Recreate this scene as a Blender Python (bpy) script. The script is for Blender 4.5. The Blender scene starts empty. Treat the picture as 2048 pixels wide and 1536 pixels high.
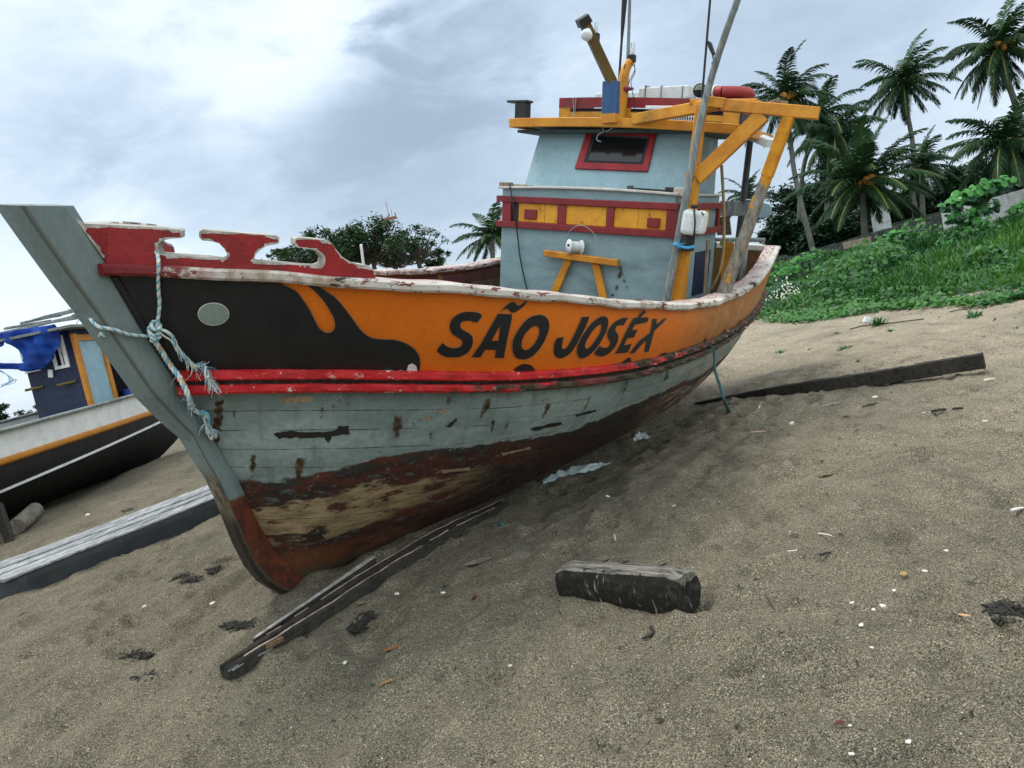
import bpy, bmesh, math, random
import numpy as np
from mathutils import Vector, Matrix
from mathutils.bvhtree import BVHTree
from mathutils.geometry import delaunay_2d_cdt

S = bpy.context.scene
COL = S.collection
R = math.radians
# ------------------------------------------------------------------ camera
F_PX, IW, IH = 1537.5, 2048.0, 1536.0
CAM = Vector((0, 0, 1.36))
W = Matrix(((0.978148, 0.207912, 0.0), (-0.017759, 0.08355, -0.996345), (-0.207152, 0.974573, 0.085417)))
cd = bpy.data.cameras.new('camera')
cam = bpy.data.objects.new('camera', cd)
COL.objects.link(cam)
cam.matrix_world = Matrix.Translation(CAM) @ W.to_4x4()
cd.sensor_width = 36
cd.lens = 36 * F_PX / IW
cd.clip_start = 0.05
cd.clip_end = 3000
S.camera = cam
S.render.resolution_x, S.render.resolution_y = 1024, 768
# ------------------------------------------------------------------ view, sky, sun
S.view_settings.view_transform = 'Standard'
S.view_settings.look = 'None'
S.view_settings.exposure = 0.80
S.view_settings.gamma = 1.0
SUN_EL, SUN_AZ = 70.0, -50.0          # azimuth measured from +Y towards +X
wd = bpy.data.worlds.new('World')
S.world = wd
wd.use_nodes = True
wt = wd.node_tree
wt.nodes.clear()


def wn(t, **k):
    n = wt.nodes.new(t)
    for a, b in k.items():
        setattr(n, a, b)
    return n


def px_dir(px, py):
    return (W @ Vector(((px - IW / 2) / F_PX, -(py - IH / 2) / F_PX, -1))).normalized()


w_out = wn('ShaderNodeOutputWorld')
w_bg = wn('ShaderNodeBackground')
w_tc = wn('ShaderNodeTexCoord')
w_sky = wn('ShaderNodeTexSky', sky_type='NISHITA', sun_disc=False)
w_sky.sun_elevation = R(SUN_EL)
w_sky.sun_rotation = R(SUN_AZ)
w_sky.air_density = 1.0
w_bg2 = wn('ShaderNodeBackground')
w_bg2.inputs[1].default_value = 0.05
wt.links.new(w_sky.outputs[0], w_bg2.inputs[0])


def w_noise(scale, detail, rough, dist, loc, zs=2.2):
    m = wn('ShaderNodeMapping')
    m.inputs['Location'].default_value = loc
    m.inputs['Rotation'].default_value = (R(10), R(-28), 0)
    m.inputs['Scale'].default_value = (1, 1, zs)
    n = wn('ShaderNodeTexNoise')
    n.inputs['Scale'].default_value = scale
    n.inputs['Detail'].default_value = detail
    n.inputs['Roughness'].default_value = rough
    n.inputs['Distortion'].default_value = dist
    wt.links.new(w_tc.outputs['Generated'], m.inputs[0])
    wt.links.new(m.outputs[0], n.inputs['Vector'])
    return n.outputs['Fac']


def w_math(op, a, b=0.0, c=None, clamp=False):
    n = wn('ShaderNodeMath', operation=op)
    n.use_clamp = clamp
    for i, v in enumerate((a, b) if c is None else (a, b, c)):
        if isinstance(v, (int, float)):
            n.inputs[i].default_value = v
        else:
            wt.links.new(v, n.inputs[i])
    return n.outputs[0]


n_big = w_noise(2.4, 6, 0.50, 0.3, (3.1, 1.7, 0.4))
n_fin = w_noise(19.0, 6, 0.6, 0.6, (2.2, 0.4, 3.3))
n_med = w_noise(7.5, 9, 0.55, 0.5, (0.3, 5.2, 1.1))


def w_blob(px, py, rad, wob=0.10):
    """a soft cloud mass round one direction of the sky, its edge broken by noise"""
    d = px_dir(px, py)
    dp = wn('ShaderNodeVectorMath', operation='DOT_PRODUCT')
    nm = wn('ShaderNodeVectorMath', operation='NORMALIZE')
    wt.links.new(w_tc.outputs['Generated'], nm.inputs[0])
    wt.links.new(nm.outputs[0], dp.inputs[0])
    dp.inputs[1].default_value = d
    ang = w_math('ARCCOSINE', dp.outputs['Value'])
    a2 = w_math('ADD', ang, w_math('MULTIPLY', w_math('SUBTRACT', n_med, 0.5), wob * 3.2))
    mr = wn('ShaderNodeMapRange', interpolation_type='SMOOTHSTEP')
    wt.links.new(a2, mr.inputs[0])
    mr.inputs[1].default_value = 0.0
    mr.inputs[2].default_value = rad
    mr.inputs[3].default_value = 1
    mr.inputs[4].default_value = 0
    return mr.outputs[0]


dens = w_math('ADD', w_math('MULTIPLY', n_big, 0.9), w_math('MULTIPLY', n_med, 0.75))   # ~0.72 mean
dens = w_math('ADD', w_math('SUBTRACT', dens, 0.825), w_math('MULTIPLY', w_math('SUBTRACT', n_fin, 0.5), 0.30))
dens = w_math('MULTIPLY', dens, 1.7)
for (bx, by, br, bs) in ((690, 255, 0.11, 0.55), (800, 195, 0.11, 0.55), (920, 130, 0.12, 0.55), (1000, 50, 0.13, 0.60), (760, 390, 0.24, 0.55), (930, 330, 0.2, 0.45), (1300, 60, 0.22, 0.25),
                         (60, 350, 0.13, 0.42), (330, 330, 0.12, 0.40), (150, 230, .14, .34), (500, 400, .15, .25), (330, 60, .16, .22), (40, 480, .12, .25), (1650, 60, 0.30, 0.28), (1750, 250, 0.3, 0.15), (1500, 420, 0.2, 0.15)):
    dens = w_math('ADD', dens, w_math('MULTIPLY', w_blob(bx, by, br), bs))
for (bx, by, br, bs) in ((200, 140, 0.36, 0.30), (520, 90, 0.22, 0.40), (640, 60, 0.14, 0.35), (1090, 180, 0.14, 0.25), (60, 560, 0.25, 0.25)):
    dens = w_math('SUBTRACT', dens, w_math('MULTIPLY', w_blob(bx, by, br), bs))
# unseen sky behind the camera, brightened as added fill for the near sides
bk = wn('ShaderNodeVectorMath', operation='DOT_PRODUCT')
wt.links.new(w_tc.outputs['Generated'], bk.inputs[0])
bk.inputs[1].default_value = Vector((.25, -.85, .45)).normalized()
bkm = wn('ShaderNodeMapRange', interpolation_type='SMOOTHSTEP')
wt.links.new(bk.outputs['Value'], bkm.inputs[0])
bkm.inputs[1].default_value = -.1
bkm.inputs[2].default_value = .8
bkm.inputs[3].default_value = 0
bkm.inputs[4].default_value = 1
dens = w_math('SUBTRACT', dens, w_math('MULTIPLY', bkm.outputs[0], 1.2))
w_rp = wn('ShaderNodeValToRGB')
cr = w_rp.color_ramp
cr.elements[0].position = 0.0
cr.elements[0].color = (0.79, 0.87, 0.91, 1)
cr.elements[1].position = 1.0
cr.elements[1].color = (0.265, 0.335, 0.42, 1)
for p, c in ((0.25, (0.69, 0.78, 0.85, 1)), (0.52, (0.51, 0.605, 0.705, 1)), (0.78, (0.37, 0.455, 0.56, 1))):
    e = cr.elements.new(p)
    e.color = c
wt.links.new(w_math('ADD', w_math('MULTIPLY', w_math('TANH', w_math('MULTIPLY', dens, 1.25)), 0.52), 0.46, clamp=True), w_rp.inputs[0])
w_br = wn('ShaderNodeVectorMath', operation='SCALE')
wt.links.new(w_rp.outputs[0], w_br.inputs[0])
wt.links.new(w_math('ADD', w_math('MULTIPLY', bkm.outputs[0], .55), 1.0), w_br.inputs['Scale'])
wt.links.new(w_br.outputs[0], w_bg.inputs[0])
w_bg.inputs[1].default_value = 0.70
w_mix = wn('ShaderNodeAddShader')
w_bg2.inputs[1].default_value = 0.012
wt.links.new(w_bg.outputs[0], w_mix.inputs[0])
wt.links.new(w_bg2.outputs[0], w_mix.inputs[1])
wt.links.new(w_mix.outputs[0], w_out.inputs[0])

sl = bpy.data.lights.new('sun', 'SUN')
sl.energy = 1.5
sl.angle = R(24)
sl.color = (1.0, 0.95, 0.88)
sun = bpy.data.objects.new('sun', sl)
COL.objects.link(sun)
sd = Vector((math.sin(R(SUN_AZ)) * math.cos(R(SUN_EL)), math.cos(R(SUN_AZ)) * math.cos(R(SUN_EL)), math.sin(R(SUN_EL))))
sun.rotation_euler = sd.to_track_quat('Z', 'Y').to_euler()

# ------------------------------------------------------------------ helpers
rnd = random.Random(7)


def link(o, parent=None):
    COL.objects.link(o)
    if parent is not None:
        o.parent = parent
    return o


def tag(o, label, cat, group=None, kind=None):
    if label:
        o['label'] = label
    if cat:
        o['category'] = cat
    if group:
        o['group'] = group
    if kind:
        o['kind'] = kind
    return o


def empty(name, loc, label, cat, group=None, mat=None):
    o = bpy.data.objects.new(name, None)
    o.empty_display_size = 0.2
    link(o)
    if mat is not None:
        o.matrix_world = mat
    else:
        o.location = loc
    return tag(o, label, cat, group)


def mesh_obj(name, verts, faces, mat, parent=None, smooth=False, attrs=None, off=None):
    me = bpy.data.meshes.new(name)
    me.from_pydata([tuple(v) for v in verts], [], [tuple(f) for f in faces])
    if attrs:
        for k, vals in attrs.items():
            a = me.attributes.new(k, 'FLOAT', 'POINT')
            a.data.foreach_set('value', [float(q) for q in vals])
    me.materials.append(mat)
    if smooth:
        me.polygons.foreach_set('use_smooth', [True] * len(me.polygons))
    me.update()
    o = bpy.data.objects.new(name, me)
    link(o, parent)
    if off is not None:
        o.location = off
    return o


class MB:
    """collects shapes into one mesh"""

    def __init__(s):
        s.v, s.f, s.sm = [], [], []

    def add(s, vs, fs, smooth=False):
        b = len(s.v)
        s.v += [Vector(v) for v in vs]
        for f in fs:
            s.f.append([b + i for i in f])
            s.sm.append(smooth)

    def box(s, c, size, rot=None, ch=0.0):
        c = Vector(c)
        hx, hy, hz = (q / 2 for q in size)
        rot = rot or Matrix.Identity(3)
        if ch <= 0:
            vs = [c + rot @ Vector((x * hx, y * hy, z * hz)) for x in (-1, 1) for y in (-1, 1) for z in (-1, 1)]
            s.add(vs, [(0, 1, 3, 2), (4, 6, 7, 5), (0, 4, 5, 1), (2, 3, 7, 6), (0, 2, 6, 4), (1, 5, 7, 3)])
            return
        ch = min(ch, hx * .9, hy * .9, hz * .9)
        bm = bmesh.new()
        bmesh.ops.create_cube(bm, size=1)
        for v in bm.verts:
            v.co = Vector((v.co.x * 2 * hx, v.co.y * 2 * hy, v.co.z * 2 * hz))
        bmesh.ops.bevel(bm, geom=bm.edges[:], offset=ch, segments=2, affect='EDGES', profile=0.5)
        bm.verts.index_update()
        s.add([c + rot @ v.co for v in bm.verts], [[v.index for v in f.verts] for f in bm.faces])
        bm.free()

    def beam(s, p0, p1, w, h, up=(0, 0, 1), ch=0.006, w1=None, h1=None, sag=None, n=1, wob=0.0):
        """rectangular timber from p0 to p1; w across, h along up"""
        p0, p1 = Vector(p0), Vector(p1)
        d = (p1 - p0).normalized()
        x = d.cross(Vector(up)).normalized()
        u = x.cross(d).normalized()
        w1 = w if w1 is None else w1
        h1 = h if h1 is None else h1
        rings = []
        for i in range(n + 1):
            t = i / n
            c = p0.lerp(p1, t)
            if sag:
                c = c + Vector(sag) * (4 * t * (1 - t))
            ww, hh = (w + (w1 - w) * t) / 2, (h + (h1 - h) * t) / 2
            k = min(ch, ww * .6, hh * .6)
            pr = [(-ww + k, -hh), (ww - k, -hh), (ww, -hh + k), (ww, hh - k), (ww - k, hh), (-ww + k, hh), (-ww, hh - k), (-ww, -hh + k)]
            rings.append([c + x * (a + rnd.uniform(-wob, wob)) + u * (b + rnd.uniform(-wob, wob)) for a, b in pr])
        vs = [v for r_ in rings for v in r_]
        fs = []
        for i in range(n):
            for k in range(8):
                a, b = i * 8 + k, i * 8 + (k + 1) % 8
                fs.append((a, b, b + 8, a + 8))
        fs.append(tuple(range(7, -1, -1)))
        fs.append(tuple(n * 8 + k for k in range(8)))
        s.add(vs, fs)

    def tube(s, pts, rad, seg=8, cap=True, wob=0.0):
        pts = [Vector(p) for p in pts]
        rad = rad if isinstance(rad, (list, tuple)) else [rad] * len(pts)
        vs, fs = [], []
        prev = None
        for i, p in enumerate(pts):
            d = (pts[min(i + 1, len(pts) - 1)] - pts[max(i - 1, 0)])
            d = d.normalized() if d.length > 1e-9 else Vector((0, 0, 1))
            if prev is None:
                a = d.orthogonal().normalized()
            else:
                a = prev - d * prev.dot(d)
                a = a.normalized() if a.length > 1e-6 else d.orthogonal().normalized()
            prev = a
            b = d.cross(a)
            for k in range(seg):
                th = 2 * math.pi * k / seg
                q = rad[i] * (1 + rnd.uniform(-wob, wob))
                vs.append(p + a * (math.cos(th) * q) + b * (math.sin(th) * q))
        for i in range(len(pts) - 1):
            for k in range(seg):
                fs.append((i * seg + k, i * seg + (k + 1) % seg, (i + 1) * seg + (k + 1) % seg, (i + 1) * seg + k))
        s.add(vs, fs, True)
        if cap:
            b = len(vs)
            s.add([vs[k] for k in range(seg)], [tuple(range(seg - 1, -1, -1))])
            s.add([vs[b - seg + k] for k in range(seg)], [tuple(range(seg))])

    def prism(s, poly, depth):
        """poly: 3D outline (planar enough); depth: vector"""
        poly = [Vector(p) for p in poly]
        n = len(poly)
        dv = Vector(depth)
        vs = poly + [p + dv for p in poly]
        fs = [tuple(range(n - 1, -1, -1)), tuple(range(n, 2 * n))]
        for i in range(n):
            j = (i + 1) % n
            fs.append((i, j, n + j, n + i))
        s.add(vs, fs)

    def build(s, name, mat, parent=None, off=None, xf=None):
        vs = [xf @ v for v in s.v] if xf is not None else s.v
        o = mesh_obj(name, vs, s.f, mat, parent, off=off)
        o.data.polygons.foreach_set('use_smooth', s.sm)
        bm = bmesh.new()
        bm.from_mesh(o.data)
        bmesh.ops.recalc_face_normals(bm, faces=bm.faces[:])
        bm.to_mesh(o.data)
        bm.free()
        return o


def pchip(xs, ys):
    xs, ys = np.array(xs, float), np.array(ys, float)
    dl = np.diff(ys) / np.diff(xs)
    m = np.zeros(len(xs))
    m[1:-1] = (dl[1:] + dl[:-1]) / 2
    m[0], m[-1] = dl[0], dl[-1]

    def f(x):
        x = min(max(x, xs[0]), xs[-1])
        i = int(min(max(np.searchsorted(xs, x) - 1, 0), len(xs) - 2))
        h = xs[i + 1] - xs[i]
        t = (x - xs[i]) / h
        return float((2 * t**3 - 3 * t * t + 1) * ys[i] + (t**3 - 2 * t * t + t) * h * m[i] + (-2 * t**3 + 3 * t * t) * ys[i + 1] + (t**3 - t * t) * h * m[i + 1])
    return f


def spline(pts, n=8):
    pts = [Vector(p) for p in pts]
    out = []
    for i in range(len(pts) - 1):
        p0, p1, p2, p3 = pts[max(i - 1, 0)], pts[i], pts[i + 1], pts[min(i + 2, len(pts) - 1)]
        for k in range(n):
            t = k / n
            out.append(0.5 * ((2 * p1) + (p2 - p0) * t + (2 * p0 - 5 * p1 + 4 * p2 - p3) * t * t + (3 * p1 - p0 - 3 * p2 + p3) * t**3))
    out.append(pts[-1])
    return out


# ---- numpy value noise for terrain
def vnoise(x, y, seed):
    xi, yi = np.floor(x).astype(np.int64), np.floor(y).astype(np.int64)
    fx, fy = x - xi, y - yi
    fx, fy = fx * fx * (3 - 2 * fx), fy * fy * (3 - 2 * fy)

    def h(a, b):
        n = (a * 374761393 + b * 668265263 + seed * 974634777) & 0x7fffffff
        n = ((n ^ (n >> 13)) * 1274126177) & 0x7fffffff
        n = n ^ (n >> 16)
        return (n & 0xffff) / 65535.0
    return (h(xi, yi) * (1 - fx) + h(xi + 1, yi) * fx) * (1 - fy) + (h(xi, yi + 1) * (1 - fx) + h(xi + 1, yi + 1) * fx) * fy - 0.5


def sstep(a, b, x):
    t = np.clip((x - a) / (b - a), 0, 1)
    return t * t * (3 - 2 * t)


# ------------------------------------------------------------------ materials
class NT:
    def __init__(s, name):
        s.m = bpy.data.materials.new(name)
        s.m.use_nodes = True
        s.t = s.m.node_tree
        s.t.nodes.clear()
        s.out = s.n('ShaderNodeOutputMaterial')
        s.b = s.n('ShaderNodeBsdfPrincipled')
        s.t.links.new(s.b.outputs[0], s.out.inputs[0])
        s._tc = None

    def n(s, t, **k):
        o = s.t.nodes.new(t)
        for a, b in k.items():
            setattr(o, a, b)
        return o

    def l(s, a, b):
        if isinstance(a, (int, float)):
            b.default_value = a
        elif isinstance(a, tuple):
            b.default_value = a if len(a) == 4 or b.type != 'RGBA' else (*a, 1)
        else:
            s.t.links.new(a, b)

    def obj(s):
        if s._tc is None:
            s._tc = s.n('ShaderNodeTexCoord')
        return s._tc.outputs['Object']

    def map(s, scale=(1, 1, 1), loc=(0, 0, 0), rot=(0, 0, 0), src=None):
        m = s.n('ShaderNodeMapping')
        m.inputs['Scale'].default_value = scale
        m.inputs['Location'].default_value = loc
        m.inputs['Rotation'].default_value = rot
        s.l(src or s.obj(), m.inputs[0])
        return m.outputs[0]

    def noise(s, scale, detail=4, rough=0.55, vec=None, dist=0.0):
        o = s.n('ShaderNodeTexNoise')
        o.inputs['Scale'].default_value = scale
        o.inputs['Detail'].default_value = detail
        o.inputs['Roughness'].default_value = rough
        o.inputs['Distortion'].default_value = dist
        s.l(vec or s.obj(), o.inputs['Vector'])
        return o.outputs['Fac']

    def voro(s, scale, vec=None, feat='F1', out='Distance'):
        o = s.n('ShaderNodeTexVoronoi', feature=feat)
        o.inputs['Scale'].default_value = scale
        s.l(vec or s.obj(), o.inputs['Vector'])
        return o.outputs[out]

    def math(s, op, a, b=0.0, clamp=False):
        o = s.n('ShaderNodeMath', operation=op)
        o.use_clamp = clamp
        s.l(a, o.inputs[0])
        s.l(b, o.inputs[1])
        return o.outputs[0]

    def step(s, x, a, b, inv=False):
        o = s.n('ShaderNodeMapRange', interpolation_type='SMOOTHSTEP')
        s.l(x, o.inputs[0])
        o.inputs[1].default_value = a
        o.inputs[2].default_value = b
        o.inputs[3].default_value = 1.0 if inv else 0.0
        o.inputs[4].default_value = 0.0 if inv else 1.0
        return o.outputs[0]

    def mix(s, f, a, b):
        o = s.n('ShaderNodeMix', data_type='RGBA')
        s.l(f, o.inputs[0])
        s.l(a, o.inputs[6])
        s.l(b, o.inputs[7])
        return o.outputs[2]

    def mul(s, a, b):
        o = s.n('ShaderNodeMix', data_type='RGBA', blend_type='MULTIPLY')
        o.inputs[0].default_value = 1
        s.l(a, o.inputs[6])
        s.l(b, o.inputs[7])
        return o.outputs[2]

    def attr(s, name):
        o = s.n('ShaderNodeAttribute', attribute_name=name)
        return o.outputs['Fac']

    def xyz(s, src=None):
        o = s.n('ShaderNodeSeparateXYZ')
        s.l(src or s.obj(), o.inputs[0])
        return o.outputs

    def ramp(s, f, *els):
        o = s.n('ShaderNodeValToRGB')
        r = o.color_ramp
        while len(r.elements) > 1:
            r.elements.remove(r.elements[-1])
        for i, (p, c) in enumerate(els):
            e = r.elements[0] if i == 0 else r.elements.new(p)
            e.position = p
            e.color = (*c, 1)
        s.l(f, o.inputs[0])
        return o.outputs[0]

    def bump(s, h, dist=0.01, strength=1.0, prev=None):
        o = s.n('ShaderNodeBump')
        o.inputs['Strength'].default_value = strength
        o.inputs['Distance'].default_value = dist
        s.l(h, o.inputs['Height'])
        if prev is not None:
            s.l(prev, o.inputs['Normal'])
        return o.outputs[0]

    def done(s, color, rough=0.6, normal=None, spec=0.35, metal=0.0):
        s.l(color, s.b.inputs['Base Color'])
        s.l(rough, s.b.inputs['Roughness'])
        s.b.inputs['Specular IOR Level'].default_value = spec
        s.b.inputs['Metallic'].default_value = metal
        if normal is not None:
            s.l(normal, s.b.inputs['Normal'])
        return s.m


def paint(name, c, c2=None, chip=None, chip_amt=0.0, chip_scale=6.0, dirt=(0.03, 0.028, 0.022), dirt_amt=0.25, rough=0.5, bump=0.002, stretch=(1, 1, 1), grain=None, spec=0.35, arris=0.0):
    """old brushed paint: two tones, flaked-off spots showing the wood, dirt in blotches"""
    t = NT(name)
    c2 = c2 or tuple(q * 0.78 for q in c)
    v = t.map(scale=stretch)
    base = t.mix(t.step(t.noise(5, 6, 0.6, v), 0.35, 0.68), c, c2)
    fine = t.noise(60, 3, 0.6, v)
    base = t.mul(base, t.ramp(fine, (0.3, (0.86, 0.86, 0.86)), (0.7, (1.08, 1.08, 1.08))))
    d = t.step(t.noise(2.3, 8, 0.68, v), 0.52, 0.75)
    base = t.mix(t.math('MULTIPLY', d, dirt_amt), base, dirt)
    h = fine
    if chip and chip_amt > 0:
        cn = t.math('ADD', t.math('MULTIPLY', t.noise(chip_scale, 8, 0.7, v), 0.75), t.math('MULTIPLY', t.noise(chip_scale * 7, 3, 0.6, v), 0.25))
        th = 0.72 - chip_amt * 0.4
        mk = t.step(cn, th, th + 0.025)
        edge = t.step(cn, th - 0.03, th)
        base = t.mix(t.math('MULTIPLY', edge, 0.45), base, tuple(q * 0.45 for q in c))
        base = t.mix(mk, base, chip)
        h = t.math('SUBTRACT', t.math('MULTIPLY', fine, 0.35), mk)
    if arris > 0:                                  # paint rubbed off along the arrises
        bv_ = t.n('ShaderNodeBevel')
        bv_.samples = 4
        bv_.inputs['Radius'].default_value = arris
        gm_ = t.n('ShaderNodeNewGeometry')
        dt_ = t.n('ShaderNodeVectorMath', operation='DOT_PRODUCT')
        t.l(bv_.outputs[0], dt_.inputs[0])
        t.l(gm_.outputs['Normal'], dt_.inputs[1])
        em_ = t.math('SUBTRACT', 1.0, dt_.outputs['Value'])
        em_ = t.math('ADD', em_, t.math('MULTIPLY', t.math('SUBTRACT', t.noise(11, 6, .7), .5), .45))
        base = t.mix(t.math('MULTIPLY', t.step(em_, .07, .20), .75), base, chip or dirt)
    nr = t.bump(h, bump, 0.8)
    return t.done(base, t.ramp(t.noise(9, 4), (0.3, (rough - .1,) * 3), (0.7, (rough + .18,) * 3)), nr, spec)


def weathered_wood(name, c, c2, axis_scale=(1.5, 18, 18), rough=0.85, bump=0.006):
    t = NT(name)
    v = t.map(scale=axis_scale)
    g = t.noise(4, 7, 0.65, v, 0.6)
    col = t.ramp(g, (0.28, c2), (0.5, c), (0.75, tuple(min(1, q * 1.7) for q in c)))
    col = t.mul(col, t.ramp(t.noise(2.2, 5), (0.3, (0.6, 0.6, 0.6)), (0.7, (1.15, 1.12, 1.08))))
    return t.done(col, rough, t.bump(g, bump, 0.9), 0.2)


def plain(name, c, rough=0.6, var=0.25, scale=12, metal=0.0, spec=0.3, bump=0.0):
    t = NT(name)
    n = t.noise(scale, 5, 0.6)
    col = t.mul((*c, 1), t.ramp(n, (0.25, (1 - var,) * 3), (0.75, (1 + var,) * 3)))
    return t.done(col, rough, t.bump(n, bump, 0.8) if bump else None, spec, metal)


def leaf_mat(name, c, c2, rough=0.45, trans=0.25):
    t = NT(name)
    ri = t.n('ShaderNodeObjectInfo').outputs['Random']
    at = t.attr('tone')
    col = t.mix(at, c, c2)
    t.done(col, rough, None, 0.25)
    tr = t.n('ShaderNodeBsdfTranslucent')
    t.l(t.mul(col, (1.2, 1.25, 0.6, 1)), tr.inputs[0])
    mx = t.n('ShaderNodeMixShader')
    mx.inputs[0].default_value = trans
    t.t.links.new(t.b.outputs[0], mx.inputs[1])
    t.t.links.new(tr.outputs[0], mx.inputs[2])
    t.t.links.new(mx.outputs[0], t.out.inputs[0])
    return t.m

# ------------------------------------------------------------------ ground
rp = np.random.RandomState(11)
PITS = []
for _ in range(620):
    d = 2.0 + rp.rand()**1.3 * 12
    a = rp.uniform(-0.75, 0.72)
    PITS.append((d * math.sin(a), d * math.cos(a), rp.uniform(.022, .09), rp.uniform(.012, .042), rp.uniform(0, math.pi), rp.uniform(1, 2.2)))


FEET = []
for (x0, y0, dx, dy, n_) in ((-2.9, 3.2, .16, .62, 12), (-1.2, 2.2, -.30, .50, 8), (.9, 2.3, .38, .55, 13), (2.9, 3.4, .10, .66, 9), (3.4, 8.5, -.5, .45, 8)):
    for k in range(n_):
        sd = .09 if k % 2 else -.09
        L_ = math.hypot(dx, dy)
        FEET.append((x0 + dx * k + dy / L_ * sd + rp.uniform(-.05, .05), y0 + dy * k - dx / L_ * sd + rp.uniform(-.05, .05), math.atan2(dy, dx) + rp.uniform(-.2, .2), rp.uniform(.018, .038)))


def ground_z(x, y, fine=True):
    x = np.asarray(x, float)
    y = np.asarray(y, float)
    z = 0.035 * vnoise(x * .55, y * .4, 1) + 0.018 * vnoise(x * 1.3 + 3, y * .9, 2)
    near = 1 - sstep(14, 30, y)
    if fine:
        lf = 1 - sstep(-1.5, 0.5, x - y * .12)
        z += near * (0.016 * vnoise(x * 3.1, y * 1.7, 3) + 0.018 * vnoise(x * 8.2, y * 5, 4) + 0.016 * vnoise(x * 19, y * 13, 5) + .009 * vnoise(x * 37, y * 29, 9))
        z += near * (0.35 + 1.1 * lf) * 0.044 * vnoise((x - y * .10) * 7.5, (y + x * .1) * 0.9, 6)          # drag marks running up the beach
        z += near * (1 - lf) * 0.022 * vnoise((x * .5 + y) * 2.6, (x - y * .5) * .7, 8)
        for (px, py, r, dp, a, el) in PITS:
            m = (np.abs(x - px) < r * 4) & (np.abs(y - py) < r * 4)
            if m.any():
                ex = ((x - px) * math.cos(a) + (y - py) * math.sin(a)) / (r * el)
                ey = (-(x - px) * math.sin(a) + (y - py) * math.cos(a)) / r
                q = ex * ex + ey * ey
                z = np.where(m, z - dp * np.exp(-q * 1.6) + dp * .45 * np.exp(-(np.sqrt(q) - 1.5)**2 * 4), z)
        for (px, py, a, dp) in FEET:
            m = (np.abs(x - px) < .32) & (np.abs(y - py) < .32)
            if m.any():
                u = ((x - px) * math.cos(a) + (y - py) * math.sin(a)) / .125
                w = (-(x - px) * math.sin(a) + (y - py) * math.cos(a)) / .05
                q = np.sqrt(u * u + w * w)
                z = np.where(m, z - dp * (1 - sstep(.65, 1.15, q)) * (1 - .35 * np.exp(-(u * 2.2)**2)) + dp * .5 * np.exp(-((q - 1.35) / .28)**2), z)
    # sand heaped against the keel, a hollow under the port bilge
    kx, ky = -1.55, 4.55
    ax, ay = 0.526, 0.85
    s_ = (x - kx) * ax + (y - ky) * ay
    p_ = (x - kx) * ay - (y - ky) * ax
    al = sstep(-0.7, 0.3, s_) * (1 - sstep(6.0, 7.5, s_))
    z += al * (0.085 * np.exp(-((p_ - .22) / .28)**2) * (1 - .7 * sstep(.8, 2.0, s_)) + .13 * np.exp(-((p_ + .05) / .35)**2) * sstep(1, 4, s_))
    if fine:
        rg_ = sstep(1.0, 1.5, p_) * (1 - sstep(2.6, 3.4, p_)) * sstep(.2, 1.6, s_) * (1 - sstep(5, 8, s_))
        z += rg_ * (.3 + 1.4 * np.abs(vnoise(s_ * .8, p_ * .5, 61))) * .016 * np.cos(p_ * 21 + 3.0 * vnoise(s_ * .7, p_ * .9, 62))
    z -= al * sstep(.6, 2.0, s_) * 0.10 * np.exp(-((p_ - .85) / .38)**2)
    # heap below the second boat
    z += 0.22 * np.exp(-(((x + 6.1) / .8)**2 + ((y - 13.2) / 1.6)**2)) + .1 * np.exp(-(((x + 6.2) / .8)**2 + ((y - 10.4) / .9)**2))
    # bank on the right, land behind it
    edge = 6.0 + 0.5 * np.sin(y * .55 + 1) + 1.2 * sstep(12.5, 10.0, y) + .25 * np.sin(y * 1.7)
    z += 0.22 * sstep(2.5, 6.5, x) * sstep(5, 9, y) + 0.80 * sstep(0, 5.5, x - edge) + 1.1 * sstep(12, 26, x)
    z -= 1.6 * sstep(-9, -30, x) * (1 - sstep(35, 60, y))
    return z


def gz(x, y, fine=False):
    return float(ground_z(np.array([x]), np.array([y]), fine)[0])


def gp(px, py, fine=False):
    """the point of the ground seen at a place in the photograph"""
    d = px_dir(px, py)
    t, last = 1.0, None
    while t < 90:
        p = CAM + d * t
        h = p.z - gz(p.x, p.y, fine)
        if h < 0:
            break
        t += max(0.02, h * 0.5)
    lo, hi = t - max(.05, t * .02), t
    for _ in range(20):
        m = (lo + hi) / 2
        p = CAM + d * m
        if p.z - gz(p.x, p.y, fine) < 0:
            hi = m
        else:
            lo = m
    p = CAM + d * hi
    return Vector((p.x, p.y, gz(p.x, p.y, fine)))


def at_y(px, py, y):
    d = px_dir(px, py)
    return CAM + d * (y / d.y)


def axis_steps(lo, hi, step, ends, growth=1.09):
    v = list(np.arange(lo, hi, step))
    s_, q = step, hi
    while q < ends[1]:
        v.append(q)
        s_ *= growth
        q += s_
    v.append(ends[1])
    s_, q, left = step, lo, []
    while q > ends[0]:
        s_ *= growth
        q -= s_
        left.append(q)
    return np.array(sorted(left) + v)


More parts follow.
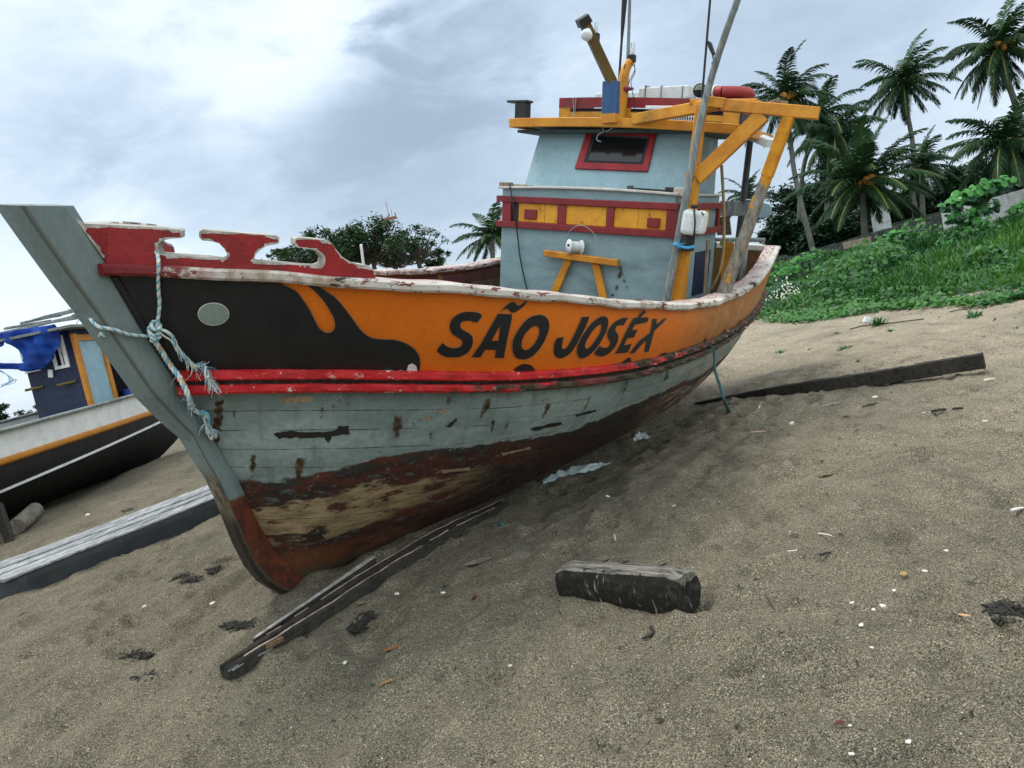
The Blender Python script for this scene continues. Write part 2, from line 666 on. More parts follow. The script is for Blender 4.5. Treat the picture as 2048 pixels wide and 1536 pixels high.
gx = axis_steps(-3.4, 4.4, 0.021, (-900, 900), 1.04)
gy = axis_steps(1.5, 8.0, 0.022, (-60, 1800), 1.028)
XX, YY = np.meshgrid(gx, gy)
ZZ = ground_z(XX, YY)
nx, ny = len(gx), len(gy)
gv = np.stack([XX.ravel(), YY.ravel(), ZZ.ravel()], 1)
ii = (np.arange(ny - 1)[:, None] * nx + np.arange(nx - 1)[None, :]).ravel()
gf = np.stack([ii, ii + 1, ii + 1 + nx, ii + nx], 1)
me = bpy.data.meshes.new('sand')
me.vertices.add(len(gv))
me.vertices.foreach_set('co', gv.ravel())
me.loops.add(gf.size)
me.loops.foreach_set('vertex_index', gf.ravel().astype(np.int32))
me.polygons.add(len(gf))
me.polygons.foreach_set('loop_start', np.arange(0, gf.size, 4, dtype=np.int32))
me.polygons.foreach_set('use_smooth', np.ones(len(gf), bool))
me.update()
me.validate()
sand = bpy.data.objects.new('sand', me)
link(sand)
sand['kind'] = 'structure'


def sand_mat():
    t = NT('sand')
    o = t.obj()
    x, y, z = t.xyz()
    g1 = t.noise(330, 2, 0.7)
    g2 = t.noise(150, 3, 0.7)
    n_mid = t.noise(3.2, 7, 0.62)
    n_lrg = t.noise(0.55, 5, 0.55)
    st = t.noise(1.0, 6, 0.6, t.map(scale=(5.5, 0.8, 1), rot=(0, 0, R(-8))))
    wet = (0.178, 0.162, 0.126)
    dry = (0.43, 0.38, 0.305)
    # the upper beach towards the grass is drier and paler
    up = t.step(t.math('ADD', t.math('MULTIPLY', x, 0.16), t.math('ADD', t.math('MULTIPLY', y, 0.055), t.math('MULTIPLY', n_lrg, 0.55))), 0.55, 1.65)
    mixf = t.math('ADD', t.math('MULTIPLY', up, 0.75), t.math('MULTIPLY', t.math('SUBTRACT', n_mid, 0.5), 0.9), True)
    col = t.mix(mixf, wet, dry)
    col = t.mix(t.math('MULTIPLY', t.step(st, 0.5, 0.72), 0.45), col, (0.082, 0.075, 0.060))
    col = t.mix(t.math('MULTIPLY', t.step(n_lrg, 0.48, 0.72), 0.4), col, (0.10, 0.097, 0.076))
    col = t.mix(t.math('MULTIPLY', t.step(t.noise(1.9, 6, .62, t.map(loc=(4, 4, 0))), .55, .70), .45), col, (.075, .072, .060))
    vg = t.n('ShaderNodeTexVoronoi')
    vg.inputs['Scale'].default_value = 290
    t.l(o, vg.inputs['Vector'])
    gcol = t.xyz(vg.outputs['Color'])
    col = t.mul(col, t.ramp(gcol[0], (0.0, (.30, .31, .31)), (.30, (.76, .76, .74)), (.62, (1.04, 1.03, 1.0)), (.86, (1.5, 1.43, 1.30)), (1.0, (2.3, 2.2, 1.95))))
    col = t.mul(col, t.ramp(g1, (0.32, (0.55, 0.55, 0.54)), (0.5, (0.95, 0.95, 0.95)), (0.66, (1.5, 1.47, 1.4))))
    col = t.mul(col, t.ramp(g2, (0.32, (0.45, 0.45, 0.45)), (0.52, (1, 1, 1)), (0.70, (1.7, 1.66, 1.56))))
    vr = t.n('ShaderNodeTexVoronoi')
    vr.inputs['Scale'].default_value = 75
    t.l(o, vr.inputs['Vector'])
    cell = t.xyz(vr.outputs['Color'])
    shell = t.math('MULTIPLY', t.step(cell[0], 0.978, 0.984), t.step(vr.outputs['Distance'], 0.20, 0.30, True))
    col = t.mix(shell, col, (0.62, 0.56, 0.46))
    dark = t.math('MULTIPLY', t.step(cell[1], 0.95, 0.96), t.step(vr.outputs['Distance'], 0.22, 0.34, True))
    col = t.mix(dark, col, (0.03, 0.03, 0.028))
    soil = t.math('MULTIPLY', t.step(t.math('ADD', z, t.math('MULTIPLY', t.math('SUBTRACT', n_mid, .5), .35)), .44, .62), t.step(x, 4.5, 5.5))
    col = t.mix(soil, col, (.022, .036, .016))
    h = t.math('ADD', t.math('MULTIPLY', g2, 0.8), t.math('MULTIPLY', gcol[1], 0.35))
    nr = t.bump(h, 0.007, 0.9)
    nr = t.bump(t.noise(26, 6, 0.65), 0.024, 0.9, nr)
    nr = t.bump(t.noise(7, 4, 0.6, t.map(scale=(1.6, 1, 1))), 0.03, 0.6, nr)
    return t.done(col, 0.92, nr, 0.12)


me.materials.append(sand_mat())

# ------------------------------------------------------------------ the boat: frame and shape curves
# boat axes: x to the bow, y to port, z up (the boat lies heeled on its port bilge)
BM = Matrix(((-0.52648, 0.81735, 0.23399), (-0.84987, -0.49844, -0.1711), (-0.02322, -0.28894, 0.95706)))
BC = Vector((6.9202, 3.1465, 0.8238))        # the photographer's eye in the boat's axes
BASE = Vector((1.0, 0.0, -1.62))
BW = Matrix.Translation(CAM - BM @ BC) @ BM.to_4x4()     # boat axes -> world
BINV = BM.transposed()
boat = empty('fishing_boat', None, 'large wooden fishing boat with orange bulwark and SÃO JOSÉ X lettering, heeled on sand', 'fishing boat',
             mat=BW @ Matrix.Translation(BASE))
OFF = -BASE


def bray(px, py):
    return BINV @ px_dir(px, py)


def on_x(px, py, x):
    d = bray(px, py)
    return BC + d * ((x - BC.x) / d.x)


def on_y(px, py, y):
    d = bray(px, py)
    return BC + d * ((y - BC.y) / d.y)


def on_z(px, py, z):
    d = bray(px, py)
    return BC + d * ((z - BC.z) / d.z)


bg = pchip([-3.0, -2, -1, 0, 1, 2, 3, 3.8, 4.4, 4.75, 4.93], [1.25, 1.38, 1.47, 1.5, 1.49, 1.42, 1.22, .93, .58, .28, .08])
zg = pchip([-3, -1.9, -1.2, -.15, 1, 2.2, 3.3, 4.3, 4.96], [.15, .02, -.05, -.09, -.06, .07, .23, .35, .41])
br = pchip([-3.0, -2, -1, 0, 1, 2, 3, 3.8, 4.2, 4.5, 4.68], [1.16, 1.31, 1.41, 1.45, 1.43, 1.33, 1.07, .70, .44, .2, .08])
zr = pchip([-3, -1.6, 0, 1, 2, 3.1, 4.1, 4.68], [-.36, -.42, -.42, -.39, -.34, -.24, -.11, -.07])
zk = pchip([-3.0, -2, 1, 3, 3.75, 3.95, 4.1, 4.2, 4.28, 4.4, 4.68], [-1.38, -1.5, -1.6, -1.62, -1.6, -1.5, -1.25, -1.05, -.84, -.6, -.10])
nsec = pchip([-3, -2, -1, 0, 1, 2, 3, 4.2], [1.5, 1.55, 1.75, 1.85, 1.75, 1.6, 1.45, 1.15])
STRAKE = 0.115          # height of the rubbing strake below zr


def rake(x, v):
    return 0.5 * v * max(0.0, (-1 - x) / 2)


def lower(x, v):
    n = nsec(x)
    th = v * math.pi / 2
    z0 = zr(x)
    return Vector((x + rake(x, v), max(br(x) * max(math.cos(th), 0)**(2 / n), 0.0), z0 - (z0 - zk(x)) * math.sin(th)**(2 / n)))


def upper(s, v):
    """v 0 at the gunwale, 1 at the strake; s 0 stern .. 1 stem"""
    xg, xr = -3 + 7.93 * s, -3 + 7.68 * s
    y = bg(xg) + (br(xr) - bg(xg)) * v + 0.018 * math.sin(math.pi * v)
    return Vector((xg + (xr - xg) * v, y, zg(xg) + (zr(xr) - zg(xg)) * v))


# paint line (grey above, red antifouling below), as a height per station
wl = pchip([-2.5, -.5, .7, 1.6, 2.4, 3.0, 3.5, 3.9, 4.3], [-.62, -.72, -.90, -1.02, -1.05, -1.0, -.92, -.86, -.80])


def hull_mats():
    t = NT('hull_paint')
    x, y, z = t.xyz()
    v = t.attr('girth')
    w = t.attr('above_line')
    lv = t.map(scale=(0.7, 1, 2.2))
    n1 = t.noise(2.2, 7, 0.62, lv)
    n2 = t.noise(7, 8, 0.68, lv)
    n3 = t.noise(30, 4, 0.6)
    grey = t.mix(t.step(n1, .35, .7), (0.165, 0.212, 0.197), (0.285, 0.345, 0.320))
    grey = t.mul(grey, t.ramp(n3, (.3, (.85, .85, .85)), (.7, (1.1, 1.1, 1.1))))
    # planks: seams with caulk squeezed out, darker towards the edges
    pv = t.math('MULTIPLY', v, 11.0)
    wobble = t.math('MULTIPLY', t.math('SUBTRACT', t.noise(3.5, 5, 0.65), 0.5), 0.10)
    fr = t.math('FRACT', t.math('ADD', pv, wobble))
    seam = t.math('MULTIPLY', t.step(t.math('ABSOLUTE', t.math('SUBTRACT', fr, 0.5)), .478, .494), t.step(t.noise(5, 6, .7, t.map(scale=(.5, 1, 1), loc=(5, 5, 5))), .40, .60))
    caulk = t.math('MULTIPLY', t.step(t.math('ABSOLUTE', t.math('SUBTRACT', fr, 0.465)), .0, .03, True), 0)
    # rust weeping from the fastenings
    rv = t.n('ShaderNodeTexVoronoi')
    rv.inputs['Scale'].default_value = 1.0
    t.l(t.map(scale=(3.1, .001, 5.0), loc=(.3, 0, .15)), rv.inputs['Vector'])
    cell = t.xyz(rv.outputs['Color'])
    rs = t.n('ShaderNodeTexVoronoi')
    rs.inputs['Scale'].default_value = 1.0
    t.l(t.map(scale=(20, .001, 5.0), loc=(.3, 0, .15)), rs.inputs['Vector'])
    streak = t.math('MULTIPLY', t.step(t.xyz(rs.outputs['Color'])[0], .955, .965), t.step(t.noise(16, 5, .7), .38, .55))
    streak = t.math('MULTIPLY', streak, t.step(rs.outputs['Distance'], .18, .5, True))
    col = t.mix(t.math('MULTIPLY', streak, .9), grey, (0.075, 0.038, 0.014))
    # long stain runs
    run = t.step(t.noise(1.0, 6, .68, t.map(scale=(9, 9, .9))), .50, .70)
    col = t.mix(t.math('MULTIPLY', run, .5), col, (0.072, 0.085, 0.072))
    grim = t.math('MULTIPLY', t.step(v, .22, .02), t.step(n2, .3, .6))
    col = t.mix(t.math('MULTIPLY', grim, .55), col, (0.055, 0.068, 0.058))
    scr = t.step(t.noise(6, 7, .72, t.map(scale=(.5, 1, 3.2), loc=(6, 3, 8))), .60, .64)
    col = t.mix(t.math('MULTIPLY', scr, .35), col, (0.30, 0.37, 0.35))
    # flaked patches to the wood
    fl = t.step(t.noise(5.5, 8, .72, t.map(scale=(.6, 1, 1.6))), .655, .68)
    col = t.mix(fl, col, (0.24, 0.19, 0.12))
    fl2 = t.step(t.noise(9, 7, .72, t.map(scale=(.35, 1, 2.5), loc=(3, 1, 2))), .675, .69)
    col = t.mix(fl2, col, (0.025, 0.02, 0.018))
    # antifouling red, worn to tan planks and black
    red = t.mix(t.step(n2, .35, .65), (0.105, 0.030, 0.018), (0.055, 0.020, 0.014))
    tan = t.mix(t.step(n2, .38, .66), (0.33, 0.245, 0.132), (0.18, 0.12, 0.06))
    blk = (0.018, 0.017, 0.014)
    edge = t.math('ADD', w, t.math('ADD', t.math('MULTIPLY', t.math('SUBTRACT', n2, .5), .17), t.math('MULTIPLY', t.math('SUBTRACT', n1, .5), .08)))
    isred = t.step(edge, .0, .012, True)
    aftf = t.step(x, 2.75, 3.5)                                     # bare wood shows near the forefoot
    band = t.math('MULTIPLY', t.step(edge, -.14, -.17), t.step(t.math('ADD', edge, t.math('MULTIPLY', n1, .16)), -.36, -.42, True))
    bandn = t.math('MULTIPLY', t.math('MULTIPLY', t.step(edge, -.17, -.14, True), t.step(t.math('ADD', edge, t.math('MULTIPLY', n1, .25)), -.36, -.30)), aftf)
    und = red
    und = t.mix(t.math('MULTIPLY', t.step(n1, .45, .62), .85), und, blk)
    tanm = t.math('MULTIPLY', bandn, t.step(t.noise(2.6, 8, .68, t.map(scale=(.9, 1, 2.6), loc=(1, 0, 4))), .43, .50))
    crust = t.math('MULTIPLY', t.step(t.noise(11, 7, .75, t.map(scale=(.6, 1, 1.3), loc=(2, 2, 2))), .57, .61), .8)
    und = t.mix(crust, und, (0.075, 0.105, 0.098))
    und = t.mix(tanm, und, tan)
    low = t.math('MULTIPLY', t.step(z, -1.22, -1.36, ), t.step(t.noise(3.5, 5, .6), .42, .6))
    und = t.mix(t.math('MULTIPLY', low, .9), und, (0.16, 0.058, 0.024))
    moss = t.math('MULTIPLY', t.step(z, -1.38, -1.48), t.step(t.noise(8, 6, .7), .40, .55))
    und = t.mix(moss, und, (0.085, 0.072, 0.038))
    speck = t.step(t.noise(38, 4, .7), .62, .66)
    und = t.mix(t.math('MULTIPLY', speck, .7), und, (0.17, 0.20, 0.18))
    und = t.mix(t.math('MULTIPLY', t.math('MULTIPLY', t.step(x, 2.2, 3.2, True), t.step(x, .6, 1.6)), .55), und, (0.022, 0.019, 0.016))
    aft = t.math('MULTIPLY', t.step(x, 1.4, .3), t.step(n2, .38, .55))
    und = t.mix(t.math('MULTIPLY', aft, .75), und, (0.15, 0.075, 0.055))
    # a pale scuffed margin along the line, aft
    scuff = t.math('MULTIPLY', t.math('MULTIPLY', t.step(t.math('ABSOLUTE', edge), .05, .02, True), t.step(x, 1.6, .4)), t.step(n2, .45, .55))
    col = t.mix(isred, col, und)
    col = t.mix(t.math('MULTIPLY', scuff, .8), col, (0.36, 0.31, 0.23))
    # a dark torn margin where the grey gives out
    mar = t.math('MULTIPLY', t.step(t.math('ABSOLUTE', t.math('ADD', edge, .01)), .030, .008, ), t.step(n3, .42, .56))
    mar = t.math('MULTIPLY', t.step(t.math('ABSOLUTE', t.math('ADD', edge, .008)), .008, .028, True), t.step(n2, .42, .55))
    col = t.mix(mar, col, (0.030, 0.032, 0.028))
    col = t.mix(seam, col, (0.022, 0.024, 0.022))
    h = t.math('SUBTRACT', t.math('ADD', t.math('MULTIPLY', n3, .25), t.math('MULTIPLY', n2, .5)), t.math('MULTIPLY', seam, 1.3))
    h = t.math('SUBTRACT', h, t.math('MULTIPLY', t.math('ADD', fl, fl2), .5))
    return t.done(col, t.ramp(n2, (.3, (.42,) * 3), (.7, (.75,) * 3)), t.bump(h, .009, .9), .3)


M = {}
M['hull'] = hull_mats()


def bulwark_mat():
    t = NT('orange_bulwark')
    x, y, z = t.xyz()
    n1 = t.noise(1.6, 5, .55)
    n2 = t.noise(9, 8, .7)
    n3 = t.noise(45, 3, .6)
    col = t.mix(t.step(n1, .3, .7), (0.80, 0.190, 0.010), (0.68, 0.150, 0.010))
    aft = t.step(x, 1.9, .4)
    col = t.mix(aft, col, t.mix(t.step(n2, .35, .7), (0.44, 0.17, 0.035), (0.30, 0.125, 0.032)))
    col = t.mul(col, t.ramp(n3, (.3, (.92,) * 3), (.7, (1.06,) * 3)))
    run = t.math('MULTIPLY', t.step(t.noise(1.0, 6, .7, t.map(scale=(8, 8, 1.1))), .55, .75), t.math('ADD', .22, t.math('MULTIPLY', aft, .4)))
    col = t.mix(run, col, (0.13, 0.055, 0.018))
    sp = t.step(t.noise(14, 7, .75), .715, .735)
    col = t.mix(sp, col, (0.10, 0.022, 0.014))
    sp2 = t.step(t.noise(7, 8, .75, t.map(loc=(4, 1, 7))), .70, .72)
    col = t.mix(t.math('MULTIPLY', sp2, .6), col, (0.34, 0.15, 0.06))
    h = t.math('ADD', t.math('MULTIPLY', n3, .3), t.math('MULTIPLY', n2, .6))
    return t.done(col, t.ramp(n2, (.3, (.38,) * 3), (.7, (.6,) * 3)), t.bump(h, .004, .8), .35)


M['orange'] = bulwark_mat()
M['black'] = paint('black_paint', (0.022, 0.023, 0.023), (0.017, 0.017, 0.018), chip=(0.10, 0.09, 0.07), chip_amt=0.02, rough=.42, dirt_amt=0, bump=.002, spec=.3)
M['outline'] = plain('pale_orange_line', (0.42, 0.20, 0.09), .5, .15)
M['eye'] = paint('grey_green_paint', (0.26, 0.33, 0.29), (0.23, 0.30, 0.26), chip=(0.5, .5, .45), chip_amt=.06, chip_scale=14, rough=.5)
M['stem'] = paint('stem_grey', (0.17, 0.215, 0.21), (0.125, 0.168, 0.163), chip=(0.07, 0.06, 0.045), chip_amt=.045, chip_scale=3, dirt_amt=.25, rough=.45)
M['grey_blue'] = paint('grey_blue_cabin', (0.245, 0.350, 0.375), (0.195, 0.290, 0.315), chip=(0.06, 0.075, 0.075), chip_amt=.20, chip_scale=13, dirt_amt=.38, rough=.42, stretch=(1, .6, 1.7))
M['wheelhouse'] = paint('wheelhouse_blue', (0.28, 0.415, 0.455), (0.24, 0.36, 0.40), chip=(0.12, 0.14, 0.14), chip_amt=.05, chip_scale=9, dirt=(.10, .13, .12), dirt_amt=.45, rough=.4, arris=.012)
M['red'] = paint('dark_red_paint', (0.24, 0.018, 0.020), (0.17, 0.015, 0.017), chip=(0.34, 0.30, 0.25), chip_amt=.06, chip_scale=9, dirt_amt=.40, rough=.42, arris=.007)
M['bright_red'] = paint('window_red', (0.33, 0.018, 0.024), (0.25, 0.015, 0.02), chip=(0.5, .47, .42), chip_amt=.06, chip_scale=12, dirt_amt=.2, rough=.4)
M['yellow'] = paint('ochre_yellow', (0.66, 0.285, 0.022), (0.52, 0.19, 0.015), chip=(0.16, 0.10, 0.045), chip_amt=.17, chip_scale=13, dirt=(.11, .08, .028), dirt_amt=.65, arris=.014, rough=.5)
M['panel_yellow'] = paint('panel_yellow', (0.74, 0.35, 0.026), (0.64, 0.26, 0.020), chip=(0.13, 0.08, 0.04), chip_amt=.27, chip_scale=18, dirt_amt=.15, rough=.5)
M['olive'] = paint('olive_yellow', (0.15, 0.098, 0.022), (0.085, 0.060, 0.018), dirt_amt=.5, rough=.55)
M['blue'] = paint('blue_paint', (0.030, 0.095, 0.225), (0.022, 0.07, 0.165), chip=(0.3, .27, .2), chip_amt=.08, rough=.5, arris=.010)
M['navy'] = paint('navy_paint', (0.012, 0.021, 0.062), (0.008, 0.014, 0.04), chip=(0.3, .3, .32), chip_amt=.03, rough=.5)
M['white_worn'] = paint('white_worn', (0.60, 0.575, 0.53), (0.47, 0.44, 0.39), chip=(0.10, 0.05, 0.035), chip_amt=.14, chip_scale=9, dirt_amt=.4, rough=.6, bump=.006)
M['foam'] = paint('white_foam', (0.76, 0.78, 0.77), (0.66, 0.68, 0.67), dirt_amt=.12, rough=.85, bump=.006)
M['black_thing'] = plain('black_plastic', (0.022, 0.022, 0.024), .5, .3)
M['dark_glass'] = plain('dark_glass', (0.010, 0.011, 0.012), .12, .1, spec=.5)
M['steel'] = plain('dull_steel', (0.30, 0.33, 0.34), .45, .3, metal=.5, bump=.002)
M['greypole'] = weathered_wood('grey_pole', (0.21, 0.235, 0.235), (0.12, 0.135, 0.135), (9, 9, 1.2))
M['rawwood'] = weathered_wood('bare_grey_wood', (0.27, 0.235, 0.175), (0.085, 0.075, 0.06), (9, 9, 1.0), bump=.01)
M['deck'] = weathered_wood('deck_boards', (0.115, 0.095, 0.065), (0.045, 0.038, 0.028), (1.5, 14, 10))
M['inner'] = paint('inner_olive', (0.155, 0.075, 0.022), (0.07, 0.04, 0.018), chip=(0.03, .022, .015), chip_amt=.2, chip_scale=4, dirt_amt=.7, rough=.65)
M['brown_red'] = paint('inner_red', (0.115, 0.020, 0.018), (0.075, 0.016, 0.015), chip=(0.03, .02, .018), chip_amt=.10, dirt_amt=.5, rough=.5)


def gunwale_mat():
    """white paint on the outer edge, red on top worn to pinkish white, dark gouges"""
    t = NT('gunwale_paint')
    x, y, z = t.xyz()
    n2 = t.noise(6, 8, .7, t.map(scale=(.6, 1, 1)))
    n3 = t.noise(26, 5, .65, t.map(scale=(.4, 1, 1)))
    white = t.mix(t.step(n2, .35, .7), (0.62, 0.585, 0.53), (0.43, 0.39, 0.33))
    top = t.attr('cap_top')
    pink = t.mix(t.step(n2, .38, .62), (0.34, 0.16, 0.15), (0.50, 0.42, 0.40))
    col = t.mix(top, white, pink)
    redf = t.math('MULTIPLY', t.step(n3, .54, .58), t.step(n2, .46, .56))
    col = t.mix(redf, col, (0.13, 0.025, 0.022))
    bow = t.math('MULTIPLY', t.step(x, 4.60, 4.80), t.step(n2, .62, .55))
    col = t.mix(bow, col, (0.16, 0.018, 0.020))
    rust = t.step(t.noise(2.6, 7, .68, t.map(loc=(2, 5, 1))), .52, .66)
    col = t.mix(t.math('MULTIPLY', rust, .7), col, (0.20, 0.11, 0.05))
    gouge = t.step(t.noise(5, 7, .7, t.map(scale=(.35, 1, 2.2), loc=(7, 2, 2))), .60, .625)
    col = t.mix(gouge, col, (0.03, 0.022, 0.018))
    h = t.math('ADD', t.math('MULTIPLY', n3, .6), t.math('MULTIPLY', n2, .8))
    return t.done(col, .62, t.bump(h, .010, .9), .25)


def strake_mat():
    t = NT('strake_red')
    x, y, z = t.xyz()
    n2 = t.noise(7, 8, .7, t.map(scale=(.5, 1, 1)))
    n3 = t.noise(28, 5, .68)
    low = t.attr('low_band')
    red = t.mix(t.step(n2, .4, .7), (0.55, 0.022, 0.026), (0.32, 0.016, 0.018))
    worn = t.step(t.math('ADD', t.math('ADD', t.math('MULTIPLY', x, -.32), 1.06), t.math('ADD', t.math('MULTIPLY', t.math('SUBTRACT', n2, .5), 2.2), t.math('MULTIPLY', low, .58))), .45, .62)
    grime = t.mix(t.step(n3, .4, .62), (0.075, 0.055, 0.034), (0.030, 0.027, 0.020))
    grime = t.mix(t.step(t.noise(4, 6, .7, t.map(loc=(9, 0, 0))), .53, .60), grime, (0.17, 0.045, 0.040))
    col = t.mix(worn, red, grime)
    wh = t.math('MULTIPLY', t.step(t.noise(19, 6, .72, t.map(scale=(.6, 1, 1))), .60, .63), t.step(t.noise(2.4, 4, .6), .44, .56))
    col = t.mix(wh, col, (0.60, 0.55, 0.46))
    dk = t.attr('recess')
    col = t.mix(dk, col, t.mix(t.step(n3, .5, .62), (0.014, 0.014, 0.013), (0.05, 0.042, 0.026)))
    h = t.math('ADD', t.math('MULTIPLY', n3, .8), t.math('MULTIPLY', n2, .6))
    return t.done(col, .55, t.bump(h, .012, 1.0), .3)


M['gunwale'] = gunwale_mat()
M['strake'] = strake_mat()

# ---------------------------------------------------------------- hull
NS, NV = 170, 36
xs_low = [-3 + (4.66 + 3) * (1 - (1 - i / (NS - 1))**1.25) for i in range(NS)]
hv, hf, a_g, a_w = [], [], [], []
for side in (1, -1):
    b = len(hv)
    for x in xs_low:
        for j in range(NV):
            v = j / (NV - 1)
            p = lower(x, v)
            p.y *= side
            hv.append(p)
            a_g.append((zr(x) - p.z) / 1.25)
            a_w.append(p.z - wl(p.x))
    for i in range(NS - 1):
        for j in range(NV - 1):
            q = (b + i * NV + j, b + (i + 1) * NV + j, b + (i + 1) * NV + j + 1, b + i * NV + j + 1)
            hf.append(q if side > 0 else q[::-1])
# transom below the strake, then the part above it
tr = [0 + j for j in range(NV)] + [NS * NV + j for j in range(NV - 2, -1, -1)]
hf.append(tuple(tr))
bv0 = BVHTree.FromPolygons([v[:] for v in hv], hf)
WLX, WLZ = [], []
for q in ((1458, 714), (1407, 748), (1339, 779), (1270, 808), (1168, 851), (1065, 878), (963, 889), (860, 903), (740, 925), (650, 948), (590, 958), (505, 966)):
    h_ = bv0.ray_cast(BC, bray(*q))[0]
    if h_ is not None and (not WLX or h_.x > WLX[-1] + .05):
        WLX.append(h_.x)
        WLZ.append(h_.z)
wl = pchip([WLX[0] - 2.0] + WLX + [WLX[-1] + .4], [WLZ[0] + .08] + WLZ + [WLZ[-1] + .04])
a_w = [v.z - wl(v.x) for v in hv]
hull = mesh_obj('hull', hv, hf, M['hull'], boat, True, {'girth': a_g, 'above_line': a_w}, OFF)
NU = 9
uv_, uf = [], []
TH = 0.05
for side in (1, -1):
    for layer in (0, 1):
        b = len(uv_)
        for i in range(NS):
            s_ = 1 - (1 - i / (NS - 1))**1.25
            for j in range(NU):
                p = upper(s_, j / (NU - 1))
                p.y = max(p.y - layer * TH, .02) * side
                uv_.append(p)
        for i in range(NS - 1):
            for j in range(NU - 1):
                q = (b + i * NU + j, b + (i + 1) * NU + j, b + (i + 1) * NU + j + 1, b + i * NU + j + 1)
                uf.append(q if side * (1 - 2 * layer) > 0 else q[::-1])
# transom upper board (outer)
po, so = [j for j in range(NU)], [2 * NS * NU + j for j in range(NU)]
uf.append(tuple(po + so[::-1]))
bul = mesh_obj('bulwark', uv_, uf, M['orange'], boat, True, None, OFF)
inner_lo = []


def half_breadth(x, z):
    xx = min(max(x, -3.0), 4.6)
    if z > zr(xx):
        k = min(max((zg(xx) - z) / (zg(xx) - zr(xx)), 0), 1)
        xg_ = min(x + .25 * k * sstep(3.5, 4.6, x), 4.93)
        return float(bg(x) + (br(xx) - bg(x)) * k)
    lo, hi = 0.0, 1.0
    for _ in range(24):
        m = (lo + hi) / 2
        if lower(xx, m).z > z:
            lo = m
        else:
            hi = m
    return lower(xx, lo).y


# inner lining down to the deck
DECK = -0.62
iv, if_ = [], []
for side in (1, -1):
    b = len(iv)
    for i in range(60):
        x = -2.9 + (4.2 + 2.9) * i / 59
        for j in range(6):
            q = j / 5
            z = (zg(x) - .03) * (1 - q) + (DECK - .02) * q
            yy = max(half_breadth(x, z) - TH - .02 - .10 * sstep(3.0, 4.2, x), .015)
            iv.append(Vector((x, yy * side, z)))
    for i in range(59):
        for j in range(5):
            q = (b + i * 6 + j, b + i * 6 + j + 1, b + (i + 1) * 6 + j + 1, b + (i + 1) * 6 + j)
            if_.append(q if side > 0 else q[::-1])
mesh_obj('inner_lining', iv, if_, M['inner'], boat, True, None, OFF)
mb = MB()
mb.box((-2.90, 0, -.26), (.04, 2.34, .78))
mb.build('transom_lining', M['inner'], boat, OFF)
dv, df = [], []
for i in range(60):
    x = -2.88 + (4.15 + 2.88) * i / 59
    w_ = max(half_breadth(x, DECK) - .06 - .08 * sstep(3.0, 4.2, x), .015)
    dv += [Vector((x, -w_, DECK)), Vector((x, w_, DECK))]
for i in range(59):
    df.append((2 * i, 2 * i + 2, 2 * i + 3, 2 * i + 1))
mesh_obj('deck', dv, df, M['deck'], boat, False, None, OFF)
# frames inside the bulwark
mb = MB()
for x in (-2.3, -1.6, .4, 1.1, 1.8, 2.5, 3.2):
    for side in (1, -1):
        mb = MB()
        mb.beam((x, side * (half_breadth(x, DECK + .02) - .10), DECK), (x, side * (bg(x) - .095), zg(x) - .03), .07, .05, (0, 1, 0))
        mb.build('rib', M['olive'], boat, OFF)
for side in (-1, 1):
    mb = MB()
    for i in range(40):
        xa, xb = -2.85 + 6.6 * i / 40, -2.85 + 6.6 * (i + 1) / 40
        for zz in (-.085,):
            mb.beam((xa, side * (bg(xa) - .085), zg(xa) + zz), (xb, side * (bg(xb) - .085), zg(xb) + zz), .04, .11, ch=.004)
    mb.build('inner_rail', M['brown_red'], boat, OFF)
# gunwale caps, one to each side and one across the transom
prof = [(-.135, .006), (-.135, .030), (-.125, .042), (.028, .044), (.044, .034), (.046, .008), (.038, -.004), (.012, -.006), (.0, .006)]


def cap_strip(name, side, mat):
    vs, fs, at = [], [], []
    n = 120
    K = len(prof)
    for i in range(n):
        s_ = i / (n - 1)
        x = -3.06 + (4.985 + 3.06) * s_
        xx = max(x, -3.0)
        dy = (bg(min(xx + .05, 4.93)) - bg(max(xx - .05, -3))) / (min(xx + .05, 4.93) - max(xx - .05, -3))
        nrm = Vector((-dy, 1, 0)).normalized()
        wig = 0.004 * math.sin(x * 7.3) + .003 * math.sin(x * 17.1 + 1)
        for k, (a, z) in enumerate(prof):
            narrow = min(1.0, max(bg(xx), .06) / .3)
            p = Vector((x, bg(xx), zg(xx))) + nrm * (a if a > 0 else a * narrow)
            p.y = max(p.y, .055)
            p.z += z + wig
            p.y *= side
            vs.append(p)
            at.append(1.0 if k in (2, 1, 0) else 0.0)
    for i in range(n - 1):
        for k in range(K):
            a, b = i * K + k, i * K + (k + 1) % K
            q = (a, b, b + K, a + K)
            fs.append(q[::-1] if side > 0 else q)
    fs += [tuple(range(K)), tuple(range((n - 1) * K, n * K))]
    o = mesh_obj(name, vs, fs, mat, boat, False, {'cap_top': at}, OFF)
    bm = bmesh.new()
    bm.from_mesh(o.data)
    bmesh.ops.recalc_face_normals(bm, faces=bm.faces[:])
    bm.to_mesh(o.data)
    bm.free()
    return o


gun_p = cap_strip('gunwale', 1, M['gunwale'])
cap_strip('gunwale', -1, M['gunwale'])
mb = MB()
mb.box((-3.0, 0, .158), (.17, 2.22, .07), None, .01)
mb.build('transom_rail', M['white_worn'], boat, OFF)

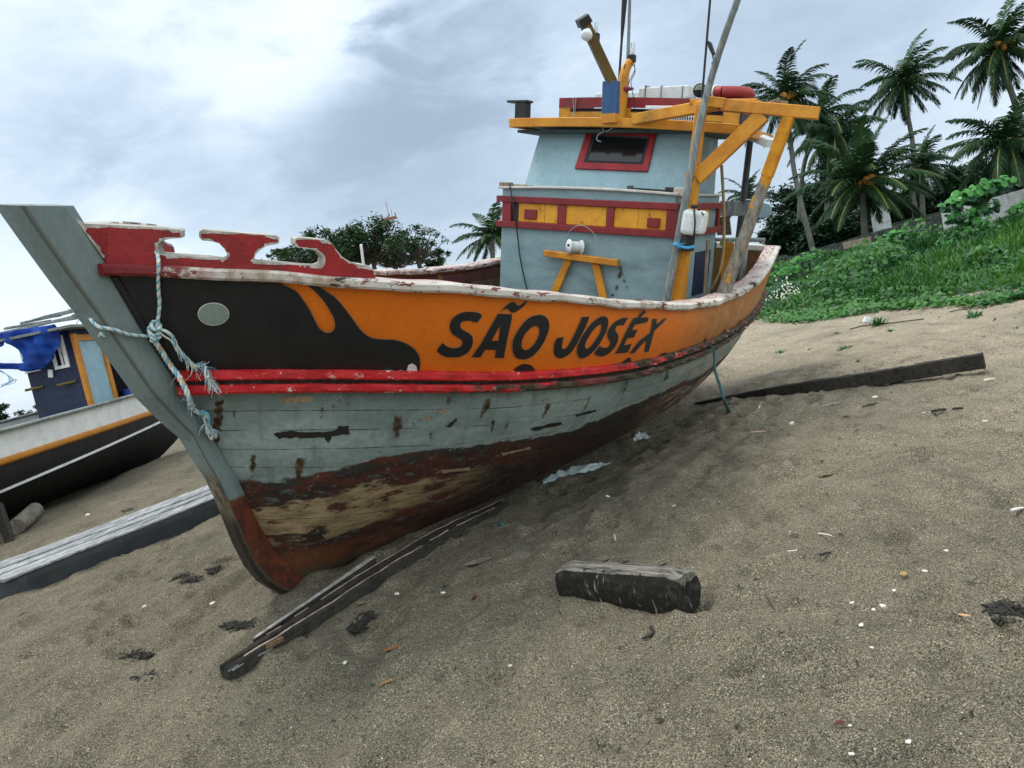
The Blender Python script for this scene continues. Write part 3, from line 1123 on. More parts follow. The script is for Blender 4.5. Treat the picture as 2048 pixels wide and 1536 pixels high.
# rubbing strake: two bands with a recess between
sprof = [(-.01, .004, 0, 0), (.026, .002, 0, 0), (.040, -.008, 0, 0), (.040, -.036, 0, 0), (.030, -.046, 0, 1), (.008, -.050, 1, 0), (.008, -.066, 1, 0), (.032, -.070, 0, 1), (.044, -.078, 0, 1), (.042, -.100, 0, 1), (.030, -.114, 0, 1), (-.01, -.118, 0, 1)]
for side in (1, -1):
    vs, fs, a1, a2 = [], [], [], []
    n, K = 150, len(sprof)
    for i in range(n):
        x = -3.02 + (4.665 + 3.02) * i / (n - 1)
        xx = max(x, -3)
        dy = (br(min(xx + .05, 4.68)) - br(max(xx - .05, -3))) / (min(xx + .05, 4.68) - max(xx - .05, -3))
        nrm = Vector((-dy, 1, 0)).normalized()
        tp = 1 - .35 * sstep(1.5, -2.5, x)
        for k, (a, z, rc, lb) in enumerate(sprof):
            j = .005 * math.sin(x * 23 + k) * math.sin(x * 5.1 + k * 2) * (1 + 1.5 * (x < 2))
            p = Vector((x, br(xx), zr(xx))) + nrm * (a + (j if a > .02 else 0))
            p.z += z * tp + (j * .6 if k not in (0, K - 1) else 0)
            p.y = max(p.y, .06) * side
            vs.append(p)
            a1.append(rc)
            a2.append(lb)
    for i in range(n - 1):
        for k in range(K - 1):
            a, b = i * K + k, i * K + k + 1
            q = (a, b, b + K, a + K)
            fs.append(q if side < 0 else q[::-1])
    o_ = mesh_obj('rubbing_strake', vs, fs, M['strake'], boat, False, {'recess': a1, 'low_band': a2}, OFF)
    if side > 0:
        strake_p = o_

# stem post: a raked timber on the centre plane, bevelled to a narrower fore edge
fr_px = [(8, 410), (60, 484), (120, 567), (165, 625), (228, 712), (290, 800), (340, 850), (380, 884), (410, 935), (432, 968), (450, 1010), (466, 1052), (482, 1092), (505, 1138), (530, 1168), (556, 1185), (585, 1192)]
bk_px = [(130, 412), (165, 468), (205, 533), (240, 590), (275, 650), (310, 703), (345, 758), (372, 800), (405, 860), (440, 920), (470, 965), (492, 1010), (508, 1045), (530, 1085), (560, 1120), (600, 1150), (655, 1172)]
fe = [on_y(*q, 0.035) for q in fr_px]
be = [on_y(*q, 0.085) for q in bk_px]
vs, fs = [], []
for f_, b_ in zip(fe, be):
    mid = f_.lerp(b_, .20)
    tk = 1.0 - .30 * float(sstep(-.05, -.5, b_.z))
    vs += [Vector((f_.x, .035, f_.z)), Vector((mid.x, .082 * tk, mid.z)), Vector((b_.x, .085 * tk, b_.z)), Vector((b_.x - .05, .06 * tk, b_.z)),
           Vector((b_.x - .05, -.06 * tk, b_.z)), Vector((b_.x, -.085 * tk, b_.z)), Vector((mid.x, -.082 * tk, mid.z)), Vector((f_.x, -.035, f_.z))]
n = len(fe)
for i in range(n - 1):
    for k in range(8):
        a, b = i * 8 + k, i * 8 + (k + 1) % 8
        fs.append((a, b, b + 8, a + 8))
fs += [tuple(range(7, -1, -1)), tuple(range((n - 1) * 8, n * 8))]


def stem_mat():
    t = NT('stem_paint')
    x, y, z = t.xyz()
    n1 = t.noise(2.2, 6, .6)
    n2 = t.noise(9, 7, .7)
    n3 = t.noise(1.0, 4, .6, t.map(scale=(60, 60, 14), rot=(0, R(35), 0)))
    col = t.mix(t.step(n1, .35, .7), (0.190, 0.238, 0.232), (0.150, 0.195, 0.192))
    col = t.mul(col, t.ramp(n3, (.3, (.90,) * 3), (.7, (1.08,) * 3)))
    col = t.mix(t.math('MULTIPLY', t.step(n2, .55, .7), .25), col, (0.09, 0.10, 0.085))
    e = t.math('ADD', z, t.math('MULTIPLY', t.math('SUBTRACT', n2, .5), .12))     # local z, keel at 0
    red = t.mix(t.step(n2, .4, .62), (0.135, 0.034, 0.018), (0.045, 0.020, 0.014))
    red = t.mix(t.math('MULTIPLY', t.step(n1, .5, .6), .6), red, (0.20, 0.075, 0.03))
    col = t.mix(t.step(e, -.85, -.82, True), col, red)
    ex, ey, ez = t.xyz(t.n('ShaderNodeNewGeometry').outputs['Normal'])
    wood = t.mix(t.step(t.noise(4, 7, .7, t.map(scale=(6, 6, 1))), .4, .6), (0.19, 0.155, 0.10), (0.06, 0.05, 0.038))
    fore = t.math('MULTIPLY', t.step(t.attr('fore'), .42, .62), t.step(t.math('ADD', e, t.math('MULTIPLY', n1, .5)), -.35, -.52))
    fore = t.math('MULTIPLY', fore, t.step(n2, .36, .5))
    col = t.mix(fore, col, wood)
    blk = t.math('MULTIPLY', t.step(t.attr('fore'), .35, .7), t.step(e, -.85, -1.0))
    col = t.mix(t.math('MULTIPLY', blk, .9), col, (0.022, 0.019, 0.016))
    seam = t.math('MULTIPLY', t.step(t.attr('fore'), .42, .5), t.step(t.attr('fore'), .62, .54))
    col = t.mix(t.math('MULTIPLY', seam, .7), col, (0.07, 0.065, 0.045))
    h = t.math('ADD', t.math('MULTIPLY', n2, .7), t.math('MULTIPLY', n3, .3))
    return t.done(col, t.ramp(n2, (.3, (.40,) * 3), (.7, (.66,) * 3)), t.bump(h, .006, .9), .3)


stem = mesh_obj('stem_post', vs, fs, stem_mat(), boat, False, {'fore': [1, .5, 0, 0, 0, 0, .5, 1] * n}, OFF)
# keel timber
mb = MB()
mb.beam((4.0, 0, -1.60), (-2.6, 0, -1.44), .16, .10, ch=.01)
mb.build('keel', M['deck'], boat, OFF)

# ---------------------------------------------------------------- painted marks, laid on the planking
def bvh_of(o):
    me_ = o.data
    return BVHTree.FromPolygons([v.co[:] for v in me_.vertices], [p.vertices[:] for p in me_.polygons])


BV_UP, BV_LOW = bvh_of(bul), bvh_of(hull)


def on_planks(px, py, bv, off):
    d = bray(px, py)
    h, nrm, _, _ = bv.ray_cast(BC, d)
    k = 1
    while h is None and k < 40:                 # just past the edge of the planking: take the nearest plank
        for ax_, ay_ in ((0, -k), (k, 0), (0, k), (k, -k), (-k, 0)):
            d = bray(px + ax_, py + ay_)
            h, nrm, _, _ = bv.ray_cast(BC, d)
            if h is not None:
                break
        k += 1
    if h is None:
        print('MISS', px, py)
        h, nrm, _, _ = bv.find_nearest(BC + bray(px, py) * 3)
    if nrm.dot(d) > 0:
        nrm = -nrm
    return h + nrm * off


def used_only(cv, fs_):
    ids = sorted({i for f in fs_ for i in f})
    mp = {a: b for b, a in enumerate(ids)}
    return [cv[i] for i in ids], [tuple(mp[i] for i in f) for f in fs_]


def decal(name, loops, mat, off=.003, step=9, bv=None, soft=0.0):
    """loops: outlines and holes given as they appear in the photo; laid on the hull as a skin of paint"""
    vs, es = [], []
    for lp in loops:
        b = len(vs)
        k = 0
        dense = []
        for i in range(len(lp)):
            p, q = Vector(lp[i]), Vector(lp[(i + 1) % len(lp)])
            m = max(1, int((q - p).length / step))
            dense += [p.lerp(q, t / m) for t in range(m)]
        vs += dense
        es += [(b + i, b + (i + 1) % len(dense)) for i in range(len(dense))]
    xs_ = [v.x for v in vs]
    ys_ = [v.y for v in vs]
    nb = len(vs)
    gx_ = min(xs_) + step / 2
    while gx_ < max(xs_):
        gy_ = min(ys_) + step / 2
        while gy_ < max(ys_):
            if min((v - Vector((gx_, gy_))).length for v in vs[:nb]) > step * .4:
                vs.append(Vector((gx_, gy_)))
            gy_ += step
        gx_ += step
    cv, _, cf, _, _, _ = delaunay_2d_cdt(vs, es, [], 0, 1e-4)

    def inside(p):
        c = False
        for lp in loops:
            for i in range(len(lp)):
                (x1, y1), (x2, y2) = lp[i], lp[(i + 1) % len(lp)]
                if (y1 > p.y) != (y2 > p.y) and p.x < (x2 - x1) * (p.y - y1) / (y2 - y1) + x1:
                    c = not c
        return c
    fs_ = [f for f in cf if inside((cv[f[0]] + cv[f[1]] + cv[f[2]]) / 3)]
    bv = bv or BV_UP
    cv, fs_ = used_only(cv, fs_)
    att = None
    if soft:
        P_ = [Vector(p) for lp in loops for p in lp]
        att = {'core': [min(1.0, min((v - p).length for p in P_) / soft) for v in cv]}
    return mesh_obj(name, [on_planks(v.x, v.y, bv, off) for v in cv], fs_, mat, boat, False, att, OFF)


def smooth_loop(pts, n=4):
    out = []
    N = len(pts)
    P = [Vector(p) for p in pts]
    for i in range(N):
        p0, p1, p2, p3 = P[i - 1], P[i], P[(i + 1) % N], P[(i + 2) % N]
        for k in range(n):
            t = k / n
            q = 0.5 * ((2 * p1) + (p2 - p0) * t + (2 * p0 - 5 * p1 + 4 * p2 - p3) * t * t + (3 * p1 - p0 - 3 * p2 + p3) * t**3)
            out.append((q.x, q.y))
    return out


curve1 = smooth_loop([(591, 580), (609, 603), (624, 628), (635, 651), (645, 661), (655, 664), (665, 661), (670, 651), (668, 636), (657, 616), (645, 598), (629, 581)])
def first_plank(py):
    for k in range(300, 1600):
        if BV_UP.ray_cast(BC, bray(k * .5, py))[0] is not None:
            return (k * .5 + .9, py)


patch = [first_plank(552), (300, 550.5), (400, 555.5), (520, 562.5), (560, 565)] + [(591, 580), (600, 590), (609, 603), (617, 615), (624, 628), (635, 651), (640, 657), (646, 662), (655, 664.5), (664, 662), (669, 655), (670, 646), (667, 634), (657, 616), (645, 598), (629, 581), (618, 572), (613, 568.5)] + \
        [(634, 570), (645, 577), (657, 585), (668, 592), (678, 602), (693, 621), (702, 633), (711, 646), (718, 656), (726, 664), (733, 669.5), (741, 674), (754, 677), (769, 677.5), (784, 678), (795, 680), (805, 683), (814, 687), (822, 692), (828, 697), (833, 703), (837, 709), (839, 717), (839.5, 728), (838, 743), (700, 746), (500, 746), (372, 746)] + [first_plank(q) for q in range(738, 553, -3)]


def grow(lp, d):
    """push an outline outwards by d"""
    out = []
    N = len(lp)
    ar = sum(lp[i][0] * lp[(i + 1) % N][1] - lp[(i + 1) % N][0] * lp[i][1] for i in range(N))
    sg = 1 if ar > 0 else -1
    for i in range(N):
        a, b, c = Vector(lp[i - 1]), Vector(lp[i]), Vector(lp[(i + 1) % N])
        t_ = ((b - a).normalized() + (c - b).normalized())
        t_ = t_.normalized() if t_.length > 1e-6 else (c - b).normalized()
        nn = Vector((t_.y, -t_.x)) * sg
        out.append((b.x + nn.x * d, b.y + nn.y * d))
    return out


decal('bow_patch', [patch], M['black'], .0065, 5)
nbd = len(range(738, 553, -3))
po_ = grow(patch, 1.4)[:-nbd] + [(q[0] + 2.5, q[1]) for q in patch[-nbd:]]
po_[0] = (patch[0][0] + 3, patch[0][1])
decal('patch_outline', [po_], M['outline'], .0048, 5)
m_ = MB()
m_.tube([on_y(*q, .096) for q in ((229, 553), (239, 570), (252, 590), (286, 650), (320, 703), (345, 741))], [.014, .015, .016, .016, .015, .012], 8)
m_.build('stem_seam', M['black'], boat, OFF)
eye = [(427 + 30 * math.cos(a * math.pi / 16), 626 + 21.5 * math.sin(a * math.pi / 16)) for a in range(32)]
decal('painted_eye', [eye], M['eye'], .0105, 6)
decal('eye_outline', [grow(eye, 1.5)], M['foam'], .0088, 6)
z1 = lambda P: [(870 + x * .11719, 590 + y * .11719) for x, y in P]
z2 = lambda P: [(1090 + x * .13184, 600 + y * .13184) for x, y in P]
L_S1 = z1(smooth_loop([(30, 940), (80, 865), (128, 815), (170, 850), (230, 885), (320, 900), (410, 885), (455, 840), (462, 780), (430, 745), (370, 710), (295, 660), (258, 600), (245, 530), (262, 450), (300, 390), (360, 340), (440, 300), (520, 282), (620, 280), (700, 290), (760, 310), (790, 345), (785, 375), (740, 430), (705, 462), (660, 455), (600, 435), (540, 430), (470, 445), (428, 480), (425, 530), (450, 575), (510, 610), (570, 645), (620, 690), (640, 760), (630, 850), (590, 930), (540, 985), (470, 1025), (390, 1050), (280, 1055), (180, 1045), (90, 1000)], 2))
L_A = [z1([(620, 1050), (770, 840), (930, 560), (1070, 312), (1305, 325), (1300, 420), (1250, 640), (1205, 860), (1168, 1068), (1015, 1065), (1040, 930), (850, 925), (768, 1055)]), z1([(960, 775), (1108, 500), (1080, 770)])]
L_T = [z1(smooth_loop([(1122, 270), (1160, 225), (1210, 175), (1270, 130), (1330, 115), (1370, 135), (1405, 178), (1460, 160), (1510, 125), (1560, 95), (1530, 160), (1470, 215), (1400, 265), (1350, 292), (1305, 295), (1265, 270), (1245, 240), (1215, 228), (1170, 245)], 2))]
L_O = [z1(smooth_loop([(1315, 870), (1330, 760), (1390, 630), (1490, 490), (1580, 400), (1680, 350), (1790, 335), (1870, 360), (1920, 420), (1942, 510), (1930, 600), (1880, 740), (1800, 880), (1710, 990), (1620, 1060), (1520, 1092), (1430, 1085), (1360, 1040), (1325, 960)], 2)),
       z1(smooth_loop([(1468, 850), (1480, 760), (1530, 660), (1600, 580), (1670, 530), (1730, 525), (1770, 565), (1775, 630), (1750, 720), (1700, 810), (1640, 880), (1580, 925), (1530, 930), (1485, 905)], 2))]
L_J = [z2([(555, 252), (668, 252), (610, 400), (540, 540), (470, 670), (420, 750), (370, 810), (310, 850), (260, 873), (215, 878), (165, 858), (138, 820), (125, 760), (130, 690), (150, 620), (180, 570), (275, 558), (262, 620), (248, 690), (250, 728), (275, 742), (310, 728), (350, 680), (420, 560), (490, 410)])]
L_O2 = [z2(smooth_loop([(480, 750), (495, 670), (540, 570), (610, 460), (690, 360), (770, 290), (850, 248), (910, 250), (945, 285), (952, 350), (935, 430), (890, 540), (820, 660), (740, 760), (650, 840), (570, 878), (515, 868), (485, 820)], 2)),
        z2(smooth_loop([(598, 690), (625, 610), (690, 500), (760, 415), (815, 372), (845, 375), (850, 420), (825, 500), (770, 590), (710, 670), (660, 720), (620, 735)], 2))]
L_S2 = [z2(smooth_loop([(745, 800), (790, 735), (825, 693), (850, 712), (900, 722), (950, 710), (980, 675), (985, 630), (960, 590), (940, 540), (940, 490), (970, 420), (1030, 350), (1100, 300), (1170, 270), (1258, 268), (1225, 310), (1185, 378), (1140, 375), (1090, 390), (1060, 430), (1060, 465), (1090, 500), (1105, 550), (1095, 620), (1060, 700), (1000, 770), (930, 825), (850, 848), (790, 838)], 2))]
L_E = [z2([(1060, 808), (1140, 660), (1220, 480), (1300, 330), (1338, 268), (1405, 262), (1408, 236), (1498, 150), (1522, 185), (1440, 262), (1562, 262), (1555, 320), (1500, 345), (1360, 368), (1312, 452), (1395, 445), (1345, 560), (1240, 578), (1190, 682), (1308, 662), (1248, 790)])]
L_X = [z2([(1282, 800), (1345, 712), (1430, 610), (1580, 500), (1600, 450), (1625, 285), (1690, 285), (1680, 370), (1800, 278), (1842, 275), (1790, 335), (1650, 468), (1615, 600), (1565, 782), (1505, 785), (1530, 600), (1420, 715), (1345, 800)])]


def marks(name, groups, mat, off, step, d=0.0, parent=None, bv=None, soft=0.0):
    out = []
    for lp in groups:
        lp2 = [grow(l_, d if k == 0 else -d) for k, l_ in enumerate(lp)] if d else lp
        out.append(decal(name, lp2, mat, off, step, bv, soft))
    return out


NAME = ([L_S1], L_A, L_T, L_O, L_J, L_O2, L_S2, L_E, L_X)
for lp in NAME:
    le = marks('letter', [lp], M['black'], .005, 6)[0]
    ed_ = marks('letter_outline', [lp], M['outline'], .003, 6, 1.1)[0]
    ed_.parent = le
    ed_.location = (0, 0, 0)
# small dark gaps where planking is broken just above the strake
z3 = lambda P: [(960 + x * .29297, 360 + y * .29297) for x, y in P]
marks('dark_gouge', [[[(1026, 740), (1033, 733), (1042, 728), (1050, 727), (1060, 729), (1066, 734), (1070, 740), (1050, 743)]],
                            [[(1234, 731), (1246, 722), (1255, 715), (1260, 714), (1262, 722), (1268, 726), (1255, 730)]],
                            [[(1312, 717), (1320, 708), (1330, 704), (1333, 710), (1325, 716)]],
                            [[(1398, 690), (1406, 684), (1411, 674), (1413, 684), (1418, 686), (1408, 692)]],
                            [[(1442, 672), (1447, 664), (1449, 656), (1451, 666), (1456, 668)]],
                            [[(1475, 650), (1479, 644), (1481, 637), (1482, 645), (1486, 647)]]], M['black'], .004, 5)
marks('bare_patch', [[[(812, 741), (816, 728), (824, 725), (832, 731), (834, 741), (826, 744)]], [[(788, 742), (800, 738), (812, 740), (822, 743), (805, 746)]]], M['foam'], .0075, 5)


def ragged(pts, amp, n=5, seed=0):
    r_ = random.Random(seed)
    out = []
    for i in range(len(pts)):
        p, q = Vector(pts[i]), Vector(pts[(i + 1) % len(pts)])
        for k in range(n):
            c = p.lerp(q, k / n)
            out.append((c.x + r_.uniform(-amp, amp), c.y + r_.uniform(-amp, amp)))
    return out




def stain(name, c, c2, lo, hi):
    """a stain that thins out to nothing at its edge"""
    t = NT(name)
    n_ = t.noise(26, 6, .7)
    t.done(t.mix(t.step(n_, .4, .6), c, c2), .8, None, .15)
    a = t.step(t.math('ADD', t.attr('core'), t.math('MULTIPLY', t.math('SUBTRACT', n_, .5), 2.2)), lo, hi)
    tr = t.n('ShaderNodeBsdfTransparent')
    mx = t.n('ShaderNodeMixShader')
    t.l(a, mx.inputs[0])
    t.t.links.new(tr.outputs[0], mx.inputs[1])
    t.t.links.new(t.b.outputs[0], mx.inputs[2])
    t.t.links.new(mx.outputs[0], t.out.inputs[0])
    return t.m


M['rust'] = stain('rust_stain', (.115, .062, .022), (.045, .024, .012), .15, 1.35)
M['tar'] = stain('tar_mark', (.020, .018, .015), (.030, .025, .020), -.15, .25)
M['bare_s'] = stain('bare_wood_patch', (.32, .25, .16), (.22, .17, .10), -.1, .3)
M['bare'] = plain('bare_wood', (.30, .235, .15), .8, .3, 30)
RUST = ((500, 908, 14, 54), (588, 914, 24, 50), (785, 832, 22, 46), (968, 796, 20, 44), (464, 818, 10, 26), (856, 862, 12, 30), (1090, 804, 16, 36), (640, 800, 10, 40), (1175, 790, 12, 40), (1250, 760, 12, 40), (430, 800, 18, 120), (1330, 740, 12, 34))
for k, (x_, y_, w_, h_) in enumerate(RUST):
    sl_ = -.10 if x_ < 900 else -.45
    lp = ragged([(x_, y_), (x_ + w_, y_ - 3), (x_ + w_ * 1.05 + sl_ * h_ * .4, y_ + h_ * .45), (x_ + w_ * .72 + sl_ * h_, y_ + h_), (x_ + w_ * .35 + sl_ * h_, y_ + h_ * .96), (x_ + sl_ * h_ * .4, y_ + h_ * .5)], 1.2, 4, k)
    marks('rust_stain', [[lp]], M['rust'], .0022, 4, 0, None, BV_LOW, 6.5)
TAR = ([(546, 867), (570, 861), (640, 864), (672, 859), (676, 851), (696, 849), (699, 868), (664, 872), (657, 885), (648, 874), (600, 875), (558, 876)], [(892, 852), (912, 836), (918, 838), (898, 855)], [(1150, 829), (1190, 818), (1194, 823), (1152, 835)], [(1060, 856), (1120, 842), (1124, 848), (1066, 862)], [(980, 862), (984, 840), (988, 840), (986, 864)])
for k, q in enumerate(TAR):
    marks('tar_mark', [[ragged(q, 1.5, 5, 30 + k)]], M['tar'], .003, 4, 0, None, BV_LOW, 3.0)
for k, q in enumerate(([(836, 838), (862, 831), (868, 836), (842, 842)], [(870, 823), (890, 816), (895, 823), (876, 828)], [(1078, 801), (1096, 793), (1100, 798), (1083, 805)], [(558, 796), (622, 791), (634, 800), (610, 805), (568, 808)], [(1000, 905), (1060, 893), (1064, 898), (1004, 911)], [(880, 940), (940, 934), (942, 939), (884, 946)])):
    marks('bare_patch', [[ragged(q, 1.3, 4, 60 + k)]], M['bare_s'], .0026, 4, 0, None, BV_LOW, 3.0)

# ---------------------------------------------------------------- bow fairlead boards standing on the gunwale


def on_bg(px, py):
    d = bray(px, py)
    t0, g0 = None, None
    t = 1.0
    while t < 16:
        p = BC + d * t
        g = p.y - bg(p.x) if p.x < 4.93 else p.y - .08
        if g0 is not None and g0 > 0 >= g:
            a, b = t0, t
            for _ in range(25):
                m = (a + b) / 2
                q = BC + d * m
                if q.y - (bg(q.x) if q.x < 4.93 else .08) > 0:
                    a = m
                else:
                    b = m
            return BC + d * b
        t0, g0 = t, g
        t += .02
    return BC + d * 3


FL = [(150, 437), (165, 446.5), (228, 450), (300, 454), (358, 458.5), (364, 462), (364, 476), (338, 478), (322, 483), (315, 489), (316, 500), (320, 508), (345, 510), (400, 514), (445, 518), (453, 515), (454, 507), (448, 497), (438, 487), (425, 483), (404, 481),
      (398, 474), (398, 463), (406, 459), (450, 463), (500, 467), (552, 471), (559, 475), (558, 487), (533, 492), (518, 502), (511, 510), (509, 520), (516, 523), (560, 526), (610, 531), (634, 532), (645, 528), (647, 518), (642, 509), (632, 501), (612, 497), (594, 495),
      (588, 488), (589, 478), (597, 475), (630, 478), (656, 481), (663, 486), (672, 498), (684, 513), (698, 522), (715, 528), (735, 531), (746, 537), (751, 545), (751, 557), (640, 550), (520, 543), (400, 537), (300, 532), (215, 528)]


def curved_board(name, loop, fn, thick, mats, parent, step=10, flip=1.0):
    dense, es = [], []
    for i in range(len(loop)):
        p, q = Vector(loop[i]), Vector(loop[(i + 1) % len(loop)])
        m = max(1, int((q - p).length / step))
        dense += [p.lerp(q, t / m) for t in range(m)]
    nb = len(dense)
    es = [(i, (i + 1) % nb) for i in range(nb)]
    vs2 = list(dense)
    gx_ = min(v.x for v in dense) + step / 2
    while gx_ < max(v.x for v in dense):
        gy_ = min(v.y for v in dense) + step / 2
        while gy_ < max(v.y for v in dense):
            if min((v - Vector((gx_, gy_))).length for v in dense) > step * .5:
                vs2.append(Vector((gx_, gy_)))
            gy_ += step
        gx_ += step
    cv, _, cf, _, _, _ = delaunay_2d_cdt(vs2, es, [], 0, 1e-4)

    def inside(p):
        c = False
        for i in range(nb):
            a, b = dense[i], dense[(i + 1) % nb]
            if (a.y > p.y) != (b.y > p.y) and p.x < (b.x - a.x) * (p.y - a.y) / (b.y - a.y) + a.x:
                c = not c
        return c
    front, back = [], []
    loopset = len(dense)
    bnd = []
    for v in cv:
        p = fn(v.x, v.y)
        x = min(max(p.x, -3), 4.93)
        dy = (bg(min(x + .06, 4.93)) - bg(max(x - .06, -3))) / .12
        nn = Vector((-dy, 1, 0)).normalized()
        q = p - nn * thick
        q.y = max(q.y, .012)
        dm = min((v - w__).length for w__ in dense)
        hi_ = p.z - zg(min(max(p.x, -3), 4.96))
        bnd.append((1.0 if dm < 1.5 else 0.0) * (1.0 if hi_ > .055 else 0.0))
        front.append(Vector((p.x, p.y * flip, p.z)))
        back.append(Vector((q.x, q.y * flip, q.z)))
    n_ = len(front)
    fs_, mi = [], []
    for f in cf:
        if inside((cv[f[0]] + cv[f[1]] + cv[f[2]]) / 3):
            fs_.append(tuple(f))
            fs_.append(tuple(n_ + i for i in reversed(f)))
            mi += [0, 0]
    for i in range(nb):
        j = (i + 1) % nb
        fs_.append((i, j, n_ + j, n_ + i))
        mi.append(1)
    o = mesh_obj(name, front + back, fs_, mats[0], parent, False, {'worn': bnd + bnd}, OFF)
    o.data.materials.append(mats[1])
    bm = bmesh.new()
    bm.from_mesh(o.data)
    for f, k in zip(bm.faces, mi):
        f.material_index = k
    bmesh.ops.recalc_face_normals(bm, faces=bm.faces[:])
    bm.to_mesh(o.data)
    bm.free()
    return o


M['worn_edge'] = paint('worn_white_edge', (0.47, 0.45, 0.40), (0.32, 0.31, 0.27), chip=(0.15, 0.03, 0.03), chip_amt=.16, chip_scale=14, dirt_amt=.4, rough=.65, bump=.006)
t = NT('fairlead_red')
n2_, n3_ = t.noise(7, 7, .7), t.noise(30, 4, .6)
fc = t.mix(t.step(n2_, .35, .7), (0.30, 0.018, 0.021), (0.18, 0.016, 0.018))
wr = t.math('ADD', t.attr('worn'), t.math('MULTIPLY', t.math('SUBTRACT', n2_, .5), 1.5))
fc = t.mix(t.step(wr, .44, .52), fc, t.mix(t.step(n3_, .4, .65), (.50, .475, .42), (.30, .27, .22)))
fc = t.mix(t.math('MULTIPLY', t.step(t.noise(3, 6, .65), .52, .72), .45), fc, (.03, .02, .018))
M['fair_red'] = t.done(fc, .45, t.bump(t.math('SUBTRACT', n3_, t.step(wr, .44, .52)), .004, .9), .35)
for sgn in (1, -1):
    fb_ = curved_board('fairlead_board', FL, on_bg, .10, (M['fair_red'], M['worn_edge']), boat, 10, sgn)
    if sgn > 0:
        fair_p = fb_
mb = MB()
a, b = on_y(728, 526, -1.35), on_y(722, 489, -1.35)
mb.tube([a - Vector((0, 0, .05)), b], .012, 8)
mb.build('stanchion', M['foam'], boat, OFF)

# ---------------------------------------------------------------- lower cabin
CW, CL, CT = .905, -1.46, .775
mb = MB()


def cam_top(y):
    return CT + .022 * (1 - (y / CW)**2)


prof_ = [(-CW, DECK), (CW, DECK)] + [(CW - 2 * CW * i / 10, cam_top(CW - 2 * CW * i / 10)) for i in range(11)]
mb.prism([(0, y, z) for y, z in prof_], (CL, 0, 0))
cabin = mb.build('cabin', M['grey_blue'], boat, OFF)
mb = MB()
for i in range(20):
    ya, yb = -CW - .03 + (2 * CW + .06) * i / 20, -CW - .03 + (2 * CW + .06) * (i + 1) / 20
    mb.beam((.02, ya, cam_top(max(min(ya, CW), -CW)) + .006), (.02, yb, cam_top(max(min(yb, CW), -CW)) + .006), .05, .022, ch=.004)
mb.box((CL / 2, CW + .012, CT + .004), (-CL + .05, .04, .02), None, .004)
mb.box((CL / 2, -CW - .012, CT + .004), (-CL + .05, .04, .02), None, .004)
mb.build('cabin_rim', M['white_worn'], boat, OFF)

# red trim round the cabin with yellow panels between
tz, bz = .672, .425
mb = MB()
mb.box((.028, 0, tz), (.056, 2 * CW + .08, .062), None, .006)
mb.box((.028, 0, bz), (.056, 2 * CW + .08, .062), None, .006)


def ypx(px, py, x=.03):
    return on_x(px, py, x).y


uprights = [(1004, 1021), (1115, 1130), (1213.5, 1226.5), (1333, 1353)]
for a, b in uprights:
    ya, yb = ypx(a, 435, .04), ypx(b, 440, .04)
    mb.box((.022, (ya + yb) / 2, (tz + bz) / 2), (.044, abs(yb - ya), tz - bz - .064), None, .004)
for side in (1, -1):
    for zz in (tz, bz):
        mb.box((CL / 2 - .02, side * (CW + .022), zz), (-CL + .02, .044, .062), None, .006)
    for xx in (-.62, CL + .06):
        mb.box((xx, side * (CW + .018), (tz + bz) / 2), (.06, .036, tz - bz - .064), None, .004)
mb.build('cabin_trim', M['red'], boat, OFF)
for (a, b) in ((1037, 1089.5), (1089.8, 1115.0), (1130.5, 1213), (1227, 1276.5), (1276.8, 1333)):
    ya, yb = ypx(a, 435, .014), ypx(b, 440, .014)
    mb = MB()
    mb.box((.010, (ya + yb) / 2, (tz + bz) / 2), (.020, abs(yb - ya) - .003, tz - bz - .066), None, .003)
    mb.build('yellow_panel', M['panel_yellow'], boat, OFF)
mb = MB()
mb.box((-.86, CW + .010, (tz + bz) / 2), (.40, .02, tz - bz - .066), None, .003)
mb.build('yellow_panel', M['panel_yellow'], boat, OFF)
mb = MB()
ya, yb = ypx(1021.5, 435, .004), ypx(1036.5, 435, .004)
mb.box((.003, (ya + yb) / 2, (tz + bz) / 2), (.006, abs(yb - ya), tz - bz - .066))
mb.build('dark_recess', M['black_thing'], boat, OFF)
for (a, b, t_, u_) in ((1050, 1073, 418, 439), (1295.5, 1319, 435, 456)):
    p, q = on_x(a, t_, .03), on_x(b, u_, .03)
    mb = MB()
    mb.box((.034, (p.y + q.y) / 2, (p.z + q.z) / 2), (.03, abs(q.y - p.y), abs(p.z - q.z)), None, .008)
    mb.build('red_block', M['red'], boat, OFF)
mb = MB()
p, q = on_y(1405, 430, CW + .03), on_y(1412, 456, CW + .03)
mb.box(((p.x + q.x) / 2, CW + .03, (p.z + q.z) / 2), (.14, .03, .10), None, .006)
mb.build('red_block', M['red'], boat, OFF)
# fixed pieces on the front: timber stubs on the rim, a gutter, a white block
mb = MB()
p, q = on_x(1001, 368, .03), on_x(1022, 368, .03)
mb.box((.0, p.y + .05, p.z - .005), (.07, .13, .05), None, .006)
mb.beam((-.02, p.y + .12, p.z - .01), (-.05, p.y + .32, p.z - .015), .045, .03)
mb.build('rim_block', M['rawwood'], boat, OFF)
mb = MB()
p, q = on_x(1256, 380, -.06), on_x(1352, 386, -.06)
mb.beam(p + Vector((0, 0, .01)), q + Vector((0, 0, .004)), .07, .035)
mb.box(q + Vector((0, -.05, .025)), (.07, .10, .05), None, .012)
mb.box(p + Vector((0, .02, .025)), (.05, .05, .03), None, .008)
mb.build('gutter', M['black_thing'], boat, OFF)
mb = MB()
p = on_x(1362, 385, 0)
mb.box(p + Vector((-.02, .0, .005)), (.09, .13, .075), None, .01)
mb.build('rim_block', M['white_worn'], boat, OFF)
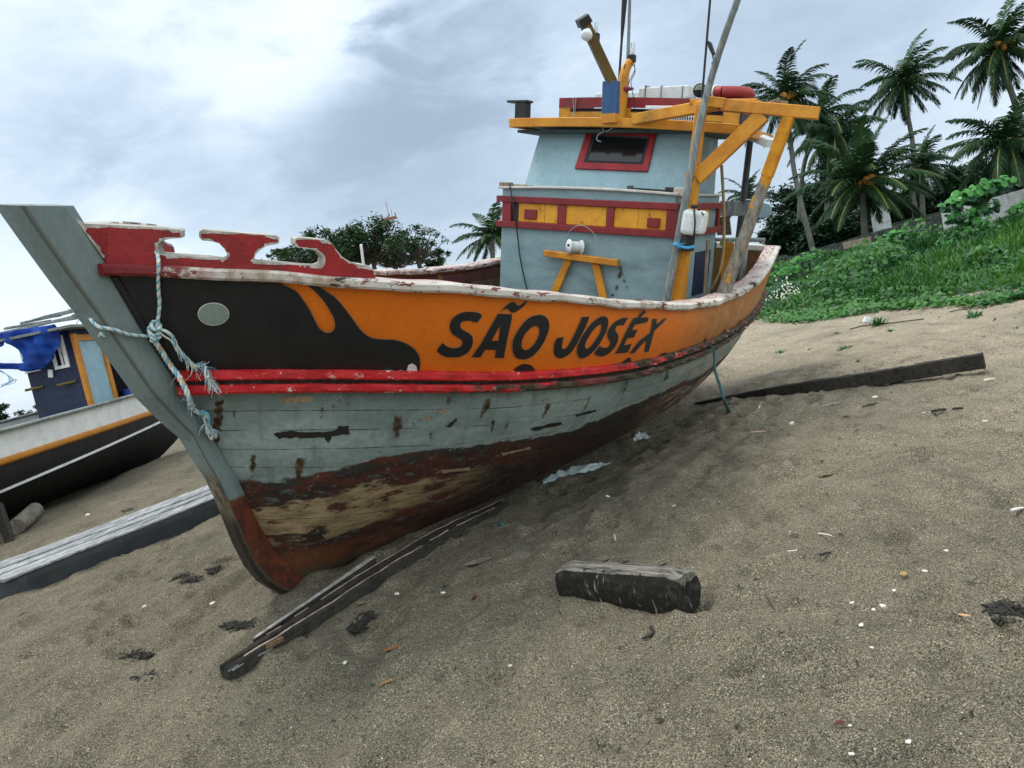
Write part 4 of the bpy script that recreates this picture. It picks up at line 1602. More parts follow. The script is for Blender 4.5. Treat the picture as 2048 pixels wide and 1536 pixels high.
# bracket that carries the line spool
mb = MB()
p, q = on_x(1090, 506, .075), on_x(1237, 526, .075)
mb.beam(p, q, .07, .062, ch=.006)
mb.build('spool_bracket_bar', M['yellow'], boat, OFF)
for (a, b) in (((1138, 518), (1106, 592)), ((1190, 521), (1208, 602))):
    mb = MB()
    p, q = on_x(*a, .055), on_x(*b, .055)
    mb.beam(p, q, .075, .035, (1, 0, 0), ch=.005)
    mb.build('spool_bracket_leg', M['yellow'], boat, OFF)
mb = MB()
mb.box((-.74 + .0, CW + .006, -.02), (.01, .01, .01))
p, q = on_y(1408, 516, CW + .008), on_y(1436, 586, CW + .008)
mb = MB()
mb.box((-1.02, CW + .006, .0), (.52, .014, .44), None, .003)
mb.build('blue_door', M['navy'], boat, OFF)
mb = MB()
mb.tube(spline([on_x(1019, 368, .06), on_x(1028, 420, .085), on_x(1035, 470, .05), on_x(1041, 520, .03), on_x(1054, 580, .03)], 6), .007, 6)
mb.build('cord', M['black_thing'], boat, OFF)


def front_mark(name, poly, mat, off, amp, seed):
    m_ = MB()
    pts_ = [on_x(a_, b_, off) for a_, b_ in ragged(poly, amp, 4, seed)]
    m_.prism(pts_, (-.001, 0, 0))
    return m_.build(name, mat, boat, OFF)


m_ = MB()
poly_ = [(1236, 528), (1244, 528), (1249, 553), (1260, 578), (1252, 583), (1242, 560), (1238, 578), (1224, 602), (1217, 598), (1230, 565)]
o = sheet_on_front = None
cx_, at_ = [], []
dense_ = ragged(poly_, .8, 5, 5)
ctr = [(1240, 535), (1241, 545), (1239, 556), (1233, 575), (1226, 590), (1247, 562), (1253, 574)]
cv_, _, cf_, _, _, _ = delaunay_2d_cdt([Vector(q) for q in dense_ + ctr], [(k, (k + 1) % len(dense_)) for k in range(len(dense_))], [], 1, 1e-4)
o = mesh_obj('rust_stain', [on_x(v.x, v.y, .0045) for v in cv_], [tuple(f) for f in cf_], M['rust'], boat, False, {'core': [0.15 if k < len(dense_) else 1.0 for k in range(len(cv_))]}, OFF)
# ---------------------------------------------------------------- wheelhouse
WB, WTP, WH = Vector((-.36, 0, .775)), Vector((-.64, 0, 1.385)), .86
WR = (WTP - WB).normalized()
WN = Vector((WR.z, 0, -WR.x)).normalized()
if WN.x < 0:
    WN = -WN


def on_wh(px, py, off=0.0):
    d = bray(px, py)
    o_ = WB + WN * off
    return BC + d * ((o_ - BC).dot(WN) / d.dot(WN))


mb = MB()
vs = []
for side in (-1, 1):
    vs += [(WB.x, side * WH, WB.z), (WTP.x, side * (WH - .03), WTP.z), (-1.46, side * (WH - .03), WTP.z), (-1.42, side * WH, WB.z)]
mb.add(vs, [(0, 1, 5, 4), (1, 2, 6, 5), (3, 7, 6, 2), (0, 3, 2, 1), (4, 5, 6, 7), (0, 4, 7, 3)])
mb.build('wheelhouse', M['wheelhouse'], boat, OFF)
wo = [(1151.5, 339), (1296, 345), (1314, 268), (1177, 262)]
wi = [(1169, 327), (1287, 331.5), (1302, 276), (1187, 270)]


def wframe(outer, inner, d0, d1):
    mbx = MB()
    o0, o1 = [on_wh(*q) + WN * d0 for q in outer], [on_wh(*q) + WN * d1 for q in outer]
    i0, i1 = [on_wh(*q) + WN * d0 for q in inner], [on_wh(*q) + WN * (d1 - .006) for q in inner]
    for i in range(4):
        j = (i + 1) % 4
        mbx.add([o0[i], o0[j], o1[j], o1[i]], [(0, 1, 2, 3)])
        mbx.add([i0[i], i0[j], i1[j], i1[i]], [(3, 2, 1, 0)])
        mbx.add([o1[i], o1[j], i1[j], i1[i]], [(0, 1, 2, 3)])
    return mbx


win = wframe(wo, wi, .001, .034).build('window', M['bright_red'], boat, OFF)
mb = MB()
pp = [on_wh(*q) + WN * .006 for q in wi]
mb.prism(pp, WN * .004)
mb.build('pane', M['dark_glass'], win)
wi2 = [(1176, 322), (1281, 326), (1296, 279), (1192, 273)]
wframe(wi, wi2, .008, .020).build('sash', M['black_thing'], win)

# roof
RF = -.36
rl, rr = on_x(1021, 246, RF), on_x(1477, 259, RF)
ry0, ry1 = rl.y, rr.y
RZ = (rl.z + rr.z) / 2


def rcam(y):
    t_ = (y - ry0) / (ry1 - ry0)
    return rl.z + (rr.z - rl.z) * t_ + .03 * (4 * t_ * (1 - t_))


mb = MB()
mb.box((-.95, (ry0 + ry1) / 2, RZ - .040), (1.02, (ry1 - ry0) - .08, .028))
mb.build('soffit', plain('soffit_dark', (.045, .065, .065), .7, .3), boat, OFF)
mb = MB()
N_ = 14
for i in range(N_):
    ya, yb = ry0 + (ry1 - ry0) * i / N_, ry0 + (ry1 - ry0) * (i + 1) / N_
    za, zb = rcam(ya), rcam(yb)
    x0, x1 = RF - .03, -1.72
    mb.add([(x0, ya, za - .02), (x0, yb, zb - .02), (x1, yb, zb - .02), (x1, ya, za - .02), (x0, ya, za + .025), (x0, yb, zb + .025), (x1, yb, zb + .025), (x1, ya, za + .025)],
           [(0, 1, 2, 3), (7, 6, 5, 4)] + ([(0, 3, 7, 4)] if i == 0 else []) + ([(1, 5, 6, 2)] if i == N_ - 1 else []) + [(3, 2, 6, 7), (0, 4, 5, 1)])
roof = mb.build('roof', M['grey_blue'], boat, OFF)
mb = MB()
for i in range(N_):
    ya, yb = ry0 + (ry1 - ry0) * i / N_, ry0 + (ry1 - ry0) * (i + 1) / N_
    mb.beam((RF, ya, rcam(ya)), (RF, yb, rcam(yb)), .055, .088, ch=.006)
mb.build('roof_fascia', M['yellow'], roof)
for yy in (ry0, ry1):
    mb = MB()
    mb.beam((RF - .03, yy, rcam(yy)), (-1.72, yy, rcam(yy)), .05, .085, ch=.006)
    mb.build('roof_fascia', M['yellow'], roof)
# coaming on the roof: red upper board, yellow lower boards with slots
CX0 = -.70
c0, c1 = on_x(1118, 233, CX0), on_x(1477, 243, CX0)
ct0 = on_x(1119, 196, CX0).z
zb0 = rcam(c0.y) + .025
hh = ct0 - zb0
mb = MB()


def cboard(mbx, ya, yb, f0, f1, x=CX0, th=.035):
    n_ = 8
    for i in range(n_):
        y0_, y1_ = ya + (yb - ya) * i / n_, ya + (yb - ya) * (i + 1) / n_
        za, zb = rcam(y0_) + .025, rcam(y1_) + .025
        mbx.add([(x, y0_, za + hh * f0), (x, y1_, zb + hh * f0), (x, y1_, zb + hh * f1), (x, y0_, za + hh * f1),
                 (x - th, y0_, za + hh * f0), (x - th, y1_, zb + hh * f0), (x - th, y1_, zb + hh * f1), (x - th, y0_, za + hh * f1)],
                [(0, 1, 2, 3), (7, 6, 5, 4), (3, 2, 6, 7), (0, 4, 5, 1)] + ([(0, 3, 7, 4)] if i == 0 else []) + ([(1, 5, 6, 2)] if i == n_ - 1 else []))


cyl, cyr = c0.y, c1.y
cboard(mb, cyl, cyr, .60, 1.0, CX0 + .012)
mb.beam((CX0 - .02, cyl + .02, zb0 + hh * .8), (-1.5, cyl + .02, zb0 + hh * .8), .035, hh * .4)
mb.beam((CX0 - .02, cyr - .02, rcam(cyr) + .025 + hh * .8), (-1.5, cyr - .02, rcam(cyr) + .025 + hh * .8), .035, hh * .4)
coam = mb.build('roof_coaming', M['red'], boat, OFF)
mb = MB()
w5 = (cyr - cyl)
for (f0, f1, g0, g1) in ((0, 1, .20, .44), (0, .065, 0, .6), (.30, .42, 0, .6), (.60, .72, 0, .6), (.92, 1, 0, .6)):
    cboard(mb, cyl + w5 * f0, cyl + w5 * f1, g0, g1 - .005, CX0 + (.0 if f1 == 1 and f0 == 0 else .004))
mb.build('coaming_board', M['yellow'], coam)
mb = MB()
cboard(mb, cyl + .02, cyr - .02, .0, .6, CX0 - .10, .02)
mb.build('coaming_lining', M['black_thing'], coam)
# white slats seen between roof and coaming at the port side
mb = MB()
p, q = on_x(1292, 215, CX0 + .04), on_x(1386, 216, CX0 + .04)
mb.beam(p, q, .03, .035)
mb.build('white_batten', M['foam'], coam)
mb = MB()
p, q = on_x(1335, 235, CX0 + .03), on_x(1393, 238, CX0 + .03)
mb.beam(p, q, .02, .05)
mb.build('grating', M['foam'], coam)
mb = MB()
for i in range(12):
    c = p.lerp(q, (i + .5) / 12)
    mb.box(c + Vector((.013, 0, 0)), (.008, .010, .036))
mb.build('grating_bar', M['black_thing'], coam)
# small dark bracket at the starboard corner
mb = MB()
p = on_x(1045, 238, RF - .05)
q = on_x(1046, 206, RF - .05)
mb.beam(p, q, .13, .11, (1, 0, 0), ch=.004)
r_ = on_x(1045, 206, RF - .05)
mb.box(r_ + Vector((.0, -.03, .012)), (.13, .24, .02))
mb.build('corner_bracket', M['black_thing'], boat, OFF)

# lamp arm
LX = RF + .035
p, q = on_x(1220, 246, LX), on_x(1223, 163, LX)
w_ = abs(on_x(1236, 200, LX).y - on_x(1207.5, 200, LX).y)
mb = MB()
mb.beam(p.lerp(q, .22), q, w_, .10, (1, 0, 0), ch=.006)
arm = mb.build('lamp_post', M['blue'], boat, OFF)
mb = MB()
mb.beam(p, p.lerp(q, .225), w_ + .004, .104, (1, 0, 0), ch=.006)
mb.build('lamp_post_foot', M['yellow'], arm)
mb = MB()
tip = on_x(1169, 46, -.05)
mb.beam(q + Vector((-.03, .01, -.03)), tip, w_ * .80, .085, (0, .3, 1), ch=.006, w1=w_ * .72)
mb.build('lamp_boom', M['olive'], boat, OFF)
mb = MB()
tt = (tip - q).normalized()
mb.beam(tip - tt * .015, tip + tt * .055, w_ * .9, .11, (0, .3, 1), ch=.004, wob=.012)
mb.build('charred_end', M['black_thing'], boat, OFF)


def lathe(mbx, p0, p1, prof_rt, seg=14):
    mbx.tube([Vector(p0).lerp(Vector(p1), t_) for t_, _ in prof_rt], [r__ for _, r__ in prof_rt], seg)


bulb_white = plain('white_bulb', (.72, .75, .76), .25, .05)
mb = MB()
p = on_x(1176, 62, -.02)
q = on_x(1172, 74, .06)
lathe(mb, p, q, [(0, .03), (.3, .034), (.5, .05), (.75, .055), (.95, .04), (1.0, .012)])
mb.build('light_bulb', bulb_white, boat, OFF)


def glass_mat(name, c=(.8, .9, .88), rough=.08):
    t = NT(name)
    t.done(c, rough, None, .5)
    t.b.inputs['Transmission Weight'].default_value = .9
    t.b.inputs['IOR'].default_value = 1.15
    return t.m


M['bottle'] = glass_mat('clear_bottle', (.85, .93, .90))


def bottle_lamp(px0, px1, x):
    a, b = on_x(*px0, x), on_x(*px1, x)
    L = (b - a).length
    m1 = MB()
    lathe(m1, a, b, [(0, .022), (.12, .03), (.22, L * .17), (.85, L * .18), (.95, L * .16), (1.0, L * .08)])
    o = m1.build('bottle_cover', M['bottle'], boat, OFF)
    m1 = MB()
    lathe(m1, a.lerp(b, .15), a.lerp(b, .65), [(0, .016), (.25, .02), (.45, L * .10), (.8, L * .11), (.97, L * .06), (1, .004)])
    m1.build('bulb', bulb_white, o)
    m1 = MB()
    m1.box(a - (b - a).normalized() * .02, (.055, .075, .07), None, .006)
    m1.build('lamp_socket', M['black_thing'], o)


bottle_lamp((1264, 113), (1266, 85), -.72)
bottle_lamp((1191, 70), (1194, 44), -.15)
# curved yellow horn
mb = MB()
hp = spline([on_x(1239, 238, -.66), on_x(1244, 195, -.66), on_x(1247, 160, -.68), on_x(1252, 138, -.70), on_x(1262, 121, -.72)], 6)
mb.tube(hp, [.062 - .022 * i / (len(hp) - 1) for i in range(len(hp))], 10)
mb.build('lamp_horn', M['yellow'], boat, OFF)
mb = MB()
p, q = on_x(1249, 178, -.64), on_x(1266, 177, -.64)
mb.beam(p, q, .05, .05, ch=.01, h1=.02)
mb.build('cleat', M['red'], boat, OFF)
for (a, b, ca, rad, m_, nm) in (((1238, 160), (1252, -45), -.95, (.013, .030), 'black_thing', 'furled_mast'), ((1252.5, 222), (1261, -45), -.80, (.018, .016), 'greypole', 'antenna_pole'), ((1404, 196), (1424, -45), -.55, (.011, .011), 'black_thing', 'whip_aerial')):
    mb = MB()
    p, q = on_x(*a, ca), on_x(*b, ca)
    mb.tube([p, p.lerp(q, .4), p.lerp(q, .55), p.lerp(q, .8), q], [rad[0], rad[0], (rad[0] + rad[1]) / 2, rad[1], rad[1] * .8], 8)
    mb.build(nm, M[m_], boat, OFF)
mb = MB()
p = on_x(1252, 228, -.78)
mb.box(p, (.05, .05, .14))
mb.build('pole_foot', M['black_thing'], boat, OFF)
mb = MB()
p = on_x(1419, 92, -.55)
mb.prism([on_x(1414, 80, -.53), on_x(1421, 84, -.53), on_x(1428, 105, -.53), on_x(1424, 111, -.53), on_x(1416, 94, -.53)], (-.05, 0, 0))
mb.tube(spline([on_x(1425, 111, -.55), on_x(1427, 120, -.55), on_x(1424, 127, -.55), on_x(1427, 131, -.55)], 4), .006, 6)
mb.build('pulley_block', M['black_thing'], boat, OFF)
for pts in ([(1268, 124), (1270, 145), (1262, 165), (1268, 200), (1270, 228)], [(1262, 126), (1270, 138), (1258, 165), (1252, 205)], [(1250, 128), (1242, 165), (1236, 200)], [(1146, 195), (1148, 232)], [(1152, 195), (1149, 232)]):
    mb = MB()
    mb.tube(spline([on_x(*q, -.655) for q in pts], 6), .004, 5)
    mb.build('wire', M['steel'] if len(pts) == 2 else M['black_thing'], boat, OFF)
mb = MB()
mb.tube(spline([on_x(1236, 232, -.44), on_x(1240, 243, -.43), on_x(1226, 255, -.42), on_x(1212, 264, -.43)], 6), .006, 5)
mb.tube(spline([on_x(1205, 240, -.44), on_x(1203, 252, -.43), on_x(1208, 262, -.42), on_x(1196, 270, -.43), on_x(1194, 280, -.43), on_x(1202, 283, -.43)], 6), .006, 5)
mb.build('wire', M['steel'], boat, OFF)
# spotlight
mb = MB()
c = on_x(1400, 181, -.62)
dn = (BC - c).normalized()
r_ = 12.5 * (BC - c).length / F_PX
lathe(mb, c - dn * .09, c, [(0, r_ * .5), (.4, r_ * .9), (1, r_), (1.0, r_ * .86)], 20)
mb.box(c + Vector((-.03, 0, -r_ - .03)), (.04, .09, .05))
sp_ = mb.build('spotlight', M['black_thing'], boat, OFF)
mb = MB()
lathe(mb, c - dn * .012, c + dn * .004, [(0, r_ * .84), (.8, r_ * .84), (1, r_ * .7)], 20)
mb.build('lens', plain('lamp_lens', (.30, .33, .24), .2, .35, 60), sp_)

# ---------------------------------------------------------------- gallows frame to port
GX = .06


def timber(name, a, b, w, h, mat, xa=GX, xb=GX, up=(1, 0, 0), **k):
    m1 = MB()
    m1.beam(on_x(*a, xa), on_x(*b, xb), w, h, up, **k)
    return m1.build(name, mat, boat, OFF)


pb = on_x(1357, 597, GX)
mb = MB()
p, q = on_x(1387, 345, GX), on_x(1403, 212, GX)
low_ = Vector((GX, pb.y - .03, DECK))
mb.beam(low_, pb, .115, .11, (1, 0, 0), ch=.012, n=2)
mb.beam(pb, p, .11, .11, (1, 0, 0), ch=.012, n=4, wob=.003)
mb.beam(p, q, .085, .09, (1, 0, 0), ch=.01)
mb.build('gallows_post', M['yellow'], boat, OFF)
timber('gallows_beam', (1270, 239), (1442, 207), .085, .095, M['yellow'], RF + .03, GX + .01, (0, 0, 1), h1=.10)
timber('gallows_joint', (1418, 204), (1452, 208), .13, .085, M['yellow'], GX + .01, GX, (0, 0, 1))
timber('gallows_beam', (1446, 210), (1638, 227), .11, .098, M['yellow'], GX, GX - .05, (0, 0, 1), n=3, wob=.002)
timber('gallows_plank', (1384, 205), (1516, 204), .12, .045, M['yellow'], GX - .12, GX - .10, (0, 0, 1))
timber('gallows_brace', (1394, 356), (1527, 229), .09, .125, M['yellow'], GX + .02, GX - .02, (0, 0, 1), n=3, wob=.002)
mb = MB()
gA, gB = on_x(1580, 228, GX - .03), on_bg(1462, 577)
gB = Vector((gB.x - .0, gB.y - .06, zg(gB.x) + .038))
pts = [gA.lerp(gB, t_) for t_ in np.linspace(0, 1, 12)]
mb.beam(gA, gA.lerp(gB, .33), .095, .090, (1, 0, 0), ch=.012)
mb.tube(pts[3:], [.046, .049, .052, .051, .055, .055, .056, .058, .060], 10, wob=.05)


def leg_mat():
    t = NT('peeling_leg')
    x, y, z = t.xyz()
    g = t.noise(7, 8, .72, t.map(scale=(3, 3, 1.4)), .2)
    col = t.ramp(g, (.3, (0.055, 0.052, 0.043)), (.48, (0.19, 0.175, 0.14)), (.7, (0.36, 0.34, 0.29)))
    f = t.math('ADD', t.math('MULTIPLY', t.math('SUBTRACT', z, .93), 1.3), t.math('MULTIPLY', t.math('SUBTRACT', t.noise(6, 6, .65), .5), 1.6))
    yel = t.mix(t.step(t.noise(9, 5), .4, .65), (0.60, 0.26, 0.02), (0.42, 0.17, 0.02))
    col = t.mix(t.step(f, -.02, .06), col, yel)
    patches = t.step(t.noise(9, 6, .65, t.map(scale=(1, 1, .6), loc=(2, 7, 3))), .58, .61)
    col = t.mix(patches, col, yel)
    return t.done(col, .75, t.bump(g, .012, .9), .2)


mb.build('gallows_leg', leg_mat(), boat, OFF)
timber('roof_plank_end', (1503, 271), (1546, 288), .16, .075, M['foam'], -1.25, -1.1, (0, 0, 1))
mb = MB()
for (a, b) in (((1527, 213), (1560, 200)), ((1560, 206), (1575, 208))):
    mb.beam(on_x(*a, GX - .08), on_x(*b, GX - .08), .05, .04)
mb.build('timber_chock', M['rawwood'], boat, OFF)
# after posts, shelf and boards
mb = MB()
p, q = on_x(1477, 480, -2.0), on_x(1501, 275, -1.7)
mb.tube([Vector((-2.0, p.y, DECK)), p, q], [.038, .038, .034], 10)
mb.build('roof_post', plain('dark_post', (.055, .06, .062), .5, .4), boat, OFF)
mb = MB()
p, q = on_x(1490, 482, -2.02), on_x(1498, 404, -2.02)
mb.tube([p - (q - p), p, q], .045, 10)
mb.tube(spline([q + Vector((.03, -.06, .0)), q + Vector((.05, .0, .02)), q + Vector((.03, .09, .0)), q + Vector((-.03, .09, -.05)), q + Vector((.04, .02, -.09))], 5), .014, 6)
mb.build('tube_post', M['steel'], boat, OFF)
mb = MB()
p = [on_x(*q, -2.1) for q in ((1492, 405), (1536, 408), (1542, 414), (1541, 428), (1535, 436), (1490, 433))]
mb.prism(p, (-.05, 0, 0))
mb.build('grey_board', M['wheelhouse'], boat, OFF)
mb = MB()
p, q = on_x(1428, 479, -1.62), on_x(1530, 480, -1.75)
mb.beam(p, q, .22, .035, ch=.006)
p, q = on_x(1440, 417, -1.75), on_x(1490, 417, -1.9)
mb.beam(p, q, .06, .16)
mb.build('after_shelf', M['greypole'], boat, OFF)
mb = MB()
p, q = on_x(1424, 484, -1.58), on_x(1417, 575, -1.58)
mb.beam(Vector((q.x, q.y, DECK)), p, .085, .07, (1, 0, 0))
mb.build('after_post', M['olive'], boat, OFF)
mb = MB()
p, q = on_x(1458, 484, -2.0), on_x(1453, 560, -2.0)
mb.beam(Vector((q.x, q.y, DECK)), p, .10, .07, (1, 0, 0))
mb.build('after_post', M['yellow'], boat, OFF)
mb = MB()
for i in range(9):
    a, b = on_x(1432 + i * .4, 437 + i * 3.9, -1.9), on_x(1458 + i * .5, 433 + i * 4.3, -2.1)
    mb.tube([a, b], .014, 6)
mb.build('slat_rack', M['deck'], boat, OFF)
mb = MB()
mb.tube(spline([on_x(1443, 330, -1.2), on_x(1447, 400, -1.2), on_x(1448, 455, -1.2), on_x(1446, 505, -1.2), on_x(1438, 545, -1.2), on_x(1422, 578, -1.2)], 6), .016, 8)
mb.build('hose', plain('tan_hose', (.33, .24, .12), .5, .3), boat, OFF)

# ---------------------------------------------------------------- things lying on, tied to or hanging from the boat


def bthing(mbx, name, mat, label, cat, group=None):
    o = mbx.build(name, mat, None, None, BW)
    return tag(o, label, cat, group)


def bempty(name, at, label, cat, group=None):
    return empty(name, BW @ Vector(at), label, cat, group)


def bpart(mbx, name, mat, parent):
    o = mbx.build(name, mat, None, None, Matrix.Translation(-parent.location) @ BW)
    o.parent = parent
    return o


# spool of fishing line on its bracket
c = on_x(1150, 494, .10)
sp = bempty('line_spool', c, 'white spool of line with wire bail on the yellow bracket before the cabin', 'spool')
ax = (BM.inverted() @ Vector((0, 0, 0)) + Vector((.62, -.62, .05))).normalized()
a, b = c + ax * .07, c - ax * .07
r_ = .070
mb = MB()
lathe(mb, b, a, [(0, .02), (0.0, r_), (.10, r_), (.14, r_ * .66), (.86, r_ * .66), (.90, r_), (1.0, r_), (1.0, .02)], 22)
bpart(mb, 'reel', M['foam'], sp)
mb = MB()
pts = []
for k in range(9):
    t_ = .20 + .6 * k / 8
    ring = []
    u1 = ax.orthogonal().normalized()
    u2 = ax.cross(u1)
    cc = b.lerp(a, t_)
    mb.tube([cc + (u1 * math.cos(th) + u2 * math.sin(th)) * r_ * .69 for th in np.linspace(0, 2 * math.pi, 19)], .0075, 5, False)
bpart(mb, 'line', plain('pale_line', (.52, .55, .55), .5, .2), sp)
mb = MB()
lathe(mb, a - ax * .004, a + ax * .004, [(0, .026), (1, .026)], 14)
bpart(mb, 'bore', M['black_thing'], sp)
mb = MB()
mb.tube(spline([on_x(1131, 486, .09), on_x(1138, 464, .09), on_x(1152, 453, .09), on_x(1168, 452, .09), on_x(1186, 465, .09), on_x(1197, 486, .09), on_x(1199, 508, .09)], 6), .0035, 5)
bpart(mb, 'bail', M['steel'], sp)

# long bent pole lashed to the gallows post
mb = MB()
pl = spline([Vector((.19, .86, DECK)), on_x(1331, 607, .18), on_x(1356, 478, .19), on_x(1379, 358, .20), on_x(1401, 240, .21), on_x(1432, 125, .24), on_x(1475, 0, .30), on_x(1494, -50, .32)], 6)
mb.tube(pl, [.037 - .012 * i / (len(pl) - 1) for i in range(len(pl))], 10, wob=.03)
bthing(mb, 'long_pole', M['greypole'], 'long bent grey pole rising past the yellow timber post in front of the cabin', 'pole')
mb = MB()
mb.tube([on_x(1409, 592, .02), on_x(1416, 480, .02)], .016, 8)
bthing(mb, 'bamboo_cane', weathered_wood('bamboo', (.24, .20, .14), (.12, .10, .07), (8, 8, 1)), 'thin bamboo cane standing between the yellow post and the blue painted rectangle', 'cane')
# foam float
c = on_x(1385, 445, .20)
fl = bempty('foam_float', c, 'white foam float of two blocks bound with black cord, hanging on the yellow post', 'float')
for (pa, pb2, dx) in (((1363.5, 418), (1389, 471), .0), ((1390, 421), (1407, 470), -.05)):
    p, q = on_x(*pa, .22 + dx), on_x(*pb2, .22 + dx)
    mb = MB()
    ce = (p + q) / 2
    mb.box((ce.x - .05, ce.y, ce.z), (.13, abs(q.y - p.y), abs(p.z - q.z)), Matrix.Rotation(R(-4), 3, 'X'), .035)
    bpart(mb, 'foam_block', M['foam'], fl)
mb = MB()
mb.tube(spline([on_x(1388, 413, .20), on_x(1389, 428, .262), on_x(1390, 446, .262), on_x(1388, 470, .25), on_x(1386, 477, .19)], 5), .008, 6)
mb.tube(spline([on_x(1403, 424, .225), on_x(1407, 430, .19)], 3), .006, 6)
mb.box(on_x(1389, 413, .21), (.04, .06, .03), None, .008)
bpart(mb, 'cord', M['black_thing'], fl)
mb = MB()
p, q = on_x(1362, 473, .155), on_x(1386, 476, .155)
mb.tube([on_x(1371, 471, .12), on_x(1367, 500, .12)], [.085, .09], 12)
bthing(mb, 'rubber_sleeve', M['black_thing'], 'black rubber sleeve round the yellow post just below the foam float', 'sleeve')
# blue lashing
mb = MB()
for k in range(5):
    dz = rnd.uniform(-4, 4)
    mb.tube(spline([on_x(1347 + rnd.uniform(-3, 3), 486 + dz, .24), on_x(1358, 491 + dz * .6, .27), on_x(1374, 495 + dz * .5, .26), on_x(1390, 492 + dz * .6, .20)], 4), .006, 5)
for k in range(10):
    a = on_x(1360, 489, .265)
    b = on_x(1360 + rnd.uniform(-18, 12), 489 + rnd.uniform(-14, 10), .27)
    mb.tube(spline([a, (a + b) / 2 + Vector((.01, 0, rnd.uniform(-.01, .01))), b], 3), .0035, 4)
bthing(mb, 'blue_lashing', plain('blue_cord', (.06, .30, .52), .6, .3), 'bright blue cord lashed round the grey pole and the yellow post', 'lashing')

# on the roof
c = on_x(1455, 191, -1.15)
lr = bempty('life_ring', c, 'red life ring lying on the roof of the wheelhouse', 'life ring')
mb = MB()
rr_ = .185
mb.tube([c + Vector((math.cos(t_) * rr_, math.sin(t_) * rr_ * 1.12, .01)) for t_ in np.linspace(0, 2 * math.pi, 29)], .058, 12, False)
bpart(mb, 'ring', plain('ring_red', (.30, .035, .030), .45, .2), lr)
for t_ in (-.35, 2.2, 3.9):
    mb = MB()
    cc = c + Vector((math.cos(t_) * rr_, math.sin(t_) * rr_ * 1.12, .01))
    ra = Vector((math.cos(t_), math.sin(t_), 0))
    mb.tube([cc + (ra * math.cos(u_) + Vector((0, 0, 1)) * math.sin(u_)) * .062 for u_ in np.linspace(0, 2 * math.pi, 13)], .010, 6, False)
    bpart(mb, 'grab_band', M['foam'], lr)
mb = MB()
p = on_x(1462, 233, -.95)
mb.box(p + Vector((-.05, .0, -.01)), (.34, .26, .20), None, .02)
bthing(mb, 'black_crate', M['black_thing'], 'black crate on the wheelhouse roof under the red life ring', 'crate')
p, q = on_x(1286, 188, -.98), on_x(1385, 190, -.98)
mb = MB()
ce = (p + q) / 2
mb.box(ce, (.26, abs(q.y - p.y), .125), Matrix.Rotation(R(1.5), 3, 'X'), .012)
fb = bempty('foam_slab', ce, 'long white foam slab lying on the roof behind the red coaming', 'foam slab')
bpart(mb, 'slab', M['foam'], fb)
mb = MB()
for f_ in (.14, .46, .88):
    cc = p.lerp(q, f_)
    mb.box(cc, (.275, .012, .138), None, .002)
bpart(mb, 'strap', M['greypole'], fb)
mb = MB()
p, q = on_x(1197, 193, -1.2), on_x(1290, 195, -1.2)
mb.box((p + q) / 2, (.2, abs(q.y - p.y), .07), None, .01)
bthing(mb, 'foam_slab', M['foam'], 'low pale foam slab on the roof behind the blue lamp post', 'foam slab')

# green leaves caught on the shelf
leafy = plain('fresh_leaf', (.13, .30, .04), .5, .25)
for (a, lab) in (((1444, 487), 'green leaf caught behind the tan hose under the shelf'), ((1477, 487), 'larger green leaf under the shelf beside the dark post')):
    mb = MB()
    w_ = 5 if a[0] < 1460 else 8
    pts = [on_x(a[0] + w_ * math.cos(t_), a[1] + 5.2 * math.sin(t_) * (1 if math.cos(t_) < .5 else .6), -1.45) for t_ in np.linspace(0, 2 * math.pi, 12, endpoint=False)]
    mb.prism(pts, (-.012, 0, .004))
    bthing(mb, 'green_leaf', leafy, lab, 'leaf')

# ---------------------------------------------------------------- ropes
BV_BOW = [bvh_of(q) for q in (stem, gun_p, strake_p, fair_p)]
M['rope_blue'] = plain('rope_blue', (.16, .40, .52), .8, .35, 60)
M['rope_white'] = plain('rope_white', (.62, .64, .60), .85, .25, 60)
M['rope_tan'] = plain('rope_tan', (.52, .36, .20), .85, .3, 60)


def on_bow(px, py, off):
    d = bray(px, py)
    best = None
    for bv in BV_BOW + [BV_UP, BV_LOW]:
        h, nrm, _, dist = bv.ray_cast(BC, d)
        if h is not None and (best is None or dist < best[1]):
            best = (h, dist, nrm if nrm.dot(d) < 0 else -nrm)
    if best is None:
        return on_bg(px, py) - d * off if (px > 240 and py < 560) else on_y(px, py, .10)
    return best[0] - d * off * .6 + best[2] * off


def multi_mat(o, mats):
    for m_ in mats[1:]:
        o.data.materials.append(m_)


def twisted(mbs, pts, rad, pitch, strands=3, r0=None, spread=None):
    """three strands laid round a path; one builder per colour"""
    n = len(pts)
    L = 0
    for k in range(strands):
        path, rads = [], []
        L = 0
        for i, p in enumerate(pts):
            if i:
                L += (pts[i] - pts[i - 1]).length
            d = (pts[min(i + 1, n - 1)] - pts[max(i - 1, 0)]).normalized()
            a = d.cross(Vector((.3, .5, .81))).normalized()
            b = d.cross(a)
            th = 2 * math.pi * (L / pitch + k / strands)
            sp_ = rad * .55 * (1 if spread is None else 1 + spread * (i / n)**2)
            path.append(p + (a * math.cos(th) + b * math.sin(th)) * sp_)
            rads.append(rad * .55)
        mbs[k % len(mbs)].tube(path, rads, 6)


